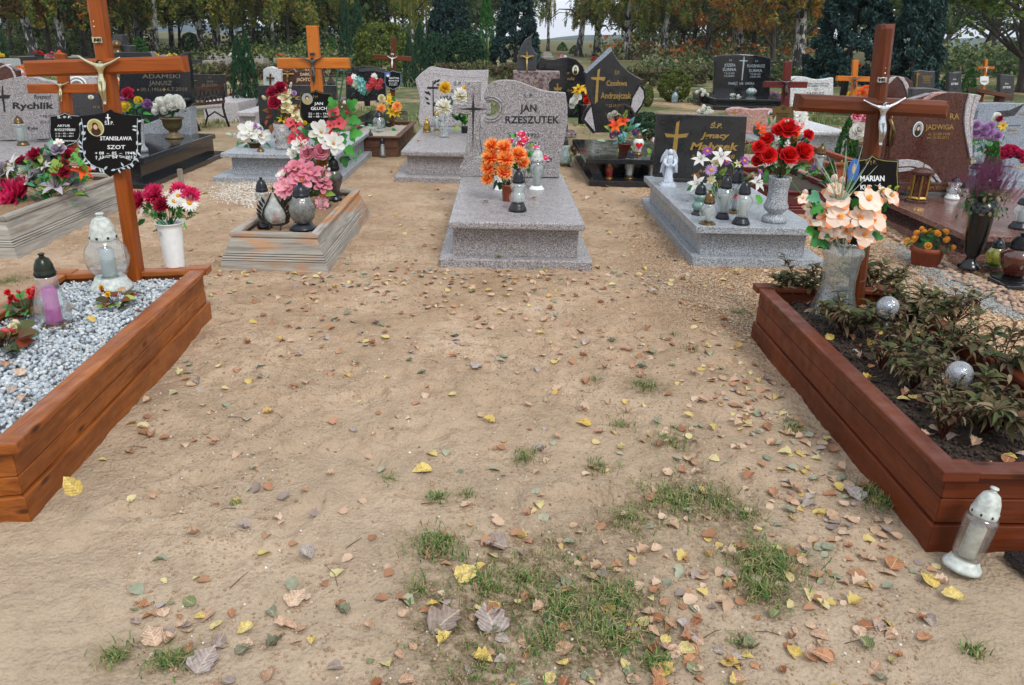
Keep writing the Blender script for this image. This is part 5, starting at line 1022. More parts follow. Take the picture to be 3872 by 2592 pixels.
LG('black-capped dark lantern half hidden behind the pink magnolias', 1072, 470, 125, 75, 'tulip', GLK, BLKP, DKM, lidf=.34, lidw=.85)
def teardrop():
    x, y = u1(690, 905); p = gp(x, y, .2); s = sc_at(p.y, .3); H = (905-455)/2.8514/s; p = p+Vector((0, .03, 0)); t = thing('teardrop_lantern', 'black metal teardrop lantern with leaf wings and small cross, front left of the weathered surround', 'lantern', p); r = 118/2.8514/s
    m = MB(); m.lathe([(0.02*r, .1*H), (.6*r, .13*H), (.93*r, .25*H), (1.0*r, .36*H), (.82*r, .52*H), (.45*r, .68*H), (.16*r, .82*H), (0, .88*H)], c=p, n=26, sq=.6, flute=.02, fn=12); m.build('glass_drop', glass('drop_glass', (.8, .86, .84, 1), .4, .08, .7, 50), t, True)
    m = MB(); m.lathe([(.32*r, .14*H), (.34*r, .34*H), (.1*r, .4*H)], c=p, n=12); m.build('candle', plain('red_candle', rgb('#b0202c'), .5), t, True)
    for sg in (-1, 1):
        m = MB(); m.tube([p+Vector((sg*r*a, -.02, b*H)) for a, b in ((.15, .86), (.5, .68), (.95, .48), (1.12, .32), (.9, .14), (.3, .10))], .007, 6); m.build('frame_arm', IRON, t, True)
        for k in range(6):
            a, b = [(.75, .6), (.95, .52), (1.1, .44), (1.15, .35), (1.12, .26), (1.0, .18)][k]; m = MB(); petal(m, Matrix.Translation(p+Vector((sg*r*a, -.03, b*H))) @ Matrix.Rotation(math.pi/2, 4, 'X') @ rotz(-sg*(.35+.08*k)), .2*H, .07*H, 0, .3, .4, 4, pt_point); m.build('leaf_wing', IRON, t)
        m = MB(); m.tube([p+Vector((sg*r*a, -.02, b*H)) for a, b in ((.0, .09), (.6, .10), (1.05, .15), (1.25, .2), (1.2, .24), (1.1, .22))], .008, 6); m.build('scroll_foot', IRON, t, True)
        m = MB(); m.tube([p+Vector((sg*r*.5, -.02, .1*H)), p+Vector((sg*r*.5, -.05, 0))], .006, 5); m.build('leg', IRON, t)
    m = MB(); m.box(-.004, .004, -.004, .004, 0, .12*H, M=Matrix.Translation(p+Vector((0, -.01, .88*H)))); m.box(-.018, .018, -.004, .004, .065*H, .085*H, M=Matrix.Translation(p+Vector((0, -.01, .88*H)))); m.build('cross_finial', IRON, t)
teardrop()
PB = [('magnolia_pink', 945, 265, 95), ('magnolia_pink', 1060, 300, 95), ('magnolia_pink', 830, 330, 95), ('magnolia_pink', 1180, 370, 95), ('magnolia_pale', 975, 385, 100, .05), ('magnolia_pale', 800, 470, 100, .06), ('magnolia_pale', 870, 440, 90, .06), ('magnolia_pink', 1190, 440, 80), ('magnolia_white', 760, 330, 50), ('carnation_white', 1190, 625, 65), ('bud_white', 1265, 262, 28), ('bud_white', 1220, 232, 14), ('bud_white', 1250, 215, 12), ('magnolia_white', 1205, 330, 45), ('bud_coral', 1200, 315, 20), ('bud_coral', 1130, 255, 18), ('magnolia_pink', 880, 240, 60)]
bouquet('pink artificial magnolias in the weathered surround', 'flowers', gp(*u1(990, 650), .2), gp(*u1(990, 650), .2).y, [(k, *u1(x, y), r/2.8514, *e) for k, x, y, r, *e in PB],
        [(k, mt, *u1(x, y), L/2.8514, a) for k, mt, x, y, L, a in (('ovate', 'leaf_lime', 1200, 510, 160, 95), ('ovate', 'leaf_green', 1100, 470, 110, 120), ('ovate', 'leaf_green', 1150, 560, 110, 120), ('fern', 'leaf_dark', 1150, 430, 110, 60), ('ovate', 'leaf_bright', 750, 620, 60, 200), ('fern', 'leaf_dark', 820, 560, 90, 200))], (['ovate', 'fern'], ['leaf_dark', 'leaf_green'], 40, .05, .1), seed=12)
xB = [('magnolia_white', 1100, 1230, 170), ('magnolia_white', 1260, 1380, 160, .05), ('magnolia_white', 820, 1400, 120), ('magnolia_white', 730, 1500, 90), ('rose_pink', 910, 1500, 88, .05), ('rose_pink', 1100, 1480, 95, .05), ('orchid_coral', 790, 1160, 85), ('orchid_coral', 690, 1100, 70), ('orchid_coral', 720, 1310, 75), ('orchid_coral', 870, 1310, 80), ('orchid_coral', 1270, 970, 85), ('orchid_coral', 1340, 1110, 80), ('orchid_coral', 1240, 1280, 80), ('orchid_coral', 1220, 1130, 60), ('bud_coral', 1430, 965, 40), ('bud_white', 1400, 830, 36), ('bud_cream', 1370, 890, 22), ('pom_yellow', 880, 1100, 26), ('bud_white', 575, 1210, 24)]
bouquet('tall arrangement of white magnolias and coral blossoms at the light orange cross', 'flowers', gp(1205, 720, .2), 6.86, [(k, *zh(x, y), (.72 if k[:3] == 'mag' else .95)*r/3.485, *e) for k, x, y, r, *e in xB],
        [(k, mt, *zh(x, y), L/3.485, a) for k, mt, x, y, L, a in (('ivy', 'leaf_bright', 1270, 900, 150, -20), ('ivy', 'leaf_bright', 1460, 900, 170, 50), ('ivy', 'leaf_bright', 1470, 1060, 170, 100), ('ivy', 'leaf_bright', 1470, 1260, 200, 80), ('ivy', 'leaf_green', 1350, 1250, 150, 150), ('ivy', 'leaf_bright', 1420, 1420, 160, 130), ('ivy', 'leaf_green', 1400, 1540, 150, 170), ('ovate', 'leaf_green', 940, 1290, 160, -30), ('ovate', 'leaf_green', 1050, 1320, 150, 180), ('ovate', 'leaf_mint', 870, 1180, 100, -80), ('ivy', 'leaf_green', 830, 1520, 150, 200), ('ivy', 'leaf_bright', 1330, 1150, 120, 120), ('ivy', 'leaf_bright', 1560, 1210, 60, 90), ('ivy', 'leaf_bright', 1580, 1480, 60, 100), ('ivy', 'leaf_bright', 1500, 1470, 60, 30), ('ivy', 'leaf_bright', 1540, 1550, 60, 170))], (['ivy', 'ovate'], ['leaf_bright', 'leaf_green', 'leaf_bright', 'leaf_mint'], 90, .06, .12), seed=13)

# ================================================================== dark "Karda..." grave behind it
t = grave('blue-grey granite grave with low dark headstone, behind the weathered surround', GR_M, (-3.35, -1.95, 8.68, 11.2), (-3.18, -2.05, 8.86, 11.1), (-3.26, -1.98, 8.75, 11.1), (.06, .26, .31), bev=.008)
YD = 10.9; stone(t, [(972, 324), (1270, 324), (1275, 494), (983, 494)], YD, .1, GR_BM, 'headstone', .005)
for s, a, b, y, h in (('Karda', 1010, 1178, 378, 20), ('Maria', 1060, 1185, 405, 16)): txt(t, s, a, b, y, h, YD, GOLD, .02, .2)
t, p, H, r1 = pot('granite cone vase with red and cream flowers on the blue-grey slab', 1065, 567, 470, 29, 24, GR_R, .31, prof=[(.95, 0), (.98, .08), (.9, .12), (.78, .16), (.8, .3), (1, 1), (.8, 1), (.7, .9), (0, .9)], name='stone_vase', cat='vase')
x2 = [('rose_crimson', 565, 640, 78), ('rose_crimson', 455, 700, 68), ('rose_crimson', 482, 842, 78, .04), ('magnolia_cream', 640, 715, 60), ('magnolia_cream', 620, 790, 72), ('magnolia_cream', 640, 890, 72), ('magnolia_cream', 735, 960, 60), ('lily_yellow', 595, 1070, 70), ('bud_cream', 515, 735, 36), ('bud_cream', 345, 770, 40), ('bud_white', 690, 615, 26), ('bud_white', 700, 580, 22), ('bud_cream', 625, 640, 20), ('rose_lilac', 738, 708, 30), ('magnolia_cream', 780, 1040, 70), ('bud_coral', 690, 990, 26), ('orchid_cream', 620, 930, 60), ('pom_yellow', 880, 1100, 20)]
bouquet('crimson roses and cream blossoms with autumn leaves in the granite cone vase', 'flowers', p+Vector((0, 0, H*.85)), p.y, [(k, *zh(x, y), r/3.485, *e) for k, x, y, r, *e in x2],
        [(k, mt, *zh(x, y), L/3.485, a) for k, mt, x, y, L, a in (('ovate', 'leaf_autumn', 440, 950, 120, -80), ('ovate', 'leaf_autumn', 460, 1000, 110, -110), ('ovate', 'leaf_autumn', 440, 1120, 130, 180), ('ovate', 'leaf_autumn', 390, 1060, 90, 200), ('ovate', 'leaf_autumn', 700, 930, 140, 80), ('ovate', 'leaf_autumn', 500, 1080, 120, 190), ('ovate', 'leaf_autumn', 480, 1260, 50, 180), ('ovate', 'leaf_autumn', 500, 1330, 50, 180))], (['ovate'], ['leaf_autumn', 'leaf_green', 'leaf_lime'], 30, .06, .1), seed=14)
t, p, H, r1 = pot('low brass bowl on the blue-grey slab', 960, 561, 540, 27, 20, BRZ, .31, name='bowl')
bouquet('white artificial lotus flowers with variegated leaves in the low brass bowl', 'flowers', p+Vector((0, 0, H*.7)), p.y, [('magnolia_white', 945, 507, 36), ('magnolia_white', 987, 517, 30), ('magnolia_white', 960, 495, 24), ('sprig_purple', 968, 484, 14), ('sprig_purple', 985, 492, 10)],
        [('long', 'leaf_mint', 925, 540, 36, -110), ('long', 'leaf_mint', 905, 530, 34, -160), ('long', 'leaf_sage', 985, 540, 36, 110), ('long', 'leaf_mint', 1005, 540, 34, 130), ('ovate', 'leaf_bright', 915, 515, 26, -60), ('ovate', 'leaf_bright', 935, 545, 36, 190), ('long', 'leaf_sage', 960, 535, 36, 160)], (['long', 'ovate'], ['leaf_mint', 'leaf_green', 'leaf_sage'], 22, .06, .1), seed=15)
lantern('yellow-green glass lantern with brass cap standing on the plinth of the blue-grey grave', 990, 661, 557, 20, 'taper', glass('yellow_bottom_glass', (.75, .78, .6, 1), .4), BRZ, GLY, .06, .3, .04, .9, .8)
r = np.random.default_rng(3)
# ================================================================== Lysa... grave (behind centre-left)
t = grave('light grey-pink granite grave with folded-corner headstone and engraved vine cross', GR_R, (-1.375, -.15, 8.92, 11.6), (-1.24, -.2, 9.04, 11.4), (-1.30, -.18, 8.96, 11.5), (.075, .285, .35), bev=.02)
YL = 11.0; zl = lambda *p: zz(1500, 200, 3.1357, *p)
stone(t, zl((395, 162), (520, 185), (700, 208), (900, 212), (1090, 205), (1075, 400), (1060, 620), (1055, 880), (290, 882), (262, 830), (255, 760), (270, 660), (275, 545), (245, 430), (215, 322), (290, 240)), YL, .12, GR_L, 'headstone', .02)
m = MB(); A_ = [fp(*q, YL-.004) for q in zl((215, 322), (395, 240), (520, 262), (700, 285), (900, 295), (1035, 290), (1090, 205), (900, 212), (700, 208), (520, 185), (395, 162))]; m.add(A_, [tuple(range(len(A_)))]); m.build('bevelled_edge', GR_L, t)
engr(t, [zl((425, 333), (438, 333), (440, 750), (428, 750)), zl((360, 405), (500, 405), (500, 430), (360, 430))], YL, BLK)
m = MB()
for (x, y, a) in ((465, 350, 60), (470, 375, 110), (380, 490, -60), (385, 560, -60), (400, 615, -60), (460, 650, 60), (470, 670, 40), (445, 380, 20), (400, 510, -30), (445, 640, 10)):
    q = fp(*zl((x, y))[0], YL-.003); petal(m, Matrix.Translation(q) @ Matrix.Rotation(math.pi/2, 4, 'X') @ rotz(-R_(a)), .07, .03, 0, 0, 0, 3, pt_point)
m.build('engraved_vine', BLK, t)
for s, a, b, y, h in (('Ś.P.', 672, 775, 388, 40), ('IRO', 640, 680, 480, 48), ('NA', 700, 760, 480, 48), ('ŁYSA', 512, 660, 566, 54)): txt(t, s, 1500+a/3.1357, 1500+b/3.1357, 200+y/3.1357, h/3.1357, YL, BLK, .02)
pg = gp(1614, 500, .35); s_ = sc_at(pg.y, .5); t = thing('praying_figurine', 'small gilded praying figure on the left of the light grey slab', 'figurine', pg); h = 52/s_
m = MB(); m.lathe([(.3*h, 0), (.32*h, .08*h), (.2*h, .12*h)], c=pg, n=12); m.build('base', GOLDB, t, True)
m = MB(); m.lathe([(.24*h, .1*h), (.27*h, .25*h), (.2*h, .45*h), (.21*h, .62*h), (.16*h, .74*h), (.07*h, .8*h), (.1*h, .87*h), (.09*h, .95*h), (0, h)], c=pg, n=16, flute=.08, fn=6); m.build('figure', GOLDB, t, True)
m = MB(); m.tube([pg+Vector((-.14*h, -.1*h, .6*h)), pg+Vector((-.02*h, -.3*h, .55*h)), pg+Vector((.02*h, -.26*h, .72*h))], .05*h, 6); m.build('arm', GOLDB, t, True)
lantern('clear round lantern with gold rim behind the gilded figurine', 1650, 497, 418, 18, 'globe', GL, GOLDB, GOLDB, .35, .25, .06, .8, .5)
t, p, H, r1 = pot('clear glass vase with gold ruffled base, holding dahlias', 1680, 521, 435, 19, 20, GL, .35, prof=[(1.0, 0), (.75, .18), (.7, .24), (1, .4), (.95, .55), (.55, .75), (.6, 1), (.55, 1), (0, .3)], name='glass_vase', cat='vase')
bouquet('one yellow and two white dahlias in the gold-based glass vase', 'flowers', p+Vector((0, 0, H*.4)), p.y-.02, [('dahlia_yellow', 1683, 334, 22), ('dahlia_white', 1744, 365, 28, .05), ('dahlia_white', 1678, 407, 28, .05), ('dahlia_yellow', 1758, 343, 16), ('lily_mauve', 1698, 460, 14)],
        [('ovate', 'leaf_green', 1706, 400, 26, 20), ('ovate', 'leaf_dark', 1710, 430, 22, 150), ('ovate', 'leaf_green', 1765, 375, 22, 160)], (['ovate'], ['leaf_green'], 12, .05, .08), seed=21)
t, p, H, r1 = pot('dark pot with variegated greenery behind the stone cross', 1757, 505, 480, 15, 12, BLK2, .35)
bouquet('dark green variegated foliage plant behind the stone cross arm', 'plant', p+Vector((0, 0, .03)), p.y, [('bud_white', 1745, 440, 6)], [('ovate', 'leaf_dark', 1735, 455, 34, -60), ('ovate', 'leaf_lime', 1740, 480, 34, -120), ('ovate', 'leaf_bright', 1750, 490, 30, 170), ('ovate', 'leaf_green', 1760, 450, 34, 20)], (['ovate'], ['leaf_dark', 'leaf_green', 'leaf_lime'], 26, .08, .14), seed=22, stems=False)

# ================================================================== Muhlack cross and its surround
m_base = [(-2.42, 10.95), (-1.62, 11.0), (-1.66, 13.1), (-2.46, 13.1)]
tM, CM = planter('dark brown board surround with white gravel below the small red-brown cross', m_base, [(-.02, .10, 0, 0, 0), (.105, .24, -.01, -.01, 0)], (.24, .265, .03, .05), W_D, fillz=.2, fillmat=plain('pale_gravel_fill', rgb('#a59f90'), .9, 0, .3, vs=80))
tQ = cross('small red-brown cross with white figure and dark blue plate of Grażyna Muhlack', 12.9, (1487, 145, 1482, 420), 18, (1413, 216, 1556, 224), 17, lambda a: W_BX(a), .1, .06, (1483, 235, 40), PLW, (1484, 206, 10, 6), PEWT, cham=.004)
plQ = plate(tQ, 1454, 1518, 268, 340, 12.87, BLKP, plain('pale_blue_edge', rgb('#9fb8d8'), .4)); oval(plQ, 1467, 282, 10, 10, 12.865, ENB, 'portrait', ENB, (ENB, SKIN, ENW))
for s, a, b, y, h in (('GRAŻYNA', 1471, 1509, 299, 6), ('MUHLACK', 1470, 1509, 309, 6), ('22–11–1952', 1472, 1502, 317, 4), ('5–2–2011', 1472, 1502, 324, 4)): txt(plQ, s, a, b, y, h, 12.863, WHT, .03)
lantern('clear round lantern with dark cap inside the dark brown surround', 1432, 496, 420, 24, 'globe', GL, DKM, GL, .22, .3, .1, .7, .75)
bouquet('peach and yellow artificial flowers with fern in the dark brown surround', 'flowers', gp(1480, 470, .22), 12.2, [('carnation_peach', 1443, 412, 15), ('carnation_peach', 1501, 405, 17), ('lily_yellow', 1471, 385, 14), ('lily_yellow', 1480, 425, 18), ('lily_yellow', 1500, 430, 15), ('rose_cream', 1443, 373, 12), ('lily_yellow', 1472, 365, 10)], [('fern', 'leaf_bright', 1488, 400, 40, 10), ('ovate', 'leaf_teal' if False else 'leaf_mint', 1410, 480, 22, -60), ('ovate', 'leaf_green', 1460, 480, 24, -100), ('ovate', 'leaf_green', 1480, 490, 24, 100), ('long', 'petal_teal', 1380, 478, 22, -80), ('long', 'petal_teal', 1395, 488, 22, 120)], (['ovate'], ['leaf_green', 'leaf_lime'], 24, .07, .12), seed=23)
lantern('tall narrow-waisted clear lantern with grey cap on the sand before the dark brown surround', 1402, 588, 496, 18, 'waist', GL, DKM, GL, 0, .3, .05, 1.0, .6)
lantern('small clear lantern with grey cap, right of its taller neighbour before the dark brown surround', 1446, 593, 520, 14, 'flare', GL, DKM, GL, 0, .32, .05, 1.0, .6)

# ================================================================== Adamski black grave and things on it
t = grave('polished black granite grave with slanted headstone of Janusz Adamski', GR_B, (-5.1, -3.84, 8.2, 10.75), (-4.98, -3.98, 8.36, 10.6), (-5.02, -3.9, 8.28, 10.5), (.055, .25, .31), bev=.008)
YJ = 10.4; za = lambda *p: zz(400, 0, 3.905, *p)
stone(t, za((1215, 768), (1250, 1090), (1285, 1535), (1190, 1600), (700, 1830), (180, 1830), (200, 1090), (240, 1020), (1020, 830)), YJ, .1, GR_B, 'headstone', .006)
stone(t, zz(0, 0, 2.24, (1195, 1070), (1605, 905), (1625, 1160), (1180, 1175)), YJ-.04, .22, GR_M, 'headstone_base', .004)
for s, a, b, y, h in (('ADAMSKI', 540, 1095, 1160, 60), ('JANUSZ', 640, 975, 1262, 66), ('★', 455, 500, 1350, 38), ('30.1.1956', 515, 828, 1350, 50), ('✚', 835, 890, 1350, 48), ('6.7.2010', 905, 1205, 1345, 52)): txt(t, s, 400+a/3.905, 400+b/3.905, y/3.905, h/3.905, YJ, DIMG if s[0] not in '★✚' else GOLD, .0)
m = MB(); c_ = fp(694, 378, YJ-.03); m.lathe([(.0, -.035), (.05, -.03), (.1, 0), (.07, .03), (0, .045)], c=c_, n=12); m.build('carved_rose', GR_B, t, True)
t, p, H, r1 = pot('ribbed golden urn with foot on the black slab', 650, 526, 447, 43, 32, plain('old_gold_plastic', rgb('#5f5132'), .5, .2, .2), .31, prof=[(.75, 0), (.78, .05), (.62, .14), (.36, .28), (.36, .34), (.62, .46), (.78, .62), (.82, .88), (1, .94), (1, 1), (.9, 1), (.8, .93), (0, .93)], name='urn', cat='urn', flute=.03, fn=14, n=42)
WB = [(760, 850, 36), (800, 880, 34), (740, 910, 34), (720, 890, 30)]
bouquet('lush white chrysanthemums in the golden urn on the black slab', 'flowers', p+Vector((0, 0, H*.93)), p.y, [('pom_white', x/2.24, y/2.24, r/2.24) for x, y, r in ((1375, 870, 42), (1440, 850, 42), (1500, 850, 40), (1330, 900, 38), (1400, 935, 38), (1460, 900, 40), (1525, 880, 36), (1320, 945, 30), (1395, 890, 36), (1530, 895, 34), (1350, 860, 30), (1480, 880, 30), (1440, 890, 34))], [], (['ovate', 'ivy'], ['leaf_dark', 'leaf_green'], 46, .04, .07), seed=31)
t, p, H, r1 = pot('grey stone vase by the black headstone', 530, 578, 455, 22, 27, GR_M, .31, prof=[(1, 0), (.98, .1), (.6, .2), (.6, .3), (.9, .9), (1, 1), (.8, 1), (0, .9)], name='stone_vase', cat='vase')
bouquet('mixed crimson, yellow and purple flowers in the grey stone vase', 'flowers', p+Vector((0, 0, H*.8)), p.y, [('rose_crimson', 483, 355, 21), ('pom_yellow', 474, 405, 18, .04), ('pom_yellow', 523, 382, 14), ('pom_yellow', 450, 392, 13), ('pom_purple', 470, 380, 14), ('pom_purple', 557, 395, 16), ('carnation_red', 495, 368, 12)], [('long', 'leaf_mint', 510, 410, 40, 60), ('long', 'leaf_bright', 540, 430, 45, 90), ('long', 'leaf_bright', 545, 450, 40, 120), ('long', 'leaf_green', 520, 440, 40, 150)], (['long', 'ovate'], ['leaf_green', 'leaf_mint', 'leaf_bright'], 30, .06, .12), seed=32)
# stake
p = gp(690, 722); m = MB(); m.box(p.x-.022, p.x+.022, p.y-.02, p.y+.02, 0, fp(690, 640, p.y).z); tag(m.build('wooden_stake', W_GC('z'), None, bevel=.003), 'grey square stake driven into the sand left of the weathered surround', 'stake')

# ================================================================== Rychlik grave, planter C with Rydzynski cross
t = grave('grey-brown granite grave with wavy headstone of Ryszard Rychlik at the left edge', GR_R, (-6.6, -4.75, 7.1, 9.6), (-6.5, -4.85, 7.2, 9.5), (-6.5, -4.80, 7.1, 9.4), (.06, .33, .39), bev=.014)
YR = 8.75; stone(t, [(-180, 330), (-80, 318), (0, 306), (40, 296), (85, 289), (130, 293), (165, 304), (205, 309), (216, 312), (222, 420), (228, 524), (-200, 540)], YR, .11, GR_R, 'headstone', .006)
engr(t, [[(7, 326), (12, 326), (14, 360), (40, 360), (36, 372), (16, 374), (22, 425), (16, 425), (8, 374), (-10, 374), (-10, 364), (6, 362)]], YR, BLK)
for s, a, b, y, h in (('Ryszard', 130, 192, 374, 15), ('Rychlik', 48, 204, 412, 24), ('* 4.8.1951', 152, 206, 445, 10), ('†7.6.2009', 152, 206, 467, 10), ('żyje', 105, 145, 490, 10)): txt(t, s, a, b, y, h, YR, BLK, .03)
lantern('white glass lantern with bronze cap, left one of two on the grey-brown slab', 78, 552, 440, 27, 'taper', GLF, BRZ, BRZ, .39, .26, .12, .8, .6)
lantern('clear diamond-cut amphora lantern with dark cap, right one of two on the grey-brown slab', 155, 528, 425, 29, 'flare', GLF, DKM, BRZ, .39, .24, .08, .7, .5)
bouquet('white and pink lilies at the left edge on the grey-brown slab', 'flowers', gp(20, 530, .39), gp(20, 530, .39).y, [('lily_white', 25, 435, 22), ('lily_cream', 10, 450, 20), ('magnolia_pale', 20, 495, 22), ('lily_white', 40, 500, 20), ('magnolia_white', 5, 480, 20), ('pom_yellow', 20, 468, 8)], [('long', 'petal_teal', 85, 448, 30, 40), ('long', 'leaf_mint', 10, 540, 26, 190), ('long', 'leaf_mint', 90, 480, 24, 60)], (['long', 'ovate'], ['leaf_green', 'leaf_mint', 'leaf_dark'], 26, .06, .1), seed=33)
C_base = [(-4.45, 5.45), (-3.60, 5.47), (-3.66, 7.55), (-4.5, 7.55)]
tC, CC = planter('old grey wooden flared surround heaped with artificial flowers, left', C_base, [(-.02, .07, .012, -.006, 0), (.074, .086, -.004, -.010, 0), (.09, .102, -.010, -.016, 0), (.106, .118, -.016, -.022, 0), (.122, .25, -.026, -.075, 0)], (.25, .282, -.062, .125), W_GC, fillz=.22, fillmat=SANDY, inner=-.11)
tY = cross('small amber wooden cross with gilded figure and black plate of Artur Rydzyński', 7.35, (222, 203, 265, 600), 38, (103, 337, 360, 336), 33, W_AX, .1, .06, (232, 345, 72), SILG, None, cham=.006)
plY = plate(tY, 187, 308, 428, 557, 7.32, BLKP, plain('silver_edge', rgb('#aab6bd'), .4)); 
for s, a, b, y, h in (('Ś. ✠ P.', 217, 270, 448, 9), ('ARTUR', 217, 265, 480, 8), ('RYDZYŃSKI', 208, 284, 496, 9), ('† 13 – 02 – 1961', 210, 278, 508, 5), ('† 12 – 04 – 2011', 210, 278, 518, 5), ('SPOCZYWAJ W POKOJU', 222, 290, 536, 5)): txt(plY, s, a, b, y, h, 7.3125, WHT, .03)
CBq = [('mum_magenta', 130, 545, 120, .1), ('mum_magenta', 230, 470, 95), ('carnation_red', 300, 205, 58), ('carnation_red', 590, 215, 60), ('carnation_red', 530, 345, 70, .05), ('rose_mauve', 330, 350, 75), ('rose_mauve', 630, 415, 60), ('rose_mauve', 480, 360, 42), ('lily_white', 130, 300, 90), ('lily_mauve', 480, 480, 100, .08), ('lily_orange', 700, 340, 75), ('rose_mauve', 490, 150, 50), ('magnolia_white', 500, 100, 30), ('rose_mauve', 10, 340, 70), ('carnation_red', 410, 350, 40), ('lily_orange', 395, 400, 35), ('orchid_coral', 820, 300, 30), ('orchid_coral', 710, 120, 30), ('lily_cream', 660, 470, 40), ('rose_red', 10, 560, 50), ('carnation_white', 640, 270, 32)]
bouquet('long heap of artificial dahlias, carnations, mauve roses and lilies on the old grey surround', 'flowers', gp(200, 760, .25), gp(200, 760, .25).y+.15, [(k, *fA(x, y), 1.12*r/2.24, *e) for k, x, y, r, *e in CBq+[('mum_magenta', 60, 470, 80), ('magnolia_white', 250, 400, 50), ('carnation_pink', 560, 260, 45), ('rose_white', 210, 330, 50), ('carnation_red', 190, 250, 45), ('lily_white', 390, 300, 50)]],
        [(k, mt, *fA(x, y), L/2.24, a) for k, mt, x, y, L, a in (('ivy', 'leaf_lime', 80, 400, 130, 0), ('fern', 'leaf_green', 430, 200, 110, 0), ('ovate', 'leaf_mint', 240, 280, 110, 70), ('ovate', 'leaf_bright', 660, 380, 110, 110), ('ovate', 'leaf_green', 320, 420, 110, 80), ('ovate', 'leaf_bright', 350, 520, 100, 120), ('ovate', 'petal_teal', 370, 560, 110, 100), ('ovate', 'leaf_lime', 640, 180, 100, 60), ('ovate', 'leaf_lime', 700, 250, 110, 150), ('long', 'leaf_mint', 570, 590, 110, 105), ('ovate', 'leaf_green', 350, 200, 110, 40))], (['ovate', 'fern', 'ivy'], ['leaf_green', 'leaf_bright', 'leaf_lime', 'leaf_mint', 'leaf_dark'], 90, .07, .13), seed=34)

# ================================================================== right side: brown granite grave "Jadwiga"
t = grave('red-brown granite double grave with curved headstone of Jadwiga and grey ribbon inlays', GR_BRP, (3.47, 5.6, 5.92, 8.1), (3.62, 5.5, 6.1, 8.0), (3.45, 5.5, 5.86, 8.0), (.055, .17, .22), bev=.008, mat2=GR_BR)
YW = 7.55; zw = lambda *p: zz(3372, 200, 3.136, *p)
stone(t, zw((-150, 900), (-80, 720), (60, 620), (220, 560), (360, 520), (480, 485), (650, 468), (800, 472), (920, 485), (880, 620), (858, 800), (870, 950), (905, 1120), (930, 1260), (905, 1420), (895, 1540), (-130, 1540)), YW, .12, GR_BR, 'headstone', .006)
stone(t, zw((922, 488), (992, 495), (950, 640), (925, 800), (935, 950), (960, 1100), (960, 1220), (930, 1250), (906, 1120), (872, 950), (860, 800), (882, 620)), YW-.02, .13, GR_L, 'ribbon_inlay', .006)
stone(t, zw((996, 492), (1065, 510), (1010, 640), (970, 800), (962, 950), (960, 1090), (936, 945), (927, 800), (952, 640)), YW-.01, .12, GR_L, 'ribbon_inlay', .006)
stone(t, zw((360, 560), (400, 530), (480, 490), (560, 475), (655, 468), (650, 482), (560, 500), (500, 522), (440, 560), (410, 580)), YW-.012, .1, GR_PK, 'ribbon_inlay', .004)
stone(t, zw((60, 1275), (200, 1265), (330, 1285), (450, 1350), (540, 1450), (600, 1545), (560, 1545), (480, 1440), (380, 1380), (250, 1350), (60, 1355)), YW-.015, .1, GR_L, 'ribbon_inlay', .004)
stone(t, zw((60, 1370), (220, 1362), (340, 1385), (440, 1440), (500, 1500), (530, 1545), (490, 1545), (400, 1460), (250, 1400), (60, 1420)), YW-.012, .1, GR_L, 'ribbon_inlay', .004)
stone(t, zz(3072, 480, 2.24, (600, 470), (1240, 480), (1250, 560), (600, 548)), YW-.08, .25, GR_BR, 'headstone_base', .004)
oval(t, 3471, 489, 19, 28, YW-.002, ENG, 'portrait', ENW, (ENR, SKIN, HAIR))
for s, a, b, y, h in (('RA', 690, 800, 790, 70), ('JADWIGA', 400, 735, 910, 60), ('ur. 21.07.1938', 430, 690, 980, 28), ('zm. 21.05.2011', 415, 670, 1020, 28), ('. . . . .', 370, 640, 776, 10)): txt(t, s, 3372+a/3.136, 3372+b/3.136, 200+y/3.136, h/3.136, YW-.001, GOLD, 0.01)
txt(t, 'JEZU UFAM TOBIE', 3430, 3590, 717, 11, YW-.082, GOLD, .02)
p = gp(3395, 690, .25); m = MB(); a_, b__ = fp(3376, 420, YW-.03), fp(3355, 640, YW-.03); m.tube([a_, b__], .008, 6); m.tube([fp(3366, 450, YW-.03), fp(3382, 500, YW-.03), fp(3366, 555, YW-.03)], .02, 6); m.build('metal_crucifix', BRZ, t, True)
# brass lantern with granite roof
def stone_lantern():
    x, y = 3465, 766; p = gp(x, y, .22); s = sc_at(p.y, .35); k = 1/s/2.24; t = thing('granite_lantern', 'brass lantern with red-brown granite roof and foot, before the curved headstone', 'lantern', p)
    m = MB(); m.lathe([(92*k, 0), (92*k, 22*k), (88*k, 26*k)], c=p, n=16); m.build('foot', GR_BR, t)
    for i in range(6):
        a = i*math.pi/3+.2; q = p+Vector((math.cos(a)*66*k, math.sin(a)*66*k, 0)); m = MB(); m.tube([q+Vector((0, 0, 28*k)), q+Vector((0, 0, 240*k))], 9*k, 6); m.build('post', GOLDB, t)
    m = MB(); m.lathe([(70*k, 28*k), (78*k, 40*k), (70*k, 55*k)], c=p, n=6); m.build('frame', GOLDB, t)
    m = MB(); m.lathe([(60*k, 50*k), (60*k, 235*k)], c=p, n=12); m.build('glass_body', GLB, t)
    m = MB(); m.lathe([(84*k, 232*k), (96*k, 245*k), (98*k, 262*k), (60*k, 282*k), (0, 296*k)], c=p, n=10); m.build('roof', GR_BR, t)
    m = MB(); c = p+Vector((0, 0, 296*k)); m.box(-3*k, 3*k, -3*k, 3*k, 0, 60*k, M=Matrix.Translation(c)); m.box(-16*k, 16*k, -3*k, 3*k, 34*k, 40*k, M=Matrix.Translation(c)); m.build('cross_finial', BRZ, t)
stone_lantern()
lantern('white-footed clear lantern with dark cap on the red-brown slab, behind the heather', 3607, 756, 672, 27, 'waist', GL, DKM, PLW, .22, .22, .24, 1.0, .55, candle=PLW)
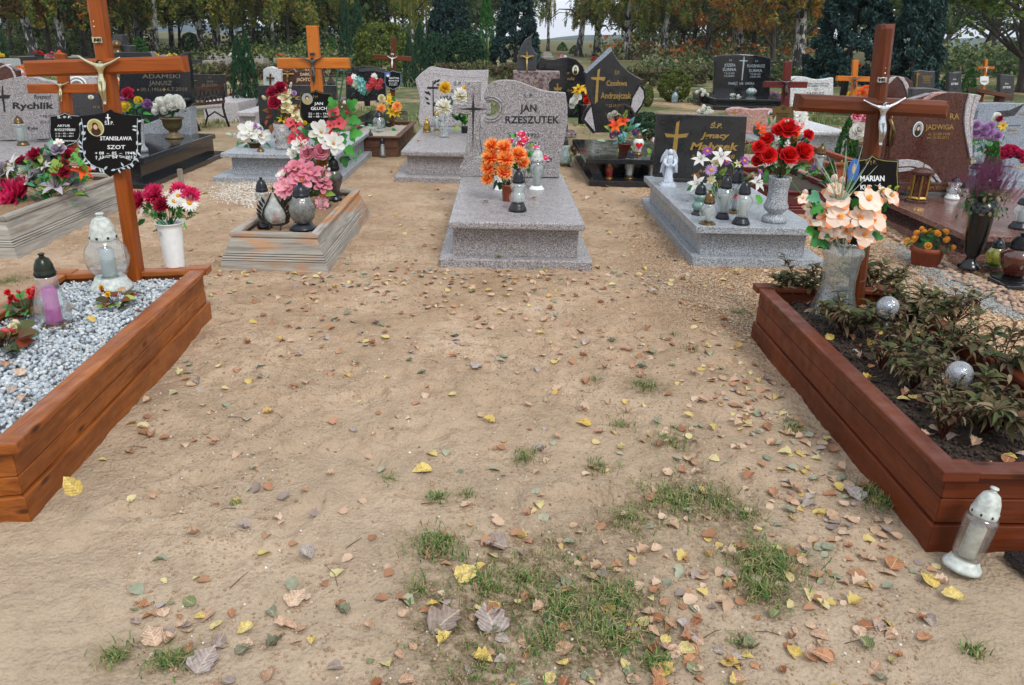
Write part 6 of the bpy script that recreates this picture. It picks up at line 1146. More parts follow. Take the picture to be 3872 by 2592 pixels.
p = gp(3710, 1022); m = MB(); m.hexa([(p.x-.17, p.y-.07, -.02), (p.x+.5, p.y-.07, -.02), (p.x+.5, p.y+.3, -.02), (p.x-.1, p.y+.3, -.02), (p.x-.17, p.y-.07, .05), (p.x+.5, p.y-.07, .05), (p.x+.5, p.y+.3, .05), (p.x-.1, p.y+.3, .05)]); tag(m.build('stone_step', GR_BRP, None, bevel=.006), 'low red-brown polished stone step under the tall black vase', 'step')
t, p, H, r1 = pot('tall black plastic vase with round foot on the stone step', 3680, 1020, 765, 44, 42, plain('glossy_black_plastic', rgb('#0d0e11'), .16, 0, .1), .05, prof=[(.98, 0), (.98, .02), (.7, .07), (.42, .12), (.4, .17), (.72, .24), (.88, .5), (.95, .8), (1.05, 1), (.95, 1), (.85, .9), (0, .9)], name='plastic_vase', cat='vase', n=32)
def heather():
    t_ = thing('heather_plant', 'purple heather with ivy-like foliage overflowing the tall black vase', 'plant', p+Vector((0, 0, H))); rs = random.Random(5); c = p+Vector((0, 0, H))
    me = bloom_mesh('sprig', P['petal_heather'], P['stem_red'])
    for i in range(280):
        a = rs.uniform(0, 6.28); e = rs.uniform(.2, 1.0); x = rs.gauss(0, .10); z = rs.uniform(.06, .22)+.05*math.cos(x*12); q = c+Vector((x, rs.gauss(0, .06), z)); inst('flower', me, t_, Matrix.Translation(q) @ face((x*2.2, rs.uniform(-.6, .3), 1)).to_matrix().to_4x4() @ Matrix.Diagonal((.012, .012, .045, 1)))
    for i in range(200):
        a = rs.uniform(0, 6.28); rr = rs.uniform(.05, .17); q = c+Vector((math.cos(a)*rr, math.sin(a)*rr*.8, rs.uniform(-.06, .12)-rr*.35)); inst('leaf', leaf_mesh('ovate', P[rs.choice(['leaf_balsam', 'leaf_green', 'leaf_wither', 'leaf_dark'])]), t_, TRS(q, face((math.cos(a), math.sin(a)-.4, rs.uniform(-.5, 1)), rs.uniform(0, 6)), rs.uniform(.025, .045)))
    m = MB(); m.lathe([(.02, -.03), (.05, 0), (.07, .05), (.07, .08), (.02, .1)], c=c, n=12); m.build('root_ball', SOIL, t_, True)
heather()
t, p, H, r1 = pot('low terracotta pot on the gravel by the red-brown grave', 3512, 1012, 940, 62, 48, TERR, 0, rim=.25)
def potplant(label, p, H, R, kinds, n, leafm, seed, rad=.024, dome=.9, leafk=('fern', 'ovate'), nl=80):
    rs = random.Random(seed); t = thing('potted_plant', label, 'plant', p+Vector((0, 0, H*.9))); c = p+Vector((0, 0, H*.9))
    for i in range(nl):
        a = rs.uniform(0, 6.28); e = rs.uniform(0, 1.4); q = c+Vector((math.cos(a)*math.cos(e), math.sin(a)*math.cos(e), math.sin(e)*dome))*R*rs.uniform(.3, .95); inst('leaf', leaf_mesh(rs.choice(leafk), P[rs.choice(leafm)]), t, TRS(q, face((math.cos(a), math.sin(a), rs.uniform(0, 1)), rs.uniform(0, 6)), R*rs.uniform(.3, .45)))
    for i in range(n):
        a = rs.uniform(0, 6.28); e = math.asin(rs.uniform(.05, 1)); d = Vector((math.cos(a)*math.cos(e), math.sin(a)*math.cos(e)-.1, math.sin(e)*dome)); inst('flower', bm(rs.choice(kinds)), t, TRS(c+d*R*rs.uniform(.9, 1.12), face(d), rad*rs.uniform(.8, 1.15)))
    return t
potplant('orange-yellow marigolds in the low terracotta pot', p, H, r1*1.3, ['pom_marigold'], 20, ['leaf_dark', 'leaf_green', 'needle_green'], 3, .026)
lantern('yellow-green glass lantern with dark cap beside the tall black vase', 3768, 1012, 904, 36, 'globe', GLY, DKM, plain('green_base', rgb('#143a22'), .3), .05, .34, .06, 1.0, .62)
lantern('large brown glass lantern on a square black foot at the right edge', 3850, 1062, 890, 62, 'amph', GLB, BLKP, BLKP, .03, .34, .06, 1.25, .6, candle=None)
lantern('clear tall lantern with dark foot at the right edge on the red-brown slab', 3868, 870, 745, 38, 'tulip', GL, DKM, DKM, .22, .25, .2, 1.0, .7)
m = MB(); p = gp(3850, 1090); m.box(p.x-.12, p.x+.3, p.y-.06, p.y+.18, -.01, .03); tag(m.build('lantern_tray', GR_B, None, bevel=.008), 'square black tray under the large brown lantern', 'tray')
# cobble edging and grey gravel
rs = random.Random(12); ct = thing('cobble_edging', 'row of rounded pinkish cobbles edging the red-brown grave', 'edging', gp(3700, 1090)); cm = [stone_mesh(40+k, COBB, flat=.62) for k in range(5)]
for m_ in cm: m_.polygons.foreach_set('use_smooth', [True]*20)
for i in range(150):
    f = rs.random(); x = 3545+f*370; y = 995+f*155+rs.uniform(-6, 40+30*f); q = gp(x, y); inst('stone', cm[rs.randrange(5)], ct, TRS((q.x, q.y, .008+rs.random()*.008), Matrix.Rotation(rs.uniform(0, 6), 3, 'Z').to_quaternion(), rs.uniform(.016, .029)))
for i in range(45):
    f = rs.random(); x = 3325+f*170; y = 850+f*110+rs.uniform(0, 22); q = gp(x, y); inst('stone', cm[rs.randrange(5)], ct, TRS((q.x, q.y, .008), Matrix.Rotation(rs.uniform(0, 6), 3, 'Z').to_quaternion(), rs.uniform(.014, .024)))
def gscatter(name, poly, n, size, mat, seed, label_kind='stuff', flat=.7):
    r_ = np.random.default_rng(seed); A, B, Cc, D = [np.array(gp(*q))[:2] for q in poly]; u = r_.random((n, 1)); v = r_.random((n, 1)); q = (A*(1-u)+B*u)*(1-v)+(D*(1-u)+Cc*u)*v; q = q+r_.normal(size=q.shape)*.05
    z = ground_z(q[:, 0], q[:, 1])+size*.25; o = put(name, scatter_mesh(name, np.column_stack([q, z]), size, mat, seed, flat)); o['kind'] = 'stuff'; return o
gscatter('grey_gravel', [(3350, 905), (3560, 1010), (3960, 1230), (3560, 1130)], 5200, .0085, GRV2, 61)
gscatter('pea_gravel', [(2380, 830), (2640, 1040), (2950, 1330), (2420, 1080)], 5200, .0065, PEA, 62)
gscatter('pea_gravel', [(3100, 860), (3350, 905), (3800, 1480), (3330, 1080)], 4200, .0065, PEA, 63)
gscatter('pea_gravel', [(2380, 1000), (2860, 1020), (2860, 1250), (2500, 1230)], 4600, .0055, PEA, 64)
gscatter('white_gravel', [(810, 690), (1000, 690), (960, 790), (790, 740)], 900, .010, WPB, 65)

# ================================================================== centre-right: Andrzejczak and its neighbours
za5 = lambda *p: zz(2150, 150, 3.136, *p)
t = grave('low black polished table grave with sloping shelves, behind the grave of Ignacy Małysek', GR_B, (.84, 1.95, 8.95, 11.0), (.95, 1.9, 9.5, 10.9), (.80, 1.9, 9.05, 10.9), (.06, .235, .29), bev=.006)
m = MB(); m.hexa([(.90, 9.1, .06), (1.02, 9.1, .06), (1.02, 9.25, .06), (.90, 9.25, .06), (.82, 9.08, .235), (.92, 9.08, .235), (.92, 9.25, .235), (.82, 9.25, .235)]); m.build('table_leg', GR_B, t)
YN = 10.3
stone(t, za5((180, 385), (500, 85), (520, 130), (560, 210), (620, 290), (700, 370), (790, 430), (890, 480), (850, 520), (790, 640), (745, 750), (740, 860), (775, 900), (760, 1100), (320, 1106), (270, 780), (215, 600), (200, 450)), YN, .10, GR_BM, 'headstone', .012)
m = MB(); q_ = [fp(*q, YN-.002) for q in za5((180, 385), (500, 85), (520, 130), (215, 402))]; m.add(q_, [(0, 1, 2, 3)]); m.build('polished_edge', GR_BL, t)
stone(t, za5((150, 950), (185, 850), (265, 770), (275, 790), (325, 1104), (290, 1120)), YN-.02, .1, GR_B, 'side_piece', .006)
m = MB(); m.prism([(q.x, q.z) for q in [fp(*q, YN-.022) for q in za5((190, 950), (215, 880), (268, 800), (316, 1095))]], YN-.025, YN-.018); m.build('grey_inlay', GR_L, t)
stone(t, za5((840, 530), (880, 550), (915, 610), (920, 690), (880, 780), (810, 890), (780, 1040), (745, 1040), (770, 890), (740, 860), (738, 750), (780, 640)), YN-.02, .1, GR_B, 'side_piece', .006)
m = MB(); m.prism([(q.x, q.z) for q in [fp(*q, YN-.022) for q in za5((845, 555), (885, 610), (895, 690), (860, 780), (785, 875), (735, 830), (760, 700))]], YN-.025, YN-.018); m.build('grey_inlay', GR_L, t)
engr(t, [za5((345, 360), (375, 345), (362, 445), (440, 448), (420, 492), (358, 478), (345, 735), (310, 765), (330, 480), (275, 475), (262, 448), (338, 446))], YN, GOLD)
for s, a, b, y, h in (('Ś.P.', 545, 607, 415, 42), ('Czesława', 448, 692, 548, 62), ('Andrzejczak', 378, 742, 700, 72), ('* 25.10.1942', 445, 655, 802, 34), ('†', 437, 447, 895, 36)): txt(t, s, 2150+a/3.136, 2150+b/3.136, 150+y/3.136, h/3.136, YN, GOLD, .02, .1)
t = grave('black granite grave with wavy headstone and oval portrait, behind the middle grave', GR_B, (-.15, .62, 11.2, 13.2), (-.1, .55, 11.4, 13.1), (-.3, .66, 11.3, 13.1), (.06, .26, .33), bev=.006)
YV = 13.0; zv = lambda *p: zz(1400, 0, 2.24, *p)
stone(t, zv((1425, 520), (1442, 480), (1500, 505), (1560, 505), (1620, 490), (1680, 484), (1740, 500), (1800, 560), (1830, 640), (1830, 1000), (1430, 1000)), YV, .11, GR_B, 'headstone', .01)
stone(t, zv((1485, 545), (1665, 545), (1665, 860), (1485, 860)), YV-.05, .06, GR_B, 'front_panel', .004)
oval(t, 2176, 265, 13, 18, YV-.002, ENW, 'portrait', ENO, (HAIR, SKIN, HAIR))
for s, a, b, y, h in (('ur', 1660, 1690, 630, 24), ('oska', 1668, 1728, 680, 30), ('żyw', 1665, 1715, 775, 20)): txt(t, s, 1400+a/2.24, 1400+b/2.24, y/2.24, h/2.24, YV, GOLD, .02, .3)
engr(t, [zv((1580, 708), (1592, 706), (1592, 745), (1625, 742), (1612, 768), (1592, 764), (1592, 800), (1580, 800), (1580, 764), (1562, 768), (1552, 742), (1580, 745))], YV-.05, GOLD)
t = thing('granite_monument', 'multicoloured granite block with black wave-shaped column and gilded crucifix, centre background', 'grave', (fp(2000, 400, 12.2).x, 12.2, 0))
stone(t, zv((1210, 600), (1605, 606), (1605, 670), (1545, 672), (1515, 700), (1512, 1100), (1205, 1100)), 12.2, .25, GR_MC, 'headstone', .008)
stone(t, zv((1240, 598), (1245, 500), (1275, 400), (1310, 340), (1378, 290), (1365, 340), (1370, 400), (1395, 440), (1422, 462), (1405, 598)), 12.3, .2, GR_K, 'wave_column', .012)
stone(t, [(1980, 500), (2180, 505), (2180, 524), (1980, 520)], 11.6, .5, GR_MC, 'bench_slab', .01); m = MB(); m.box(fp(1950, 0, 12.2).x, fp(2160, 0, 12.2).x, 11.7, 12.6, -.03, .4); m.build('base_block', GR_K, t, bevel=.006)
m = MB(); P0 = [fp(*q, 12.27) for q in zv((1326, 440), (1326, 598))]; m.tube(P0, .014, 6); m.build('metal_post', GOLDB, t); m = MB(); m.tube([fp(*q, 12.27) for q in zv((1272, 480), (1386, 480))], .012, 6); m.build('metal_bar', GOLDB, t)
corpus(t, fp(*zv((1327, 520))[0], 12.24), 40/sc_at(12.2, 1), plain('ivory_figure', rgb('#c7ab6a'), .4))
for s, a, b, y, h in (('Ś', 1305, 1318, 722, 26), ('P.', 1390, 1410, 722, 26)): txt(t, s, 1400+a/2.24, 1400+b/2.24, y/2.24, h/2.24, 12.2, GOLD, .02)
t, p, H, r1 = pot('tall black vase beside the wavy black headstone', 2200, 470, 395, 17, 14, BLK2, .33, name='plastic_vase', cat='vase')
bouquet('yellow lilies with white and red roses in the tall black vase', 'flowers', p+Vector((0, 0, H*.9)), p.y, [('lily_yellow', 2190, 342, 22), ('lily_yellow', 2208, 345, 20), ('lily_yellow', 2182, 350, 16), ('rose_white', 2182, 370, 16), ('rose_white', 2170, 385, 15), ('rose_white', 2165, 398, 12), ('rose_red', 2218, 384, 12), ('rose_red', 2216, 365, 10)], [], (['ovate'], ['leaf_dark', 'leaf_green'], 30, .08, .14), seed=41)
lantern('grey-green relief glass lantern on the sand, right of the star cross grave', 2136, 632, 520, 26, 'vase', glass('grey_green_glass', (.5, .62, .58, 1), .5, .2, .5), DKM, BRZ, 0, .28, .07, .9, .4)
lantern('small brass and red-brown glass lantern between two graves', 2172, 590, 530, 13, 'globe', GLB, BRZ, BRZ, 0, .4, .08, 1, .7)
lantern('red faceted glass lantern with brass cap on the black shelf', 2303, 676, 602, 17, 'taper', GLR, GOLDB, GOLDB, .06, .4, .08, .95, .65, candle=None)
lantern('clear rectangular-looking lantern with dark cap, middle of the black shelf', 2380, 678, 562, 21, 'taper', GL, DKM, BRZ, .06, .33, .08, 1, .7)
lantern('clear lantern with black cap partly behind the black rectangular headstone', 2468, 680, 565, 19, 'cyl', GL, DKM, BRZ, .06, .33, .08, 1.2, .7)
lantern('white porcelain-like lantern with small red heart and brass cap on the black table', 2413, 587, 498, 21, 'tulip', plain('painted_white_glass', rgb('#d4d5cf'), .3, 0, .06), BRZ, BRZ, .29, .3, .12, .9, .6, candle=None, deco=deco_heart(P['petal_red']))
t, p, H, r1 = pot('woven brown basket on the black table', 2362, 578, 545, 26, 24, TERD, .29, name='basket', cat='basket')
m = MB(); m.tube([fp(x, y, p.y-.02) for x, y in za5((560, 1000), (555, 880), (600, 800), (660, 775), (730, 810), (775, 880), (790, 1000))], .017, 7); m.build('handle', plain('dark_wicker', rgb('#2c1d18'), .8), t, True)
bouquet('orange lilies with turquoise leaves and white trimmings in the woven basket', 'flowers', p+Vector((0, 0, H*.8)), p.y-.02, [('lily_orange', 2330, 480, 27, .04), ('lily_orange', 2354, 465, 24), ('pom_straw', 2310, 440, 12), ('pom_straw', 2325, 430, 10), ('carnation_white', 2318, 450, 14), ('pom_purple', 2345, 510, 12), ('pom_purple', 2400, 500, 12), ('pom_purple', 2318, 512, 12), ('sprig_teal', 2350, 525, 18), ('carnation_white', 2475, 535, 14)],
        [('fern', 'leaf_lime', 2360, 448, 36, 10), ('ovate', 'leaf_mint', 2385, 490, 34, 50), ('ovate', 'leaf_mint', 2375, 500, 36, 10), ('ovate', 'petal_teal', 2385, 470, 32, 20), ('ovate', 'petal_teal', 2370, 520, 32, -40), ('ovate', 'leaf_lime', 2345, 555, 32, 190), ('ovate', 'leaf_lime', 2385, 550, 32, 160), ('ovate', 'leaf_lime', 2305, 490, 28, -60), ('long', 'petal_teal', 2425, 500, 26, 60), ('long', 'petal_teal', 2475, 530, 24, 90), ('ovate', 'leaf_lime', 2450, 560, 34, 160), ('long', 'leaf_sage', 2290, 535, 40, -80), ('ovate', 'petal_teal', 2400, 480, 26, 60)], (['long', 'ovate'], ['petal_teal', 'leaf_green', 'leaf_lime'], 40, .08, .14), seed=42)
shrub('low clipped dark green bush, left of the black rectangular headstone', 'ball', 2395, 2490, 478, 424, 1, 'round_bush'); shrub('second low clipped bush just in front of the first, beside the black rectangular headstone', 'ball', 2385, 2495, 528, 462, 2, 'round_bush')
# Emilia pink stone, dark red cross
t = grave('small grave with heart-topped pink granite stone of Emilia, overgrown with weeds', GR_PK, (2.6, 3.6, 9.3, 11.0), (2.65, 3.55, 9.4, 10.9), (2.62, 3.58, 9.35, 10.9), (.04, .1, .14)); YE = 10.1; ze = lambda *p: zz(2700, 300, 3.4836, *p)
stone(t, ze((160, 440), (180, 400), (250, 375), (340, 372), (430, 385), (520, 398), (620, 388), (720, 388), (800, 400), (840, 470), (830, 600), (600, 720), (420, 720), (300, 640)), YE, .1, GR_PK, 'headstone', .012)
engr(t, [ze((262, 405), (270, 405), (272, 435), (320, 437), (322, 448), (272, 448), (275, 472), (264, 472), (262, 448), (210, 446), (208, 438), (262, 436))], YE, GOLD)
for s, a, b, y, h in (('Ś.P.', 520, 560, 448, 20), ('Emilia', 470, 640, 500, 32), ('Opakowska', 430, 760, 548, 36), ('żyła lat 74', 440, 690, 590, 24)): txt(t, s, 2700+a/3.4836, 2700+b/3.4836, 300+y/3.4836, h/3.4836, YE, plain('faded_gold', rgb('#c0a887'), .5), .01, .15)
oval(t, 2915, 428, 12, 9, YE-.002, ENW, 'portrait', ENW, (HAIR, SKIN, HAIR))
tR = cross('dark red wooden cross with ochre name plate, behind the red roses', 8.9, (2982, 234, 2962, 560), 27, (2892, 320, 3053, 322), 22, W_RD, 0, .06, (2972, 334, 68), PEWT, cham=.006)
plR = plate(tR, 2920, 3001, 399, 475, 8.87, plain('ochre_plate', rgb('#6b5428'), .4, .3, .1), plain('dark_edge', rgb('#2c2013'), .5))
for s, a, b, y, h in (('✠', 2955, 2972, 418, 14), ('MAGDALENA', 2935, 2985, 433, 6), ('SOPAK', 2940, 2982, 443, 6), ('* 1924 † 2010', 2938, 2984, 453, 5)): txt(plR, s, a, b, y, h, 8.863, BLK, .02)
base = [(2.55, 7.6), (3.25, 7.6), (3.2, 9.15), (2.5, 9.15)]
planter('dark red stained board surround with pansies behind the granite vase of roses', base, [(-.02, .05, .012, .0, 0), (.055, .08, .0, -.004, 0), (.085, .20, -.01, -.03, 0)], (.20, .222, .0, .05), W_RD, fillz=.17, fillmat=SOIL)
t, p, H, r1 = pot('small red plastic pot with begonia, by the corner of the black rectangular headstone', 2835, 600, 562, 24, 20, plain('red_plastic', rgb('#8a1f1c'), .45), 0)
potplant('small red begonia in the red plastic pot', p, H, r1, ['carnation_red'], 6, ['leaf_green', 'leaf_balsam', 'leaf_lime'], 4, .03, nl=40, leafk=('ovate',))
q = gp(3070, 655); 
potplant('yellow and purple pansies in the dark red surround', fp(3070, 660, 7.85), .0, .10, ['pom_purple', 'lily_yellow', 'orchid_cream'], 8, ['leaf_green', 'leaf_bright'], 6, .022, leafk=('ovate',))
lantern('clear faceted lantern with ornate dark bronze cap, behind the dark red surround', 3098, 660, 545, 24, 'cyl', GL, BRZ, BRZ, .17, .35, .1, 1, .7)
lantern('dark red glass lantern with black cap on the white granite slab edge', 3078, 520, 462, 14, 'taper', GLB, DKM, BRZ, .1, .4, .08, 1, .8, candle=None)
p = gp(2868, 600); t = thing('plastic_bottle', 'clear plastic bottle with blue cap lying behind the black rectangular headstone', 'bottle', p); m = MB(); m.lathe([(.06, 0), (.065, .02), (.065, .15), (.03, .22), (.02, .24)], c=p, n=16); m.build('bottle_body', glass('pet_bottle', (.8, .88, .95, 1), .3), t, True); m = MB(); m.lathe([(.022, .24), (.022, .27), (0, .272)], c=p, n=10); m.build('cap', plain('blue_cap', rgb('#1d3fae'), .4), t)
for lab, x, y0_, y1_, w_ in (('large water bottle with blue cap on the grass beyond the black headstones', 2550, 390, 345, 12),):
    p = gp(x, y0_); s = sc_at(p.y, .2); H = (y0_-y1_)/s; R = w_/s; t = thing('water_bottle', lab, 'bottle', p); m = MB(); m.lathe([(R, 0), (R, H*.6), (R*.8, H*.72), (R*.3, H*.85), (R*.28, H*.9)], c=p, n=14); m.build('bottle_body', glass('pet_bottle2', (.5, .68, .75, 1), .4), t, True); m = MB(); m.lathe([(R*.33, H*.9), (R*.33, H), (0, H)], c=p, n=8); m.build('cap', plain('blue_cap', rgb('#1d3fae'), .4), t)
# Surma double grave
pS = gp(2702, 372); YS_ = 22.5
t = grave('black double grave with arched headstone of Józefa and Eugeniusz Surma', GR_B, (fp(2690, 380, YS_-2.2).x, fp(2960, 380, YS_-2.2).x, YS_-2.4, YS_+.4), (fp(2700, 380, YS_-2).x, fp(2950, 380, YS_-2).x, YS_-2.2, YS_+.3), (fp(2695, 380, YS_-2).x, fp(2955, 380, YS_-2).x, YS_-2.3, YS_+.3), (.1, .2, .26))
zs = lambda *p: zz(2700, 0, 3.015, *p)
stone(t, zs((-5, 1000), (5, 700), (22, 640), (120, 625), (300, 620), (450, 628), (560, 645), (652, 668), (648, 850), (640, 1010), (640, 1110), (-10, 1110)), YS_, .15, GR_B, 'headstone', .02)
for s, a, b, y, h in (('Ś P', 172, 205, 700, 18), ('JÓZEFA', 117, 244, 762, 34), ('SURMA', 98, 253, 812, 34), ('* 21.12.1931', 115, 232, 848, 20), ('† 23.10.2010', 112, 230, 878, 20), ('Ś P', 470, 502, 710, 18), ('EUGENIUSZ', 380, 580, 770, 32), ('SURMA', 397, 550, 825, 34), ('* 21.08.1921', 410, 527, 858, 20), ('† 24.07.1994', 408, 527, 888, 20), ('PAMIĘĆ  NIE  UMIERA', 165, 460, 968, 28)): txt(t, s, 2700+a/3.015, 2700+b/3.015, y/3.015, h/3.015, YS_, plain('silver_lettering', rgb('#aeb9be'), .4), .01)
engr(t, [zs((340, 645), (346, 645), (350, 690), (385, 694), (385, 702), (348, 702), (322, 920), (312, 918), (330, 702), (288, 698), (288, 690), (332, 688))], YS_, plain('silver_lettering', rgb('#aeb9be'), .4))
lantern('wide pale disc-shaped lantern on the black double grave', 2843, 362, 325, 21, 'disc', glass('pale_green_glass', (.75, .9, .85, 1), .5), DKM, GL, .26, .25, .05, .5, .3)
for i, (lab, x, yb, yt, r_, col, n) in enumerate((('white mums in a black vase before the black double grave', 2650, 388, 300, 20, 'pom_white', 14), ('white mums in a low dark pot, left of the pink heart stone', 2770, 395, 362, 34, 'pom_white', 22), ('white hydrangea in a white pot behind the black rectangular headstone', 2665, 435, 395, 26, 'pom_white', 14), ('pink and white mums among the weeds by the black double grave', 2806, 385, 362, 20, 'pom_pink', 12))):
    p = gp(x, yb+12); s = sc_at(p.y, .3); t, p, H, r1 = pot(['tall black vase', 'low dark pot', 'white plastic pot', 'small dark pot'][i]+' for '+col.split('_')[1]+' mums, '+['left of the black double grave', 'beside the weeds', 'on the black headstone\'s left', 'among the weeds'][i], x, yb+12, (yb+yt)/2+12, r_*.6, r_*.45, [BLK2, BLK2, PLW, TERR][i], 0); potplant(lab, p, H, r_/s, [col], n, ['leaf_dark', 'leaf_green'], 50+i, .05, nl=50, leafk=('ovate',))
# white granite grave of Tadeusz
YT = 15.0; t = grave('white granite grave with wavy headstone of Tadeusz', GR_W, (fp(3010, 480, 11.5).x, fp(3230, 480, 11.5).x, 11.5, 15.3), (fp(3020, 480, 11.7).x, fp(3220, 480, 11.7).x, 11.8, 15.2), (fp(3012, 480, 11.6).x, fp(3228, 480, 11.6).x, 11.6, 15.2), (.08, .33, .39), bev=.02)
stone(t, zs((870, 882), (950, 872), (1050, 880), (1130, 903), (1200, 910), (1290, 900), (1362, 886), (1358, 1200), (870, 1200)), YT, .14, GR_W, 'headstone', .012)
for s, a, b, y, h in (('ODSZEDŁ TAM DOKĄD IDZIE', 1050, 1310, 965, 16), ('SIĘ SAMEMU I POWOLI', 1060, 1305, 990, 16), ('Ś.P.', 1140, 1190, 1030, 20), ('TADEUSZ', 1055, 1255, 1082, 28)): txt(t, s, 2700+a/3.015, 2700+b/3.015, y/3.015, h/3.015, YT, BLK, .01)
bouquet('tall white gladiolus spray before the wavy white headstone', 'flowers', gp(3010, 470, .39), 11.9, [('sprig_white', 3010, 400, 22), ('magnolia_white', 3018, 440, 24), ('lily_white', 3030, 425, 22), ('magnolia_white', 3008, 420, 20), ('sprig_white', 3040, 450, 20)], [], (['long'], ['leaf_green', 'leaf_dark'], 20, .1, .2), seed=51)
potplant('purple statice low by the dark red cross', gp(2925, 392), .1, .2, ['sprig_purple'], 18, ['leaf_green'], 52, .07, nl=30)
# orange cross and terracotta planter right of it
YO = 13.5; tO = cross('orange wooden cross with dark figure in front of the big spruce', YO, (3238, 228, 3222, 520), 19, (3166, 297, 3292, 301), 18, W_O, 0, .07, (3232, 315, 46), PEWT, cham=.005)
base = [(fp(3145, 560, 9.2).x, 9.2), (fp(3290, 560, 9.2).x, 9.2), (fp(3290, 560, 9.2).x-.05, 11), (fp(3145, 560, 9.2).x-.05, 11)]
planter('terracotta-coloured board surround behind the brown chamfered cross', base, [(-.02, .09, .01, .0, 0), (.095, .25, .0, -.03, 0)], (.25, .28, .02, .05), lambda a: wood('terracotta_stained_wood', rgb('#8a3c20'), rgb('#a8532f'), a, .5, .1, 0, False), fillz=.22, fillmat=SOIL)
bouquet('orange and yellow mums beside the orange cross', 'flowers', gp(3270, 400), 14.2, [('dahlia_yellow', 3215, 360, 12), ('pom_orange', 3245, 353, 18), ('pom_orange', 3275, 345, 18), ('pom_orange', 3225, 362, 14), ('dahlia_yellow', 3280, 365, 12)], [], (['ovate'], ['leaf_green'], 16, .1, .2), seed=53)
bouquet('pink and white silk roses in the terracotta-coloured surround', 'flowers', gp(3250, 520, .25), 9.6, [('rose_white', 3250, 490, 26), ('rose_pink', 3262, 468, 18), ('carnation_pink', 3240, 437, 20), ('carnation_pink', 3265, 440, 16), ('lily_white', 3240, 450, 18), ('rose_white', 3235, 505, 20)], [], (['ovate'], ['leaf_green', 'leaf_dark'], 20, .08, .14), seed=54)
shrub('young thuja right behind the brown chamfered cross', 'bright', 3145, 3230, 640, 430, 1); shrub('second small thuja in the dark red surround', 'bright', 3095, 3160, 720, 610, 2)
# graves behind "Jadwiga"
t = thing('grave_monument', 'red-brown headstone with pointed arch inlay behind the curved one', 'grave', (fp(3390, 400, 11).x, 11, 0)); zr = lambda *p: zz(3272, 0, 3.015, *p)
stone(t, zr((120, 1200), (120, 960), (200, 890), (280, 865), (400, 870), (480, 890), (545, 940), (545, 1250)), 11, .12, GR_BR, 'headstone', .01); stone(t, zr((370, 875), (440, 885), (490, 960), (515, 1060), (520, 1160), (490, 1160), (475, 1050), (430, 940)), 10.985, .12, GR_L, 'ribbon_inlay'); stone(t, zr((365, 872), (260, 970), (230, 960), (290, 885)), 10.985, .12, GR_L, 'ribbon_inlay')
m = MB(); m.box(fp(3310, 0, 11).x, fp(3460, 0, 11).x, 9.8, 11.2, -.02, .3); m.build('tomb_side', GR_BR, t, bevel=.01)
t = thing('grave_monument', 'dark blue-grey headstone with low arched top behind the curved brown one', 'grave', (fp(3520, 400, 10).x, 10, 0)); stone(t, zr((525, 1300), (530, 1010), (620, 1003), (720, 1003), (820, 1015), (940, 1050), (1100, 1120), (1100, 1300)), 10, .12, GR_K, 'headstone', .012); m = MB(); m.box(fp(3440, 0, 10).x, fp(3640, 0, 10).x, 9.5, 10.3, -.02, .25); m.build('tomb_side', GR_K, t, bevel=.01)
t = thing('grave_monument', 'dark slate headstone of the Celinscy family with tall brass crucifix', 'grave', (fp(3500, 300, 17).x, 17, 0)); stone(t, zr((540, 1150), (560, 815), (640, 800), (700, 812), (800, 812), (775, 1150)), 17, .12, GR_K, 'headstone', .012); m = MB(); m.box(fp(3455, 0, 17).x, fp(3535, 0, 17).x, 16, 17.2, -.02, .3); m.build('tomb_side', GR_K, t)
for s, a, b, y, h in (('CELINSCY', 645, 765, 885, 20), ('FELIKS', 660, 740, 905, 14), ('ANNA', 665, 740, 925, 14), ('CZESŁAW', 650, 745, 950, 12)): txt(t, s, 3272+a/3.015, 3272+b/3.015, y/3.015, h/3.015, 17, GOLD, .01)
corpus(t, fp(3468, 290, 16.96), 22/sc_at(17, 1), GOLDB); m = MB(); m.tube([fp(3470, 272, 16.98), fp(3464, 335, 16.98)], .02, 6); m.build('metal_post', GOLDB, t)
for i, (lab, xl, xr, yt, Y_, nm) in enumerate((('dark slate headstone lettered Sitek between two small thujas', 945, 1100, 822, 16, 'SITEK'), ('second slate headstone lettered Sitek at the right edge', 1530, 1705, 845, 15, 'SITEK'))):
    t = thing('grave_monument', lab, 'grave', (fp(3272+xl/3.015, 300, Y_).x, Y_, 0)); stone(t, zr((xl, 1150), (xl+10, yt), ((xl+xr)/2, yt+12), (xr, yt-4+18*i), (xr-10, 1150)), Y_, .12, GR_K, 'headstone', .01); m = MB(); m.box(fp(3272+xl/3.015, 0, Y_).x, fp(3272+xr/3.015, 0, Y_).x, Y_-1.2, Y_+.2, -.02, .3); m.build('tomb_side', GR_K, t)
    for s, k0, k1, y, h in (('Ś.P.', .35, .6, 915+50*i, 14), (nm, .2, .75, 970+40*i, 24)): txt(t, s, 3272+(xl+(xr-xl)*k0)/3.015, 3272+(xl+(xr-xl)*k1)/3.015, y/3.015, h/3.015, Y_, WHT if i == 0 else PLW, .01, .2)
tZ = cross('small orange wooden cross with white shield plate, far right', 18, (3732, 226, 3720, 345), 10, (3699, 257, 3760, 258), 9, W_O, 0, .06, (3729, 264, 20), PLW, cham=.003)
plZ = plate(tZ, 3706, 3738, 288, 323, 17.97, PLW); txt(plZ, 'KAROL', 3712, 3734, 312, 6, 17.963, BLK2, .03)
t = thing('leaning_board', 'brown wooden bench seat seen at a slant, right background', 'bench', (fp(3745, 380, 13).x, 13, 0)); m = MB(); q = [fp(*a, 13) for a in ((3682, 333), (3808, 358), (3800, 370), (3678, 348))]; m.prism([(a.x, a.z) for a in q], 12.8, 13.15); m.build('seat', W_D('x'), t, bevel=.006)
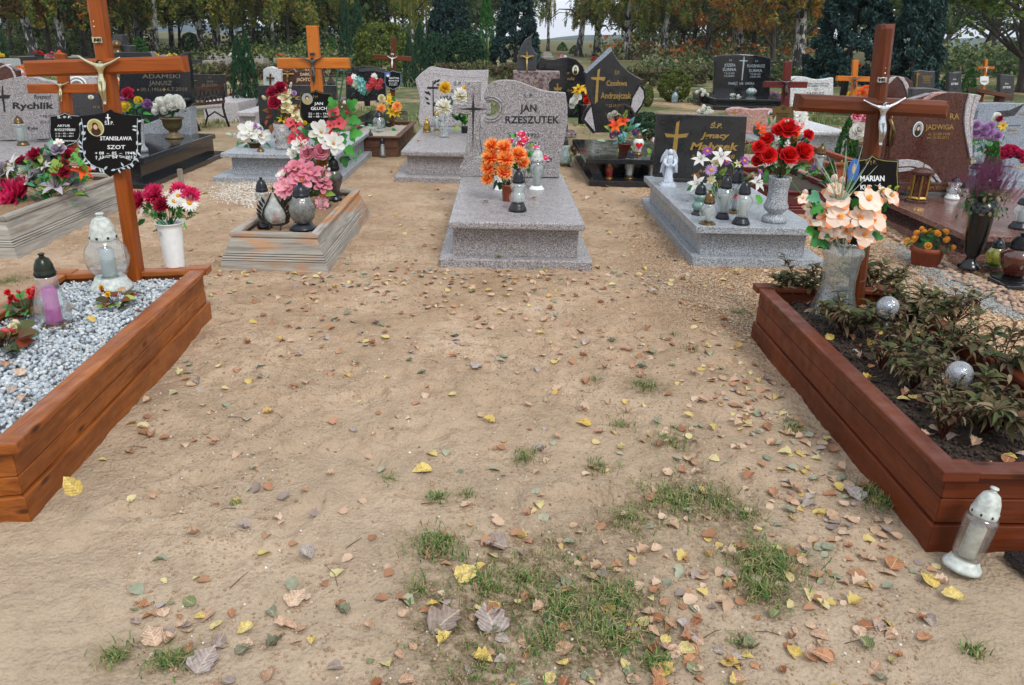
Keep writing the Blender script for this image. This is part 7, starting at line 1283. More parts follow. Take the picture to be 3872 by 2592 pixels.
for x in (3700, 3780): m = MB(); a = fp(x, 352, 13); m.box(a.x-.04, a.x+.04, 12.9, 13.05, 0, a.z); m.build('leg', W_D('z'), t)
t = thing('polished_monument', 'large pale blue-grey polished headstone with shaded flower relief, right edge', 'grave', (fp(3780, 500, 9.6).x, 9.6, 0)); stone(t, zr((1240, 1780), (1260, 1400), (1290, 1270), (1350, 1180), (1500, 1172), (2000, 1190), (2000, 1900), (1380, 1900)), 9.6, .12, GR_BL, 'headstone', .008)
engr(t, [zr((1440, 1400), (1500, 1270), (1640, 1260), (1820, 1180), (1700, 1320), (1560, 1340)), zr((1580, 1430), (1770, 1430), (1770, 1437), (1580, 1437))], 9.6, GR_K, 'etched_flower')
m = MB(); m.box(fp(3680, 0, 9.6).x, fp(4000, 0, 9.6).x, 8.6, 9.8, -.02, .22); m.build('tomb_side', GR_BL, t, bevel=.01)
for s, a, b, y, h in (('Stefan', 1750, 1840, 1315, 24), ('Elżbieta', 1615, 1725, 1500, 26), ('ur. 1942', 1605, 1745, 1535, 18)): txt(t, s, 3272+a/3.015, 3272+b/3.015, y/3.015, h/3.015, 9.6, GOLD, .01, .2)
shrub('slender thuja behind the ribbon-inlaid brown headstone', 'bright', 3683, 3758, 480, 355, 3, Y=9.0); shrub('thuja cone at the right edge by the clear lantern', 'bright', 3800, 3905, 850, 540, 4, Y=6.9)
shrub('small thuja left of the slate Sitek headstone', 'bright', 3550, 3600, 345, 268, 5); shrub('small thuja right of the slate Sitek headstone', 'bright', 3628, 3682, 355, 255, 6)
bouquet('lilac silk roses beside the ribbon-inlaid brown headstone', 'flowers', gp(3730, 620, .22), 8.2, [('rose_lilac', x, y, 17) for x, y in ((3690, 476), (3722, 490), (3742, 482), (3690, 505), (3712, 508), (3755, 510), (3770, 516), (3735, 505))]+[('rose_white', 3770, 440, 12), ('carnation_red', 3778, 450, 12), ('lily_yellow', 3790, 478, 16), ('rose_white', 3762, 452, 10)], [], (['ovate'], ['leaf_green', 'leaf_bright'], 60, .08, .13), seed=61)
potplant('crimson mums in a low pot before the pale blue-grey headstone', gp(3785, 660, .22), .22, .17, ['pom_crimson'], 40, ['leaf_dark'], 62, .05, .5, nl=40, leafk=('ovate',))
lantern('clear teardrop lantern with grey stand before the pale blue-grey headstone', 3700, 640, 555, 24, 'globe', GL, DKM, DKM, .22, .2, .2, 1.0, .4)
# left background: Punzel, bench, Jachto etc.
YPz = 17.0; t = thing('grave_monument', 'black rectangular headstone of Jan Punzel behind the iron bench', 'grave', (fp(780, 400, YPz).x, YPz, 0)); stone(t, za((1250, 1098), (1740, 1105), (1765, 1330), (1775, 1480), (1250, 1480)), YPz, .12, GR_B, 'headstone', .008)
m = MB(); m.box(fp(720, 0, 15).x, fp(860, 0, 15).x, 15, 17.4, -.02, .35); m.build('tomb_side', GR_L, t, bevel=.01)
engr(t, [za((1286, 1140), (1296, 1140), (1298, 1185), (1350, 1188), (1350, 1196), (1300, 1196), (1318, 1420), (1308, 1420), (1290, 1196), (1255, 1194), (1255, 1186), (1288, 1185))], YPz, DIMG)
for s, a, b, y, h in (('Ś P', 1510, 1560, 1160, 22), ('JAN', 1490, 1582, 1225, 36), ('PUNZEL', 1422, 1665, 1285, 42), ('* 3.3.1921', 1440, 1640, 1335, 26)): txt(t, s, 400+a/3.905, 400+b/3.905, y/3.905, h/3.905, YPz, DIMG, .0)
def bench():
    pb = gp(730, 490); pb2 = gp(835, 478); t = thing('park_bench', 'cast-iron bench with wooden slats and ornate lattice back, left background', 'bench', pb); sB = sc_at(pb.y, .4)
    ax = (pb2-pb).normalized()*1.0; x0 = gp(748, 495); u = Vector((.25, .68, 0)); n_ = Vector((.93, -.34, 0)).normalized()   # back faces the camera
    L = .74; u = u.normalized()
    def P_(a, b, z): return x0+u*a+n_*b*.8+Vector((0, 0, z*.76))
    for k in range(4): m = MB(); b = -.12-.12*k; m.hexa([P_(0, b, .42), P_(L, b, .42), P_(L, b-.09, .42), P_(0, b-.09, .42), P_(0, b, .45), P_(L, b, .45), P_(L, b-.09, .45), P_(0, b-.09, .45)]); m.build('slat', W_GC('x'), t)
    for z in (.52, .84): m = MB(); m.hexa([P_(0, 0, z), P_(L, 0, z), P_(L, -.03, z), P_(0, -.03, z), P_(0, .03, z+.07), P_(L, .03, z+.07), P_(L, 0, z+.07), P_(0, 0, z+.07)]); m.build('back_rail', W_D('x'), t)
    for k in range(6): m = MB(); a = .04+k*.1; m.tube([P_(a, -.01, .58), P_(a+.1, 0, .84)], .008, 5); m.tube([P_(a+.1, -.01, .58), P_(a, 0, .84)], .008, 5); m.build('lattice_bar', IRON, t)
    for a in (0, L):
        m = MB(); m.tube([P_(a, .05, 0), P_(a, -.03, .25), P_(a, -.06, .44), P_(a, 0, .7), P_(a, .05, .95)], .022, 6); m.build('leg', IRON, t, True); m = MB(); m.tube([P_(a, -.6, 0), P_(a, -.5, .22), P_(a, -.56, .44), P_(a, -.5, .6), P_(a, -.3, .66), P_(a, -.02, .64)], .018, 6); m.build('leg', IRON, t, True)
        m = MB(); m.tube([P_(a, -.05, .2), P_(a, -.3, .32), P_(a, -.5, .2)], .014, 5); m.build('brace', IRON, t, True)
bench()
YJa = 17.5; t = thing('grave_monument', 'red-brown headstone of Dariusz Jachto with brass crucifix', 'grave', (fp(1120, 400, YJa).x, YJa, 0)); zj = lambda *p: zz(900, 150, 3.485, *p)
stone(t, zj((565, 385), (735, 390), (760, 430), (960, 380), (1100, 385), (1160, 690), (560, 690)), YJa, .12, GR_BR, 'headstone', .01); m = MB(); m.box(fp(1062, 0, 16).x, fp(1240, 0, 16).x, 15.8, 17.8, -.02, .3); m.build('tomb_side', GR_BR, t)
for s, a, b, y, h in (('Ś.P.', 885, 950, 415, 22), ('DARIUSZ', 820, 1010, 478, 38), ('JACHTO', 770, 960, 550, 46)): txt(t, s, 900+a/3.485, 900+b/3.485, 150+y/3.485, h/3.485, YJa, plain('cream_lettering', rgb('#d8c9a2'), .5), .02)
corpus(t, fp(1087, 285, YJa-.04), 38/sc_at(YJa, 1), GOLDB); m = MB(); m.tube([fp(1063, 281, YJa-.02), fp(1112, 281, YJa-.02)], .02, 5); m.tube([fp(1087, 266, YJa-.02), fp(1087, 312, YJa-.02)], .02, 5); m.build('metal_cross', GOLDB, t)
t = thing('grave_monument', 'rough light grey stone with small bronze cross beside the red-brown headstone', 'grave', (fp(1030, 400, 16.5).x, 16.5, 0)); stone(t, zj((325, 400), (380, 365), (440, 355), (480, 375), (545, 370), (562, 400), (570, 640), (330, 640)), 16.5, .15, GR_W, 'headstone', .02); m = MB(); m.tube([fp(1022, 280, 16.47), fp(1022, 322, 16.47)], .02, 5); m.tube([fp(1007, 295, 16.47), fp(1037, 295, 16.47)], .02, 5); m.build('metal_cross', BRZ, t); m = MB(); m.box(fp(995, 0, 16.3).x, fp(1065, 0, 16.3).x, 15.2, 16.6, -.02, .25); m.build('tomb_side', GR_L, t)
t = grave('light grey granite slab grave without headstone, left of the low dark headstone', GR_L, (fp(905, 440, 13).x, fp(985, 440, 13).x, 12.6, 14.4), (fp(920, 440, 13).x, fp(985, 440, 13).x, 12.8, 14.3), (fp(918, 440, 13).x, fp(985, 440, 13).x, 12.7, 14.3), (.07, .32, .39))
t = thing('grave_monument', 'black arched headstone with carved leaf rim and small black cross, behind the weathered surround', 'grave', (fp(1400, 400, 14.5).x, 14.5, 0))
stone(t, zj((1550, 760), (1545, 420), (1570, 370), (1640, 350), (1760, 352), (1860, 375), (1935, 410), (1950, 800), (1550, 820)), 14.5, .13, GR_B, 'headstone', .01); stone(t, zj((1420, 780), (1425, 440), (1490, 430), (1492, 358), (1535, 358), (1540, 430), (1560, 440), (1560, 780)), 14.46, .12, GR_B, 'headstone_cross', .008)
m = MB()
for k in range(13): q = fp(*zj((1570+k*28, 392-26*math.sin(k/12*3.0)))[0], 14.49); petal(m, Matrix.Translation(q) @ Matrix.Rotation(math.pi/2, 4, 'X') @ rotz(-1.9-.5*k/12), .12, .05, 0, .2, 0, 3, pt_point)
m.build('carved_leaves', GR_K, t); txt(t, 'AK', 900+1840/3.485, 900+1890/3.485, 150+628/3.485, 10, 14.49, PLW, .02)
m = MB(); m.box(fp(1310, 0, 13).x, fp(1470, 0, 13).x, 12.8, 14.8, -.02, .28); m.build('tomb_side', GR_B, t, bevel=.01)
bouquet('red and white blossom sprays with turquoise twigs on the black arched grave', 'flowers', gp(1385, 400, .28), 13.3, [('sprig_coral', 1325, 305, 20), ('sprig_white', 1340, 295, 18), ('sprig_coral', 1410, 310, 22), ('sprig_coral', 1430, 325, 20), ('sprig_white', 1415, 290, 16), ('sprig_teal', 1360, 310, 26), ('sprig_teal', 1370, 335, 24), ('sprig_coral', 1395, 330, 18), ('sprig_straw', 1345, 320, 18), ('sprig_coral', 1440, 308, 14)], [], (['long'], ['leaf_mint', 'leaf_dark'], 14, .1, .2), seed=71)
lantern('dark amber lantern with black cap on the black arched grave, left', 1330, 382, 325, 22, 'globe', GLB, DKM, BLK2, .28, .35, .1, .8, .7, candle=None); lantern('white and red striped lantern on the black arched grave, right', 1432, 388, 330, 16, 'taper', plain('red_white_enamel', rgb('#b5524c'), .4, 0, .4, vs=12), DKM, BLK2, .28, .3, .08, 1, .8, candle=None); t_, _, _, _ = pot('black vase of blossom sprays on the black arched grave', 1388, 402, 350, 13, 11, BLK2, .28, name='plastic_vase', cat='vase')
p = gp(1258, 430); s = sc_at(p.y, .6); t = thing('lantern_post', 'black metal lantern house on a post behind the black name plate', 'lantern', p); m = MB(); m.lathe([(.02, 0), (.02, .75)], c=p, n=8); m.build('post', IRON, t); c = Vector((p.x, p.y, fp(1258, 345, p.y).z)); m = MB(); m.lathe([(12/s, 0), (15/s, 28/s)], c=c, n=6); m.build('glass_body', GLK, t); m = MB(); m.lathe([(24/s, 28/s), (10/s, 40/s), (2/s, 50/s), (0, 52/s)], c=c, n=6); m.build('roof', IRON, t)
p = gp(1285, 440); t = thing('plant_stand', 'green metal ladder-like stand between the graves', 'stand', p); q1, q2, q3, q4 = [fp(*q, p.y) for q in zj((1250, 830), (1320, 410), (1330, 840), (1400, 415))]
for a, b in ((q1, q2), (q3, q4)): m = MB(); m.tube([a, b], .018, 6); m.build('upright', plain('green_paint', rgb('#2b5a45'), .5), t)
for f in (.15, .45, .7, 1): m = MB(); m.tube([q1.lerp(q2, f), q3.lerp(q4, f)], .016, 6); m.build('rung', plain('green_paint', rgb('#2b5a45'), .5), t)
t = thing('grave_monument', 'stepped dark slate monument with a small bronze head, behind the black slanted headstone', 'grave', (fp(470, 300, 16).x, 16, 0)); stone(t, za((95, 515), (248, 515), (250, 672), (360, 676), (362, 1000), (60, 1000), (60, 672), (95, 672)), 16, .25, GR_K, 'headstone', .01)
c = fp(445, 190, 15.9); m = MB(); m.lathe([(.09, -.1), (.08, -.02), (.05, 0), (.085, .05), (.09, .11), (.05, .17), (0, .18)], c=c, n=12); m.build('bronze_bust', BRZ, t, True); stone(t, za((140, 775), (655, 772), (685, 840), (690, 1000), (140, 1000)), 14, .2, GR_B, 'front_stone', .01)
t = thing('grave_monument', 'red-brown headstone with white pointed arch rim at the left edge', 'grave', (fp(35, 400, 12).x, 12, 0)); zl0 = lambda *p: zz(0, 0, 4.686, *p)
stone(t, zl0((-200, 1500), (-180, 1180), (0, 1110), (95, 1140), (200, 1190), (290, 1250), (330, 1500)), 12, .12, GR_BR, 'headstone', .01); stone(t, zl0((0, 1180), (95, 1140), (200, 1210), (255, 1300), (285, 1400), (250, 1400), (225, 1310), (180, 1230), (95, 1175), (0, 1215), (-40, 1300), (-60, 1280)), 11.985, .12, GR_L, 'ribbon_inlay', .01)
bouquet('orange and white flowers behind the wavy grey-brown headstone', 'flowers', gp(85, 330, .4), 12.5, [('pom_orange', 80, 262, 12), ('rose_white', 72, 275, 14), ('rose_pink', 88, 282, 10)], [], (['ovate'], ['leaf_dark'], 8, .08, .12), seed=72)
t = thing('grave_monument', 'pale grey grave slab with scrollwork glimpsed behind the small amber cross', 'grave', (fp(300, 380, 11).x, 11, 0)); stone(t, [(240, 290), (365, 290), (372, 440), (240, 440)], 11, .12, GR_L, 'headstone', .01); stone(t, [(245, 350), (372, 350), (385, 450), (250, 450)], 10.4, .2, GR_K, 'front_stone', .01); txt(t, 'M K', 352, 380, 410, 9, 10.4, GOLD, .03)
oval(t, 344, 368, 11, 8, 10.398, ENW, 'portrait', ENW, (ENO, SKIN, ENO))
m = MB(); 
for a0, a1 in ((20, 160), (30, 150)): m.tube([fp(x, y, 10.97) for x, y in arcpts(290, 330, 38 if a0 == 20 else 26, a0, a1, 10)], .012, 5)
m.build('scrollwork', PLW, t)
bouquet('orange rose half hidden by the tall amber cross', 'flowers', gp(445, 380), 12.0, [('rose_cream', 437, 305, 12), ('pom_orange', 444, 322, 14), ('rose_yellow', 432, 298, 10)], [], (['ovate'], ['leaf_dark'], 8, .08, .12), seed=73)
potplant('small orange-flowered plant beside the cypress', gp(905, 400), .1, .3, ['pom_orange', 'carnation_red'], 5, ['leaf_green', 'leaf_wither'], 74, .07, nl=70, leafk=('long', 'ovate'))
# far crosses and graves near the trees
for i, (x, yb, yt, w_, Y_) in enumerate(((813, 245, 200, 34, 38), (850, 240, 202, 26, 40), (875, 238, 218, 20, 42), (985, 232, 205, 24, 42), (1062, 232, 208, 20, 44))):
    a = fp(x, yb, Y_); b = fp(x, yt, Y_); s = sc_at(Y_, 1); t = thing('stone_cross', ['pale concrete cross with dark metal cross, largest of the far left ones', 'dark-crossed concrete marker right of the largest far left one', 'small far concrete cross before the leaning birch', 'far grey cross behind the cypress', 'far grey cross left of the light orange cross'][i], 'cross', (a.x, Y_, 0)); h = b.z; W = w_/s
    m = MB(); m.box(a.x-W*.16, a.x+W*.16, Y_-.1, Y_+.1, 0, h); m.build('post', CONC, t); m = MB(); m.box(a.x-W*.5, a.x+W*.5, Y_-.11, Y_+.09, h*.62, h*.62+W*.3); m.build('crossbar', CONC, t); m = MB(); m.box(a.x-W*.06, a.x+W*.06, Y_-.14, Y_-.1, h*.35, h*.95); m.box(a.x-W*.25, a.x+W*.25, Y_-.14, Y_-.1, h*.68, h*.74); m.build('metal_cross', IRON, t); m = MB(); m.box(a.x-W*.9, a.x+W*.9, Y_-.5, Y_+.5, 0, .35); m.build('base', CONC, t)
rs = random.Random(99); kinds_ = []
far = [(60, 235, 'white'), (150, 225, 'black'), (175, 222, 'grey'), (255, 232, 'black'), (290, 225, 'grey'), (330, 230, 'black'), (620, 225, 'grey'), (660, 222, 'black'), (700, 228, 'grey'), (760, 235, 'black'), (905, 230, 'black'), (930, 225, 'grey'), (1000, 215, 'grey'), (1100, 225, 'white'), (1560, 225, 'grey'), (2250, 235, 'brown'), (2440, 235, 'black'), (2475, 228, 'grey'), (2530, 238, 'white'), (2545, 232, 'grey'), (2640, 240, 'grey'), (2690, 235, 'black'), (2960, 245, 'grey'), (3060, 250, 'white'), (3110, 255, 'grey'), (3200, 262, 'black'), (3560, 262, 'black'), (3630, 265, 'grey'), (3680, 262, 'black'), (3800, 262, 'black'), (3850, 258, 'grey'), (2070, 215, 'grey'), (2130, 218, 'white')]
for i, (x, y, c_) in enumerate(far):
    p = gp(x, y+14); Y_ = p.y; s = sc_at(Y_, .5); w_, h_ = rs.uniform(22, 38)/s, rs.uniform(20, 34)/s; mt = {'white': GR_W, 'black': GR_B, 'grey': CONC, 'brown': GR_BR}[c_]
    near_ = ['left edge birches', 'second birch', 'dark leaning trunks', 'tall amber cross', 'row of birches', 'cypress', 'light orange cross', 'round thujas', 'black pointed headstone', 'tattered birch', 'black double grave', 'big spruce', 'right-hand thujas', 'bright gap of sky'][[0, 1, 1, 2, 2, 3, 4, 4, 4, 4, 5, 5, 5, 6, 7, 8, 9, 9, 9, 9, 9, 10, 10, 11, 11, 11, 12, 12, 12, 12, 12, 13, 13][i]]
    t = thing('far_grave', c_+' headstone in the far rows near the '+near_, 'grave', (p.x, p.y, 0), 'headstones in the far rows'); m = MB(); k = rs.random()
    if k < .5: m.prism([(p.x-w_/2, 0), (p.x+w_/2, 0), (p.x+w_/2, h_), (p.x, h_*1.12), (p.x-w_/2, h_)], p.y, p.y+.14)
    else: m.prism([(p.x-w_/2, 0), (p.x+w_/2, 0), (p.x+w_/2, h_*.9), (p.x+w_*.2, h_), (p.x-w_*.3, h_*1.05), (p.x-w_/2, h_*.95)], p.y, p.y+.14)
    m.build('headstone', mt, t, bevel=.01); m = MB(); m.box(p.x-w_*.6, p.x+w_*.6, p.y-1.9, p.y, 0, .3); m.build('tomb_side', mt if c_ != 'black' else GR_K, t)
    if rs.random() < .75:
        f = ['pom_yellow', 'pom_white', 'pom_red', 'pom_orange', 'pom_pink'][rs.randrange(5)]; potplant(f.split('_')[1]+' grave flowers before the '+c_+' headstone near the '+near_, Vector((p.x+rs.uniform(-.3, .3), p.y-.9, .3)), .05, .2, [f], 7, ['leaf_green'], 200+i, .09, nl=10)['group'] = 'flowers on the graves in the far rows'
bpy.data.objects.remove(_fo)

# ================================================================== hedges, conifers, bushes
hedge('low clipped hedge with green and brown patches, behind the black Punzel headstone', 700, 310, 905, 306, 238, n=9000, size=.045)
hedge('clipped hedge stretch between cypress and the light orange cross', 930, 300, 1160, 300, 236, n=9000, size=.045)
hedge('clipped hedge behind the star cross grave', 1640, 300, 1960, 300, 232, n=11000, size=.045)
hedge('olive hedge behind the red-brown cross', 1120, 290, 1420, 290, 222, n=9000, size=.045)
hedge('leafy hedge with thin brown top, right of the pointed black headstone', 2370, 325, 2640, 325, 248, 1.2, n=14000, size=.05)
hedge('green hedge behind the black double grave, left side', 2560, 300, 2730, 305, 245, n=7000, mats=('hedge', 'dgreen'), size=.05)
hedge('dark hedge between the dark red cross and the orange cross', 2900, 320, 3200, 330, 255, n=11000, mats=('dgreen', 'hedge'), size=.05)
shrub('loose leafy bush on the grass before the long hedge, right of the black side piece', 'ballyel', 2480, 2610, 385, 262, 3, 'leafy_bush'); shrub('orange-tinged small bush beside the pointed black headstone', 'ballyel', 2425, 2470, 405, 325, 4, 'leafy_bush')
shrub('dense twin-topped juniper, left spire, beside the iron bench', 'juniper', 885, 960, 440, 140, 1, 'cypress', 'tree'); shrub('dense twin-topped juniper, right spire', 'juniper', 925, 990, 440, 130, 2, 'cypress', 'tree')
shrub('square-cut yellow-green thuja block left of centre', 'boxy', 1358, 1530, 305, 92, 5, 'clipped_thuja'); shrub('large rounded dark thuja bush in the centre background', 'ball', 1672, 1835, 285, 112, 6, 'round_thuja'); shrub('dark bush between the thuja column and the rounded thuja', 'ball', 1590, 1690, 290, 125, 7, 'round_thuja')
shrub('narrow bluish column left of the rounded thujas', 'thuja', 1560, 1620, 300, 85, 8); shrub('second narrow bluish column behind the red-brown cross', 'thuja', 1525, 1575, 330, 140, 9)
shrub('narrow dark column left of the square-cut thuja', 'thuja', 1288, 1340, 250, -30, 10); shrub('narrow dark column touching the square-cut thuja', 'thuja', 1335, 1385, 250, -20, 11); shrub('bright slim thuja column between the two blue spruces', 'bright', 1805, 1870, 260, -60, 12)
shrub('small bright cone thuja near the light orange cross', 'bright', 1238, 1278, 225, 140, 13); shrub('tiny cone thuja behind the light orange cross', 'bright', 1092, 1130, 230, 165, 14); shrub('bushy light green thuja behind the tall amber cross', 'bright', 500, 570, 235, 140, 15)
shrub('dark rounded bush before the pale sky, left', 'ball', 690, 760, 205, 125, 16, 'round_bush'); shrub('small round spruce under the gap of sky', 'bright', 2106, 2145, 215, 160, 17); shrub('second small round spruce under the gap of sky', 'bright', 2150, 2192, 222, 172, 18); shrub('dark thuja at the left picture edge', 'thuja', -30, 35, 240, 30, 19)
shrub('wide blue-green spruce left of the bright gap, first', 'fir', 1600, 1800, 265, -260, 1, 'blue_spruce', 'tree', Y=37); shrub('wide blue-green spruce left of the bright gap, second', 'fir', 1850, 2050, 265, -260, 2, 'blue_spruce', 'tree', Y=37)
shrub('huge drooping blue-green cypress behind the brown chamfered cross', 'fir', 3040, 3400, 310, -420, 3, 'blue_spruce', 'tree', Y=20); shrub('second huge blue-green cypress right of the brown chamfered cross', 'fir', 3340, 3590, 320, -420, 4, 'blue_spruce', 'tree', Y=19)
shrub('low yellow-green conifer below the right-hand cypress', 'yel', 3380, 3430, 330, 262, 20); shrub('dark low thujas by the orange cross', 'ball', 3290, 3350, 350, 250, 21, 'round_bush')
# ================================================================== birches and other trees
BT = [(128, 232, 82, 38, 0, 'birch'), (230, 232, 212, 36, 1, 'birch2'), (318, 225, 300, 20, 2, 'birch'), (522, 215, 505, 26, 0, 'birch'), (590, 222, 582, 25, 1, 'birch'), (648, 218, 640, 20, 2, 'birch'), (762, 222, 745, 22, 0, 'birch'), (822, 222, 822, 27, 1, 'birch'), (883, 222, 865, 19, 2, 'birch'), (1035, 228, 1022, 15, 0, 'birch'), (1212, 215, 1205, 18, 1, 'birch'), (2188, 228, 2212, 26, 2, 'birch'), (2255, 228, 2262, 28, 0, 'birch'), (2360, 238, 2385, 30, 1, 'birch'), (2505, 242, 2530, 30, 2, 'birch'), (2785, 240, 2800, 50, 0, 'birch2'), (3025, 290, 3040, 50, 1, 'birch2'), (1562, 235, 1555, 12, 2, 'birch'), (2072, 215, 2074, 12, 1, 'birch')]
BL_ = ['birch nearest the left edge with bold black diamonds', 'thick birch left of the tall amber cross', 'thin birch just left of the tall amber cross', 'birch right of the tall amber cross', 'second birch right of the tall amber cross', 'third birch right of the tall amber cross', 'wavy birch left of the stone crosses', 'flared double-foot birch behind the stone crosses', 'leaning slim birch behind the stone crosses', 'slim white birch left of the light orange cross', 'birch behind the arm of the light orange cross', 'rough-barked birch at the bright gap of sky', 'dark-barked birch right of the bright gap', 'curving white birch above the pointed black headstone', 'birch with black foot right of the pointed headstone', 'thick birch rising behind the black double grave', 'thick dark-footed birch right of the black double grave', 'very thin birch by the blue spruce', 'slender birch in the bright gap of sky']
for (xb, yb, xt, w_, v, k), lb in zip(BT, BL_): tree(lb, 'tree', 'birch' if k == 'birch' else 'birch2', xb, yb, xt, w_*1.12, v, group='birches along the cemetery rows', crown_dz=-.75 if xb < 1300 else -.35, scale={2188: .55, 2255: .8, 2072: .3, 1562: .5}.get(xb, 1.0))
DT = [(195, 228, 150, 22, 0, 'oak'), (345, 228, 285, 18, 1, 'oak'), (680, 215, 670, 12, 2, 'linden'), (960, 215, 955, 16, 0, 'linden'), (1075, 212, 1070, 18, 1, 'linden'), (1130, 210, 1120, 22, 2, 'linden'), (2450, 215, 2450, 14, 0, 'linden'), (2575, 238, 2600, 24, 1, 'oak'), (2610, 238, 2650, 18, 2, 'oak'), (2665, 245, 2700, 24, 0, 'oak'), (2845, 240, 2860, 22, 1, 'oak'), (2870, 235, 2930, 18, 2, 'oak'), (2925, 270, 2920, 24, 0, 'oak'), (2710, 225, 2705, 18, 1, 'oak'), (3715, 262, 3800, 48, 0, 'linden'), (3870, 350, 3880, 46, 1, 'linden'), (3560, 235, 3640, 26, 2, 'linden'), (1500, 215, 1490, 14, 0, 'linden'), (1420, 212, 1425, 12, 1, 'linden'), (1900, 212, 1905, 16, 2, 'linden'), (470, 215, 460, 14, 1, 'linden'), (40, 212, 20, 16, 2, 'oak')]
DL_ = ['dark leaning trunk between the two left birches', 'dark crooked trunk left of the tall amber cross', 'thin black trunk against the pale gap', 'brown trunk behind the juniper', 'dark trunk near the slim white birch', 'broad dark trunk left of the light orange cross', 'branchy tree beyond the grassy slope', 'leftmost of the rust-leaved dark trunks on the right', 'slanting rust-leaved tree, second on the right', 'curved rust-leaved tree left of the thick birch', 'rust-leaved tree right of the thick birch', 'forked rust-leaved tree behind the dark red cross', 'straight dark trunk right of the black double grave', 'rust-leaved tree just behind the thick birch', 'big leaning tree with spreading boughs, far right', 'dark trunk cut by the right picture edge', 'leaning tree right of the large cypress', 'thin tree by the square-cut thuja', 'airy tree left of the square-cut thuja', 'dark tree between the blue spruces', 'leafy tree right behind the tall amber cross', 'tree at the far left edge']
for (xb, yb, xt, w_, v, k), lb in zip(DT, DL_): tree(lb, 'tree', k, xb, yb, xt, w_, v, 'dark', 1.15 if k != 'linden' or w_ < 40 else 1.7, 'broadleaf_tree', None, fork=True, crown_dz=-.6)
# the wood beyond: one mass
rs = random.Random(8); cs = []
def wood_mass(name, x0, x1, Y0, Y1, n, mats, seed, hb, h0, h1, size, kdens=1.0):
    rr_ = random.Random(seed); cs = []
    for i in range(n):
        Yy = rr_.uniform(Y0, Y1); x = rr_.uniform(x0, x1); d = ray(x, 146+(x-1936)*.021); X_ = d.x*Yy/d.y; hh = rr_.uniform(h0, h1); W = rr_.uniform(2, 4); z0 = gzz(X_, Yy)
        for j in range(14): a = rr_.uniform(0, 6.28); e = rr_.random(); cs.append((X_+math.cos(a)*W*.7, Yy+math.sin(a)*W*.7, z0+hb+e*(hh-hb), rr_.uniform(.6, 1.3)))
    me = cloud(name, cs, int(len(cs)*70*kdens), size, [FO[m] for m in mats], seed); o = put(name, me); o['kind'] = 'stuff'
    if 'wood' not in name: return
    mb = MB()
    for i in range(n//3):
        Yy = rr_.uniform(Y0, Y1); x = rr_.uniform(x0, x1); d = ray(x, 146+(x-1936)*.021); X_ = d.x*Yy/d.y; mb.tube([(X_, Yy, -.2), (X_+rr_.uniform(-.5, .5), Yy, 5)], [.18, .10], 5)
    o = mb.build(name+'_trunks', bark_dark(), None); o['kind'] = 'stuff'
wood_mass('distant_wood', -250, 480, 55, 80, 24, ['green', 'dgreen', 'gold', 'green'], 1, 1.9, 4.5, 9, .26, .9)
wood_mass('distant_wood', 480, 960, 62, 90, 14, ['green', 'dgreen', 'gold', 'willow'], 11, 3.0, 5, 9, .28, .8)
wood_mass('distant_wood', 960, 1520, 55, 80, 22, ['green', 'dgreen', 'willow', 'green'], 12, 1.6, 4.5, 9, .26, .9)
wood_mass('distant_wood', 2360, 3050, 75, 110, 24, ['willow', 'gold', 'green', 'dgreen'], 2, .8, 3.5, 7, .3, .5)
wood_mass('distant_wood', 1500, 1900, 70, 95, 9, ['dgreen', 'willow'], 3, 2.0, 4, 9, .3, .5)
wood_mass('distant_wood', 2900, 3560, 60, 90, 18, ['dgreen', 'green', 'willow'], 4, 2.6, 5, 10, .3, .5)
wood_mass('distant_undergrowth', -200, 480, 46, 56, 18, ['dgreen', 'hedge', 'green'], 21, -.5, 0, .5, .13, .9)
wood_mass('distant_undergrowth', 480, 930, 46, 56, 14, ['dgreen', 'hedge'], 22, -.7, -.3, .1, .13, .8)
wood_mass('distant_undergrowth', 930, 1620, 44, 56, 26, ['dgreen', 'hedge', 'green'], 23, -.5, 0, .6, .13, .9)
wood_mass('distant_undergrowth', 2580, 3060, 44, 56, 14, ['dgreen', 'hedge'], 24, -.5, 0, .4, .13, .8)
wood_mass('distant_undergrowth', -200, 460, 58, 70, 16, ['dgreen', 'hedge', 'brown'], 5, 0, .8, 1.6, .2, .5)
wood_mass('distant_undergrowth', 900, 1650, 58, 70, 18, ['dgreen', 'hedge', 'willow'], 7, 0, .8, 1.6, .2, .5)
wood_mass('distant_undergrowth', 2350, 3100, 58, 80, 18, ['orange', 'willow', 'hedge', 'willow'], 6, 0, .5, 1.6, .2, .4)
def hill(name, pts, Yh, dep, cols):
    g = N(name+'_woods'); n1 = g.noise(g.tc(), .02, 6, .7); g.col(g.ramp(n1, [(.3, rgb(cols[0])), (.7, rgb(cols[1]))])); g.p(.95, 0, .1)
    V = []; F = []; k = len(pts)
    for (x, y) in pts:
        q = fp(x, y, Yh); V += [(q.x, Yh, -5), (q.x, Yh, max(1, q.z*.55)), (q.x, Yh+dep*.5, q.z*1.12+4), (q.x, Yh+dep*2, q.z*1.0), (q.x, Yh+dep*3, -5)]
    for i in range(k-1):
        for j in range(4): F.append((i*5+j, i*5+5+j, i*5+6+j, i*5+1+j))
    m = MB(); m.add(V, F); o = m.build(name, g.m, None, True); o['kind'] = 'structure'
wood_mass('distant_undergrowth', 3480, 4150, 48, 60, 26, ['dgreen', 'willow', 'hedge'], 9, 0, .6, 1.5, .18, .8)
hedge('dark hedge at the far right behind the slate headstones', 3540, 262, 3960, 268, 215, n=11000, mats=('dgreen', 'hedge'), size=.06)
hill('forested_hill', [(-800, 100), (0, 92), (450, 95), (560, 98), (640, 96), (720, 104), (820, 108), (950, 112), (1400, 118), (1700, 132), (1900, 150), (2100, 170)], 900, 200, ('#34474d', '#46595c'))
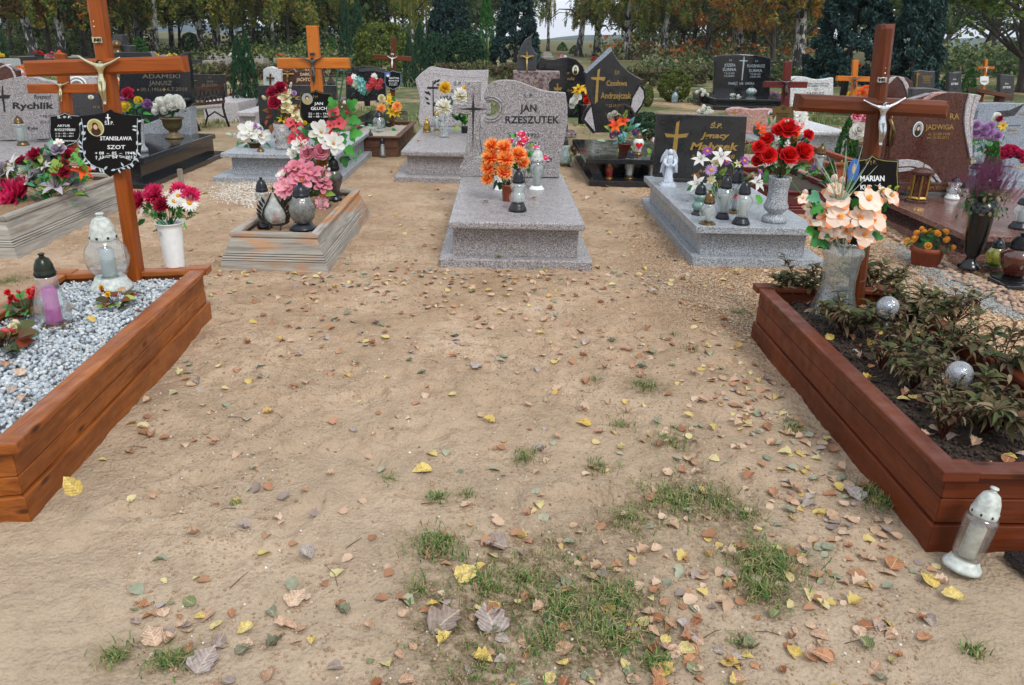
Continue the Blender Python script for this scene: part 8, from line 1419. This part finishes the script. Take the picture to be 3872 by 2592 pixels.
hill('forested_hill', [(2050, 172), (2130, 160), (2220, 152), (2500, 150), (3000, 150), (3450, 165), (3560, 170), (3640, 160), (3700, 168), (3800, 172), (3872, 168), (4100, 165), (5000, 160)], 700, 200, ('#3a4a46', '#4e5f5a'))

# ================================================================== fallen leaves, pebbles, grass
LV = {'peach': foliage('fallen_leaf_peach', ['#a98a70', '#c2a488', '#cfb79f', '#b69679'], .75, .15, 60), 'rust': foliage('fallen_leaf_rust', ['#8f6448', '#a5795a', '#b58b6e'], .75, .1, 60), 'yellow': foliage('fallen_leaf_yellow', ['#c4a95c', '#d2be7a', '#d0c594', '#bd9552'], .7, .2, 60),
      'green': foliage('fallen_leaf_grey_green', ['#6c7560', '#8b9079', '#a3a48c', '#5f6a58'], .75, .1, 60), 'brown': foliage('fallen_leaf_grey_brown', ['#7a6a60', '#968880', '#aaa098'], .8, .05, 60)}
def veined(name, cols):
    g = N(name); ge = g.n('ShaderNodeNewGeometry'); oi = g.n('ShaderNodeObjectInfo'); v = g.tc(); sp = g.n('ShaderNodeSeparateXYZ'); g.l(g._tc.outputs['Object'], sp.inputs[0])
    c = g.ramp(oi.outputs['Random'], [(.1+.8*i/(len(cols)-1), rgb(c)) for i, c in enumerate(cols)]); ay = g.math('ABSOLUTE', sp.outputs[1])
    n1 = g.noise(v, 2.2, 5, .6); c = g.mix(g.ramp(n1, [(.42, (0, 0, 0)), (.62, (.75,)*3)]), c, g.mix(.55, c, rgb('#6b4c34')))
    n2 = g.noise(v, 11, 3); c = g.mix(g.ramp(n2, [(.62, (0, 0, 0)), (.68, (.7,)*3)]), c, rgb('#4c3626'))
    sv = g.math('SINE', g.math('MULTIPLY', g.math('SUBTRACT', sp.outputs[0], g.math('MULTIPLY', ay, .8)), 19)); c = g.mix(g.ramp(sv, [(.80, (0, 0, 0)), (.97, (.45,)*3)]), c, g.mix(.5, c, rgb('#5c4330')))
    c = g.mix(g.ramp(ay, [(.02, (.7,)*3), (.05, (0, 0, 0))]), c, g.mix(.5, c, rgb('#e5d6b4')))
    g.col(c); g.p(.7, 0, .3); g.bump(sv, .3, .02); return g.m
LVV = {'peach': veined('veined_leaf_peach', ['#b8947a', '#c9a68a', '#d3b79d', '#b08d72']), 'rust': veined('veined_leaf_rust', ['#94603f', '#ab7550', '#b88663']), 'yellow': veined('veined_leaf_yellow', ['#c9a94e', '#d8c06c', '#d2c488']), 'green': veined('veined_leaf_green', ['#6c7560', '#8b9079', '#7d8a5c']), 'brown': veined('veined_leaf_brown', ['#94877e', '#a89c96', '#b8b0ab'])}
def leaf_flat(seed, lobed=0, curl=.3, n=7):
    """pointed, slightly toothed leaf with a folded midrib"""
    rs = random.Random(seed); V = []; k1 = rs.uniform(-1, 1)*curl; k2 = rs.uniform(.3, 1)*curl; fold = rs.uniform(.1, .4)*curl; ph = rs.uniform(0, 6)
    for i in range(n+1):
        t = i/n; x = -1+2.1*t; w_ = .80*math.sin(math.pi*min(1, t**.72))**.8*(1+(.08*((i % 2)*2-1) if 0 < i < n else 0)+(lobed*.30*math.cos(i*2.3+ph) if 0 < i < n else 0)) if 0 < i < n else .02
        for sd in (-1, -.5, 0, .5, 1):
            y = sd*w_*(1+rs.uniform(-.06, .06)); V.append((x+rs.uniform(-.04, .04)*abs(sd)-.12*abs(sd)*(1-t), y, k1*x*x*.7+k2*y*y*1.3+fold*abs(y)+rs.uniform(-.05, .05)*curl*2+.12*curl*math.sin(3*x+ph)))
    F = [(i*5+k, i*5+k+1, i*5+k+6, i*5+k+5) for i in range(n) for k in range(4)]
    m = MB(); m.add(V, F); m.tube([(-.98, 0, k1*.7), (-1.3, rs.uniform(-.2, .2), .12), (-1.75, rs.uniform(-.4, .4), .1)], .022, 3)
    me = bpy.data.meshes.new('leaf'); me.from_pydata(m.v, [], m.f); me.polygons.foreach_set('use_smooth', [True]*len(m.f)); me.update(); return me
LSH = [leaf_flat(s, 0, c) for s, c in ((1, .25), (2, .5), (3, .8), (4, .35), (5, 1.2))]; LBIG = [leaf_flat(11, 1, .35), leaf_flat(12, .6, .5)]
_lm = {}
def lmesh(i, c, big=False):
    k = (i, c, big)
    if k not in _lm: me = (LBIG[i % 2] if big else LSH[i]).copy(); me.name = 'leaf'; me.materials.clear(); me.materials.append(LVV[c]); _lm[k] = me
    return _lm[k]
RECTS = [([CA(i, .05) for i in range(4)]), ([CB(i, .05) for i in range(4)]), ([CG(i, .03) for i in range(4)]), ([CC(i, .05) for i in range(4)]), [Vector(p) for p in ((-.54, 5.46), (.57, 5.46), (.53, 7.75), (-.58, 7.75))], [Vector(p) for p in ((1.33, 5.64), (2.31, 5.64), (2.27, 7.95), (1.29, 7.95))], [Vector(p) for p in ((3.47, 5.92), (5.6, 5.92), (5.6, 8.1), (3.4, 8.1))], [Vector(p) for p in ((-5.1, 8.2), (-3.84, 8.2), (-3.9, 10.7), (-5.1, 10.7))], [Vector(p) for p in ((-3.35, 8.68), (-1.95, 8.68), (-2, 11.2), (-3.4, 11.2))], [Vector(p) for p in ((-1.375, 8.92), (-.15, 8.92), (-.2, 11.6), (-1.4, 11.6))], [Vector(p) for p in ((.84, 8.95), (1.95, 8.95), (1.9, 11), (.8, 11))], [Vector(p) for p in ((2.5, 7.6), (3.25, 7.6), (3.2, 9.2), (2.5, 9.2))]]
def inside(x, y):
    for R in RECTS:
        if all((R[(i+1) % 4].x-R[i].x)*(y-R[i].y)-(R[(i+1) % 4].y-R[i].y)*(x-R[i].x) > 0 for i in range(4)): return True
    return False
rs = random.Random(404); LPOS = []; _r = np.random.default_rng(404)
def dens_a(x, y):
    d = .05+.26*np.maximum(0, vnoise(x, y, 1.3, 77)+.15)
    for cx, cy, sx, sy, k in ((1.14, 3.0, .17, .75, .6), (.45, 1.95, .5, .35, .3), (1.15, 2.2, .3, .3, .35), (-.66, 6.6, .10, 1.1, .8), (.85, 7.9, .18, 1.1, .9), (1.1, 6.6, .25, .9, .45), (-1.05, 1.75, .3, .15, .3), (3.05, 5.6, .35, .5, .8)): d = d+k*np.exp(-((x-cx)/sx)**2-((y-cy)/sy)**2)
    return d+np.where((x > -2.2) & (x < 1.4), .3*np.exp(-((y-5.2)/.35)**2), 0)
while len(LPOS) < 2300:
    n_ = 4000; y = np.where(_r.random(n_) < .62, _r.uniform(1.45, 5.4, n_), _r.uniform(5.4, 17, n_)); x = _r.uniform(-.6, .68, n_)*y; k = _r.random(n_) < dens_a(x, y)
    LPOS += [(float(a_), float(b_)) for a_, b_ in zip(x[k], y[k]) if not inside(a_, b_)]
LPOS = LPOS[:1950]
def where(x, y):
    if y < 2.0: r = 'at the bottom of the view'
    elif x > .85 and y < 4.4: r = 'beside the mahogany surround'
    elif x < -1.1 and y < 4.2: r = 'beside the gravel-filled surround'
    elif y > 4.7 and -.7 < x < .8: r = 'before the star cross grave'
    elif y > 4.7 and x >= .8: r = 'near the grave with five lanterns'
    elif y > 4.7: r = 'near the weathered surround'
    elif x > .2 and y < 3: r = 'among the grass tufts'
    else: r = 'in the middle of the bare sand'
    return r
LPOS.sort(key=lambda p: p[1]); CW = ['peach']*7+['rust']*4+['yellow']*4+['green']*3+['brown']*2
ADJ = {0: 'flat', 1: 'gently curved', 2: 'cupped', 3: 'wavy', 4: 'tightly curled'}; CN = {'peach': 'peach-coloured', 'rust': 'rust-brown', 'yellow': 'yellow', 'green': 'grey-green', 'brown': 'grey-brown'}
rest = {c: [] for c in LV}; LZ = ground_z(np.array([p[0] for p in LPOS]), np.array([p[1] for p in LPOS]))
for k, (x, y) in enumerate(LPOS):
    c = rs.choice(CW); i = rs.choice([0, 1, 1, 2, 3, 3, 4]); s = rs.uniform(.011, .026)*(1 if y < 8 else 1.25); z = float(LZ[k])+.003+s*.12
    tilt = Vector((rs.gauss(0, .22), rs.gauss(0, .22), 1)).normalized(); M = TRS((x, y, z), tilt.to_track_quat('Z', 'Y') @ Matrix.Rotation(rs.uniform(0, 6.28), 3, 'Z').to_quaternion(), s)
    if k < 215:
        o = inst('fallen_leaf', lmesh(i, c), None, M); tag(o, '%s%s %s fallen leaf %s' % ('small ' if s < .0155 else ('large ' if s > .0215 else ''), ADJ[i], CN[c], where(x, y)), 'leaf', 'fallen leaves on the sand')
    else: rest[c].append((i, M))
for c, L in rest.items():
    Vs, T3, off = [], [], 0; 
    for i, M in L:
        me = LSH[i]; co = np.empty(len(me.vertices)*3); me.vertices.foreach_get('co', co); Mx = np.array(M); Vs.append(co.reshape(-1, 3) @ Mx[:3, :3].T+Mx[:3, 3])
        for p in me.polygons:
            v = p.vertices[:]; T3.append((v[0]+off, v[1]+off, v[2]+off)); 
            if len(v) == 4: T3.append((v[0]+off, v[2]+off, v[3]+off))
        off += len(me.vertices)
    o = put('leaf_litter', npmesh('leaf_litter', np.concatenate(Vs), np.array(T3), LV[c], smooth=True)); o['kind'] = 'stuff'
for lb, px, py, s, c, i, big, rot in (('large pale grey poplar leaf in the lower middle of the sand', 1852, 2330, .058, 'brown', 0, 1, 1.2), ('large mauve-brown leaf left of the pale grey one', 1685, 2345, .055, 'brown', 1, 1, .2), ('big speckled yellow leaf above the two large grey leaves', 1765, 2170, .042, 'yellow', 0, 0, .4), ('single bright yellow heart-shaped leaf on the bare sand', 1597, 1768, .036, 'yellow', 0, 0, 2.8), ('wedge-shaped grey leaf under small peach leaves', 1870, 2048, .045, 'brown', 1, 1, 2.2), ('curled brown leaf standing on its edge', 1157, 2085, .03, 'brown', 4, 0, 1.6), ('lobed tan leaf left of the bottom grass', 1122, 2255, .036, 'peach', 0, 1, .5),
        ('broad grey crumpled leaf by the mahogany surround', 3225, 1855, .048, 'brown', 0, 1, 1.0), ('bright green leaf among peach leaves by the mahogany surround', 2995, 1594, .034, 'green', 0, 0, 0), ('pale yellow-green heart leaf on the sand right of centre', 2208, 1590, .032, 'yellow', 3, 0, 2.2), ('orange-brown leaf lying flat near the white-capped lantern', 3385, 2122, .036, 'rust', 3, 0, .2), ('lemon yellow leaf left of the white-capped lantern', 3515, 2180, .033, 'yellow', 3, 0, 1.1), ('two-toned yellow leaf below the white-capped lantern', 3600, 2245, .033, 'yellow', 1, 0, 2.4), ('dark mauve leaf on the sand before the star cross grave', 1805, 1375, .035, 'brown', 2, 1, .2), ('tan bent leaf near the bottom right edge', 3110, 2470, .03, 'rust', 3, 0, 2.0), ('broad tan leaf bottom left of the view', 575, 2395, .038, 'peach', 0, 1, 1.5), ('crumpled pale leaf at the bottom left', 775, 2480, .045, 'brown', 2, 1, .7)):
    p = gp(px, py, .008); o = inst('fallen_leaf', lmesh(i, c, bool(big)), None, TRS((p.x, p.y, gzz(p.x, p.y)+.012), Vector((.1, -.12, 1)).to_track_quat('Z', 'Y') @ Matrix.Rotation(rot, 3, 'Z').to_quaternion(), s)); tag(o, lb, 'leaf')
p = fp(228, 1855, 2.12); M3 = Vector((.35, -.8, .35)).to_track_quat('Z', 'Y') @ Matrix.Rotation(2.15, 3, 'Z').to_quaternion(); o = inst('fallen_leaf', lmesh(0, 'yellow'), None, TRS((p.x+.02, 2.15, p.z), M3, .034)); tag(o, 'yellow-green leaf with long stalk leaning on the corner of the gravel-filled surround', 'leaf')
for i in range(84): # leaves lying in the right and left surrounds
    C_, z = (CB, .225) if i < 66 else (CA, .268); q = in_rect(C_, -.07, 1, 900+i)[0]; c = rs.choice(['peach', 'peach', 'rust', 'yellow', 'brown']); k = rs.choice([1, 2, 3, 4])
    o = inst('fallen_leaf', lmesh(k, c), None, TRS((q[0], q[1], z+.012), Vector((rs.gauss(0, .3), rs.gauss(0, .3), 1)).to_track_quat('Z', 'Y') @ Matrix.Rotation(rs.uniform(0, 6), 3, 'Z').to_quaternion(), rs.uniform(.016, .027))); tag(o, '%s %s leaf lying on the %s' % (ADJ[k], CN[c], 'dark soil of the mahogany surround' if i < 66 else 'grey gravel of the left surround'), 'leaf', 'leaves lying inside the wooden surrounds')
for lb, px, py, z, c in (('small tan leaf on the left of the star cross slab', 1838, 765, .345, 'brown'), ('pale oval leaf on the right of the star cross slab', 2020, 752, .345, 'peach'), ('dark green leaf on the plinth of the star cross grave', 1888, 975, .07, 'green'), ('yellow leaf on the light grey slab', 1583, 536, .355, 'yellow'), ('orange leaf on the black table', 2262, 570, .295, 'peach')):
    p = gp(px, py, z); o = inst('fallen_leaf', lmesh(1, c), None, TRS((p.x, p.y, z+.006), None, .028)); tag(o, lb, 'leaf')
# pebbles in the sand
def spots(n_, y0, y1, thr, seed):
    r_ = np.random.default_rng(seed); y = r_.uniform(y0, y1, n_*2); x = r_.uniform(-.6, .67, n_*2)*y; k = vnoise(x, y, 1.7, 31) > thr; x, y = x[k][:n_], y[k][:n_]; k = np.array([not inside(a, b) for a, b in zip(x, y)]); x, y = x[k], y[k]; return np.column_stack([x, y, ground_z(x, y)+.001])
o = put('pebbles', scatter_mesh('pebbles', spots(900, 1.4, 10, -1, 1), .0048, WPB, 71)); o['kind'] = 'stuff'; o = put('pebbles', scatter_mesh('pebbles', spots(2200, 1.4, 8, -1, 2), .0058, PEA, 72)); o['kind'] = 'stuff'
o = put('soil_crumbs', scatter_mesh('soil_crumbs', spots(15000, 1.4, 6.2, -.2, 3), .0046, plain('crumbled_soil', rgb('#a38a70'), .95, 0, .2), 73, .8, .25)); o['kind'] = 'stuff'
for k in range(26):
    x, y = rs.choice([(rs.uniform(-1.1, 1), rs.uniform(2, 5)), (rs.uniform(.9, 1.3), rs.uniform(2.3, 4))]); o = inst('pebble', sm[k % 6] if False else stone_mesh(300+k, COBB), None, TRS((x, y, gzz(x, y)+.006), Matrix.Rotation(rs.uniform(0, 6), 3, 'Z').to_quaternion(), rs.uniform(.010, .018))); tag(o, 'rounded tan stone half sunk in the sand '+where(x, y), 'stone', 'loose stones in the sand')
# grass
def grass(name, tufts, seed, mats, wid=.0021):
    r_ = np.random.default_rng(seed); V = []; mi = []
    for (x, y, R, n, h) in tufts:
        a = r_.uniform(0, 6.283, n); rr = R*np.abs(r_.normal(0, .62, n)); bx = x+np.cos(a)*rr; by = y+np.sin(a)*rr; bz = ground_z(bx, by); L = h*r_.uniform(.4, 1.25, n); ba = r_.uniform(0, 6.283, n); ln = r_.uniform(.3, 1.5, n)*L
        dx, dy = np.cos(ba), np.sin(ba); w_ = wid*r_.uniform(.6, 1.2, n); px_, py_ = -dy*w_, dx*w_
        p0 = np.stack([bx, by, bz-.003], 1); p1 = np.stack([bx+dx*ln*.4, by+dy*ln*.4, bz+L*.6], 1); p2 = np.stack([bx+dx*ln, by+dy*ln, bz+L*np.where(ln > .8*L, .55, .9)], 1); w3 = np.stack([px_, py_, 0*px_], 1)
        for A, B, wa, wb in ((p0, p1, 1, .8), (p1, p2, .8, .08)): V.append(np.stack([A-w3*wa, A+w3*wa, B+w3*wb, B-w3*wb], 1).reshape(-1, 3)); mi.append(r_.integers(0, len(mats), n))
    V = np.concatenate(V); F = np.arange(len(V)).reshape(-1, 4); o = put(name, npmesh(name, V, F, mats, np.concatenate(mi))); o['kind'] = 'stuff'; return o
GM = [foliage('grass_green', ['#385a26', '#557a38', '#749450'], .6, .25), foliage('grass_straw', ['#8b8154', '#ab9e72', '#66703e'], .7, .2)]
grass('grass_tufts', [(*(lambda q: (q.x, q.y))(gp(x*1.6532, y*1.6532)), r_/sc_at(gp(x*1.6532, y*1.6532).y, 0)*1.6532, int(n*.9), h*.72) for x, y, r_, n, h in TF], 5, GM)
ts = []
for k in range(560):
    y = rs.uniform(11.5, 42); x = rs.uniform(-.66, .7)*y
    if not inside(x, y) and float(vnoise(np.array([x]), np.array([y]), .35, 55)[0]) > -.08: ts.append((x, y, rs.uniform(.2, .7), 75, rs.uniform(.05, .16)))
grass('turf', ts, 6, GM, .010)
ts = [(fp(x, 400, 11.2).x, rs.uniform(10.2, 12.2), .18, 110, rs.uniform(.12, .3)) for x in [rs.uniform(2700, 2960) for _ in range(24)]]; grass('weeds', ts, 7, GM, .006)
ts = [(rs.uniform(-3.0, -2.0)+.9, rs.uniform(11, 13), .3, 200, .10) for _ in range(8)]+[(rs.uniform(-1.95, -1.3), rs.uniform(11.5, 13.5), .25, 200, .12) for _ in range(12)]; grass('turf', ts, 8, GM, .007)

m = MB()
for k in range(90):
    y = rs.uniform(1.5, 7); x = rs.uniform(-.55, .6)*y
    if inside(x, y): continue
    a = rs.uniform(0, 6.28); L = rs.uniform(.03, .11); z = gzz(x, y)+.004; m.tube([(x, y, z), (x+math.cos(a)*L*.5+rs.uniform(-.01, .01), y+math.sin(a)*L*.5, z+.006), (x+math.cos(a)*L, y+math.sin(a)*L, z)], [.0016, .0013, .0008], 4)
m.build('twigs', plain('dry_twig', rgb('#5c4836'), .9), None, kind='stuff')

# ================================================================== thin autumn haze over the whole place
m = MB(); m.box(-1540, 1540, -330, 2560, -9, 60)
hz = bpy.data.materials.new('thin_haze'); hz.use_nodes = True; t_ = hz.node_tree; t_.nodes.clear(); oo = t_.nodes.new('ShaderNodeOutputMaterial'); pv = t_.nodes.new('ShaderNodeVolumePrincipled')
pv.inputs['Color'].default_value = (.86, .91, 1, 1); pv.inputs['Density'].default_value = .00032; pv.inputs['Anisotropy'].default_value = .2; t_.links.new(pv.outputs[0], oo.inputs['Volume'])
m.build('haze', hz, None, kind='stuff')
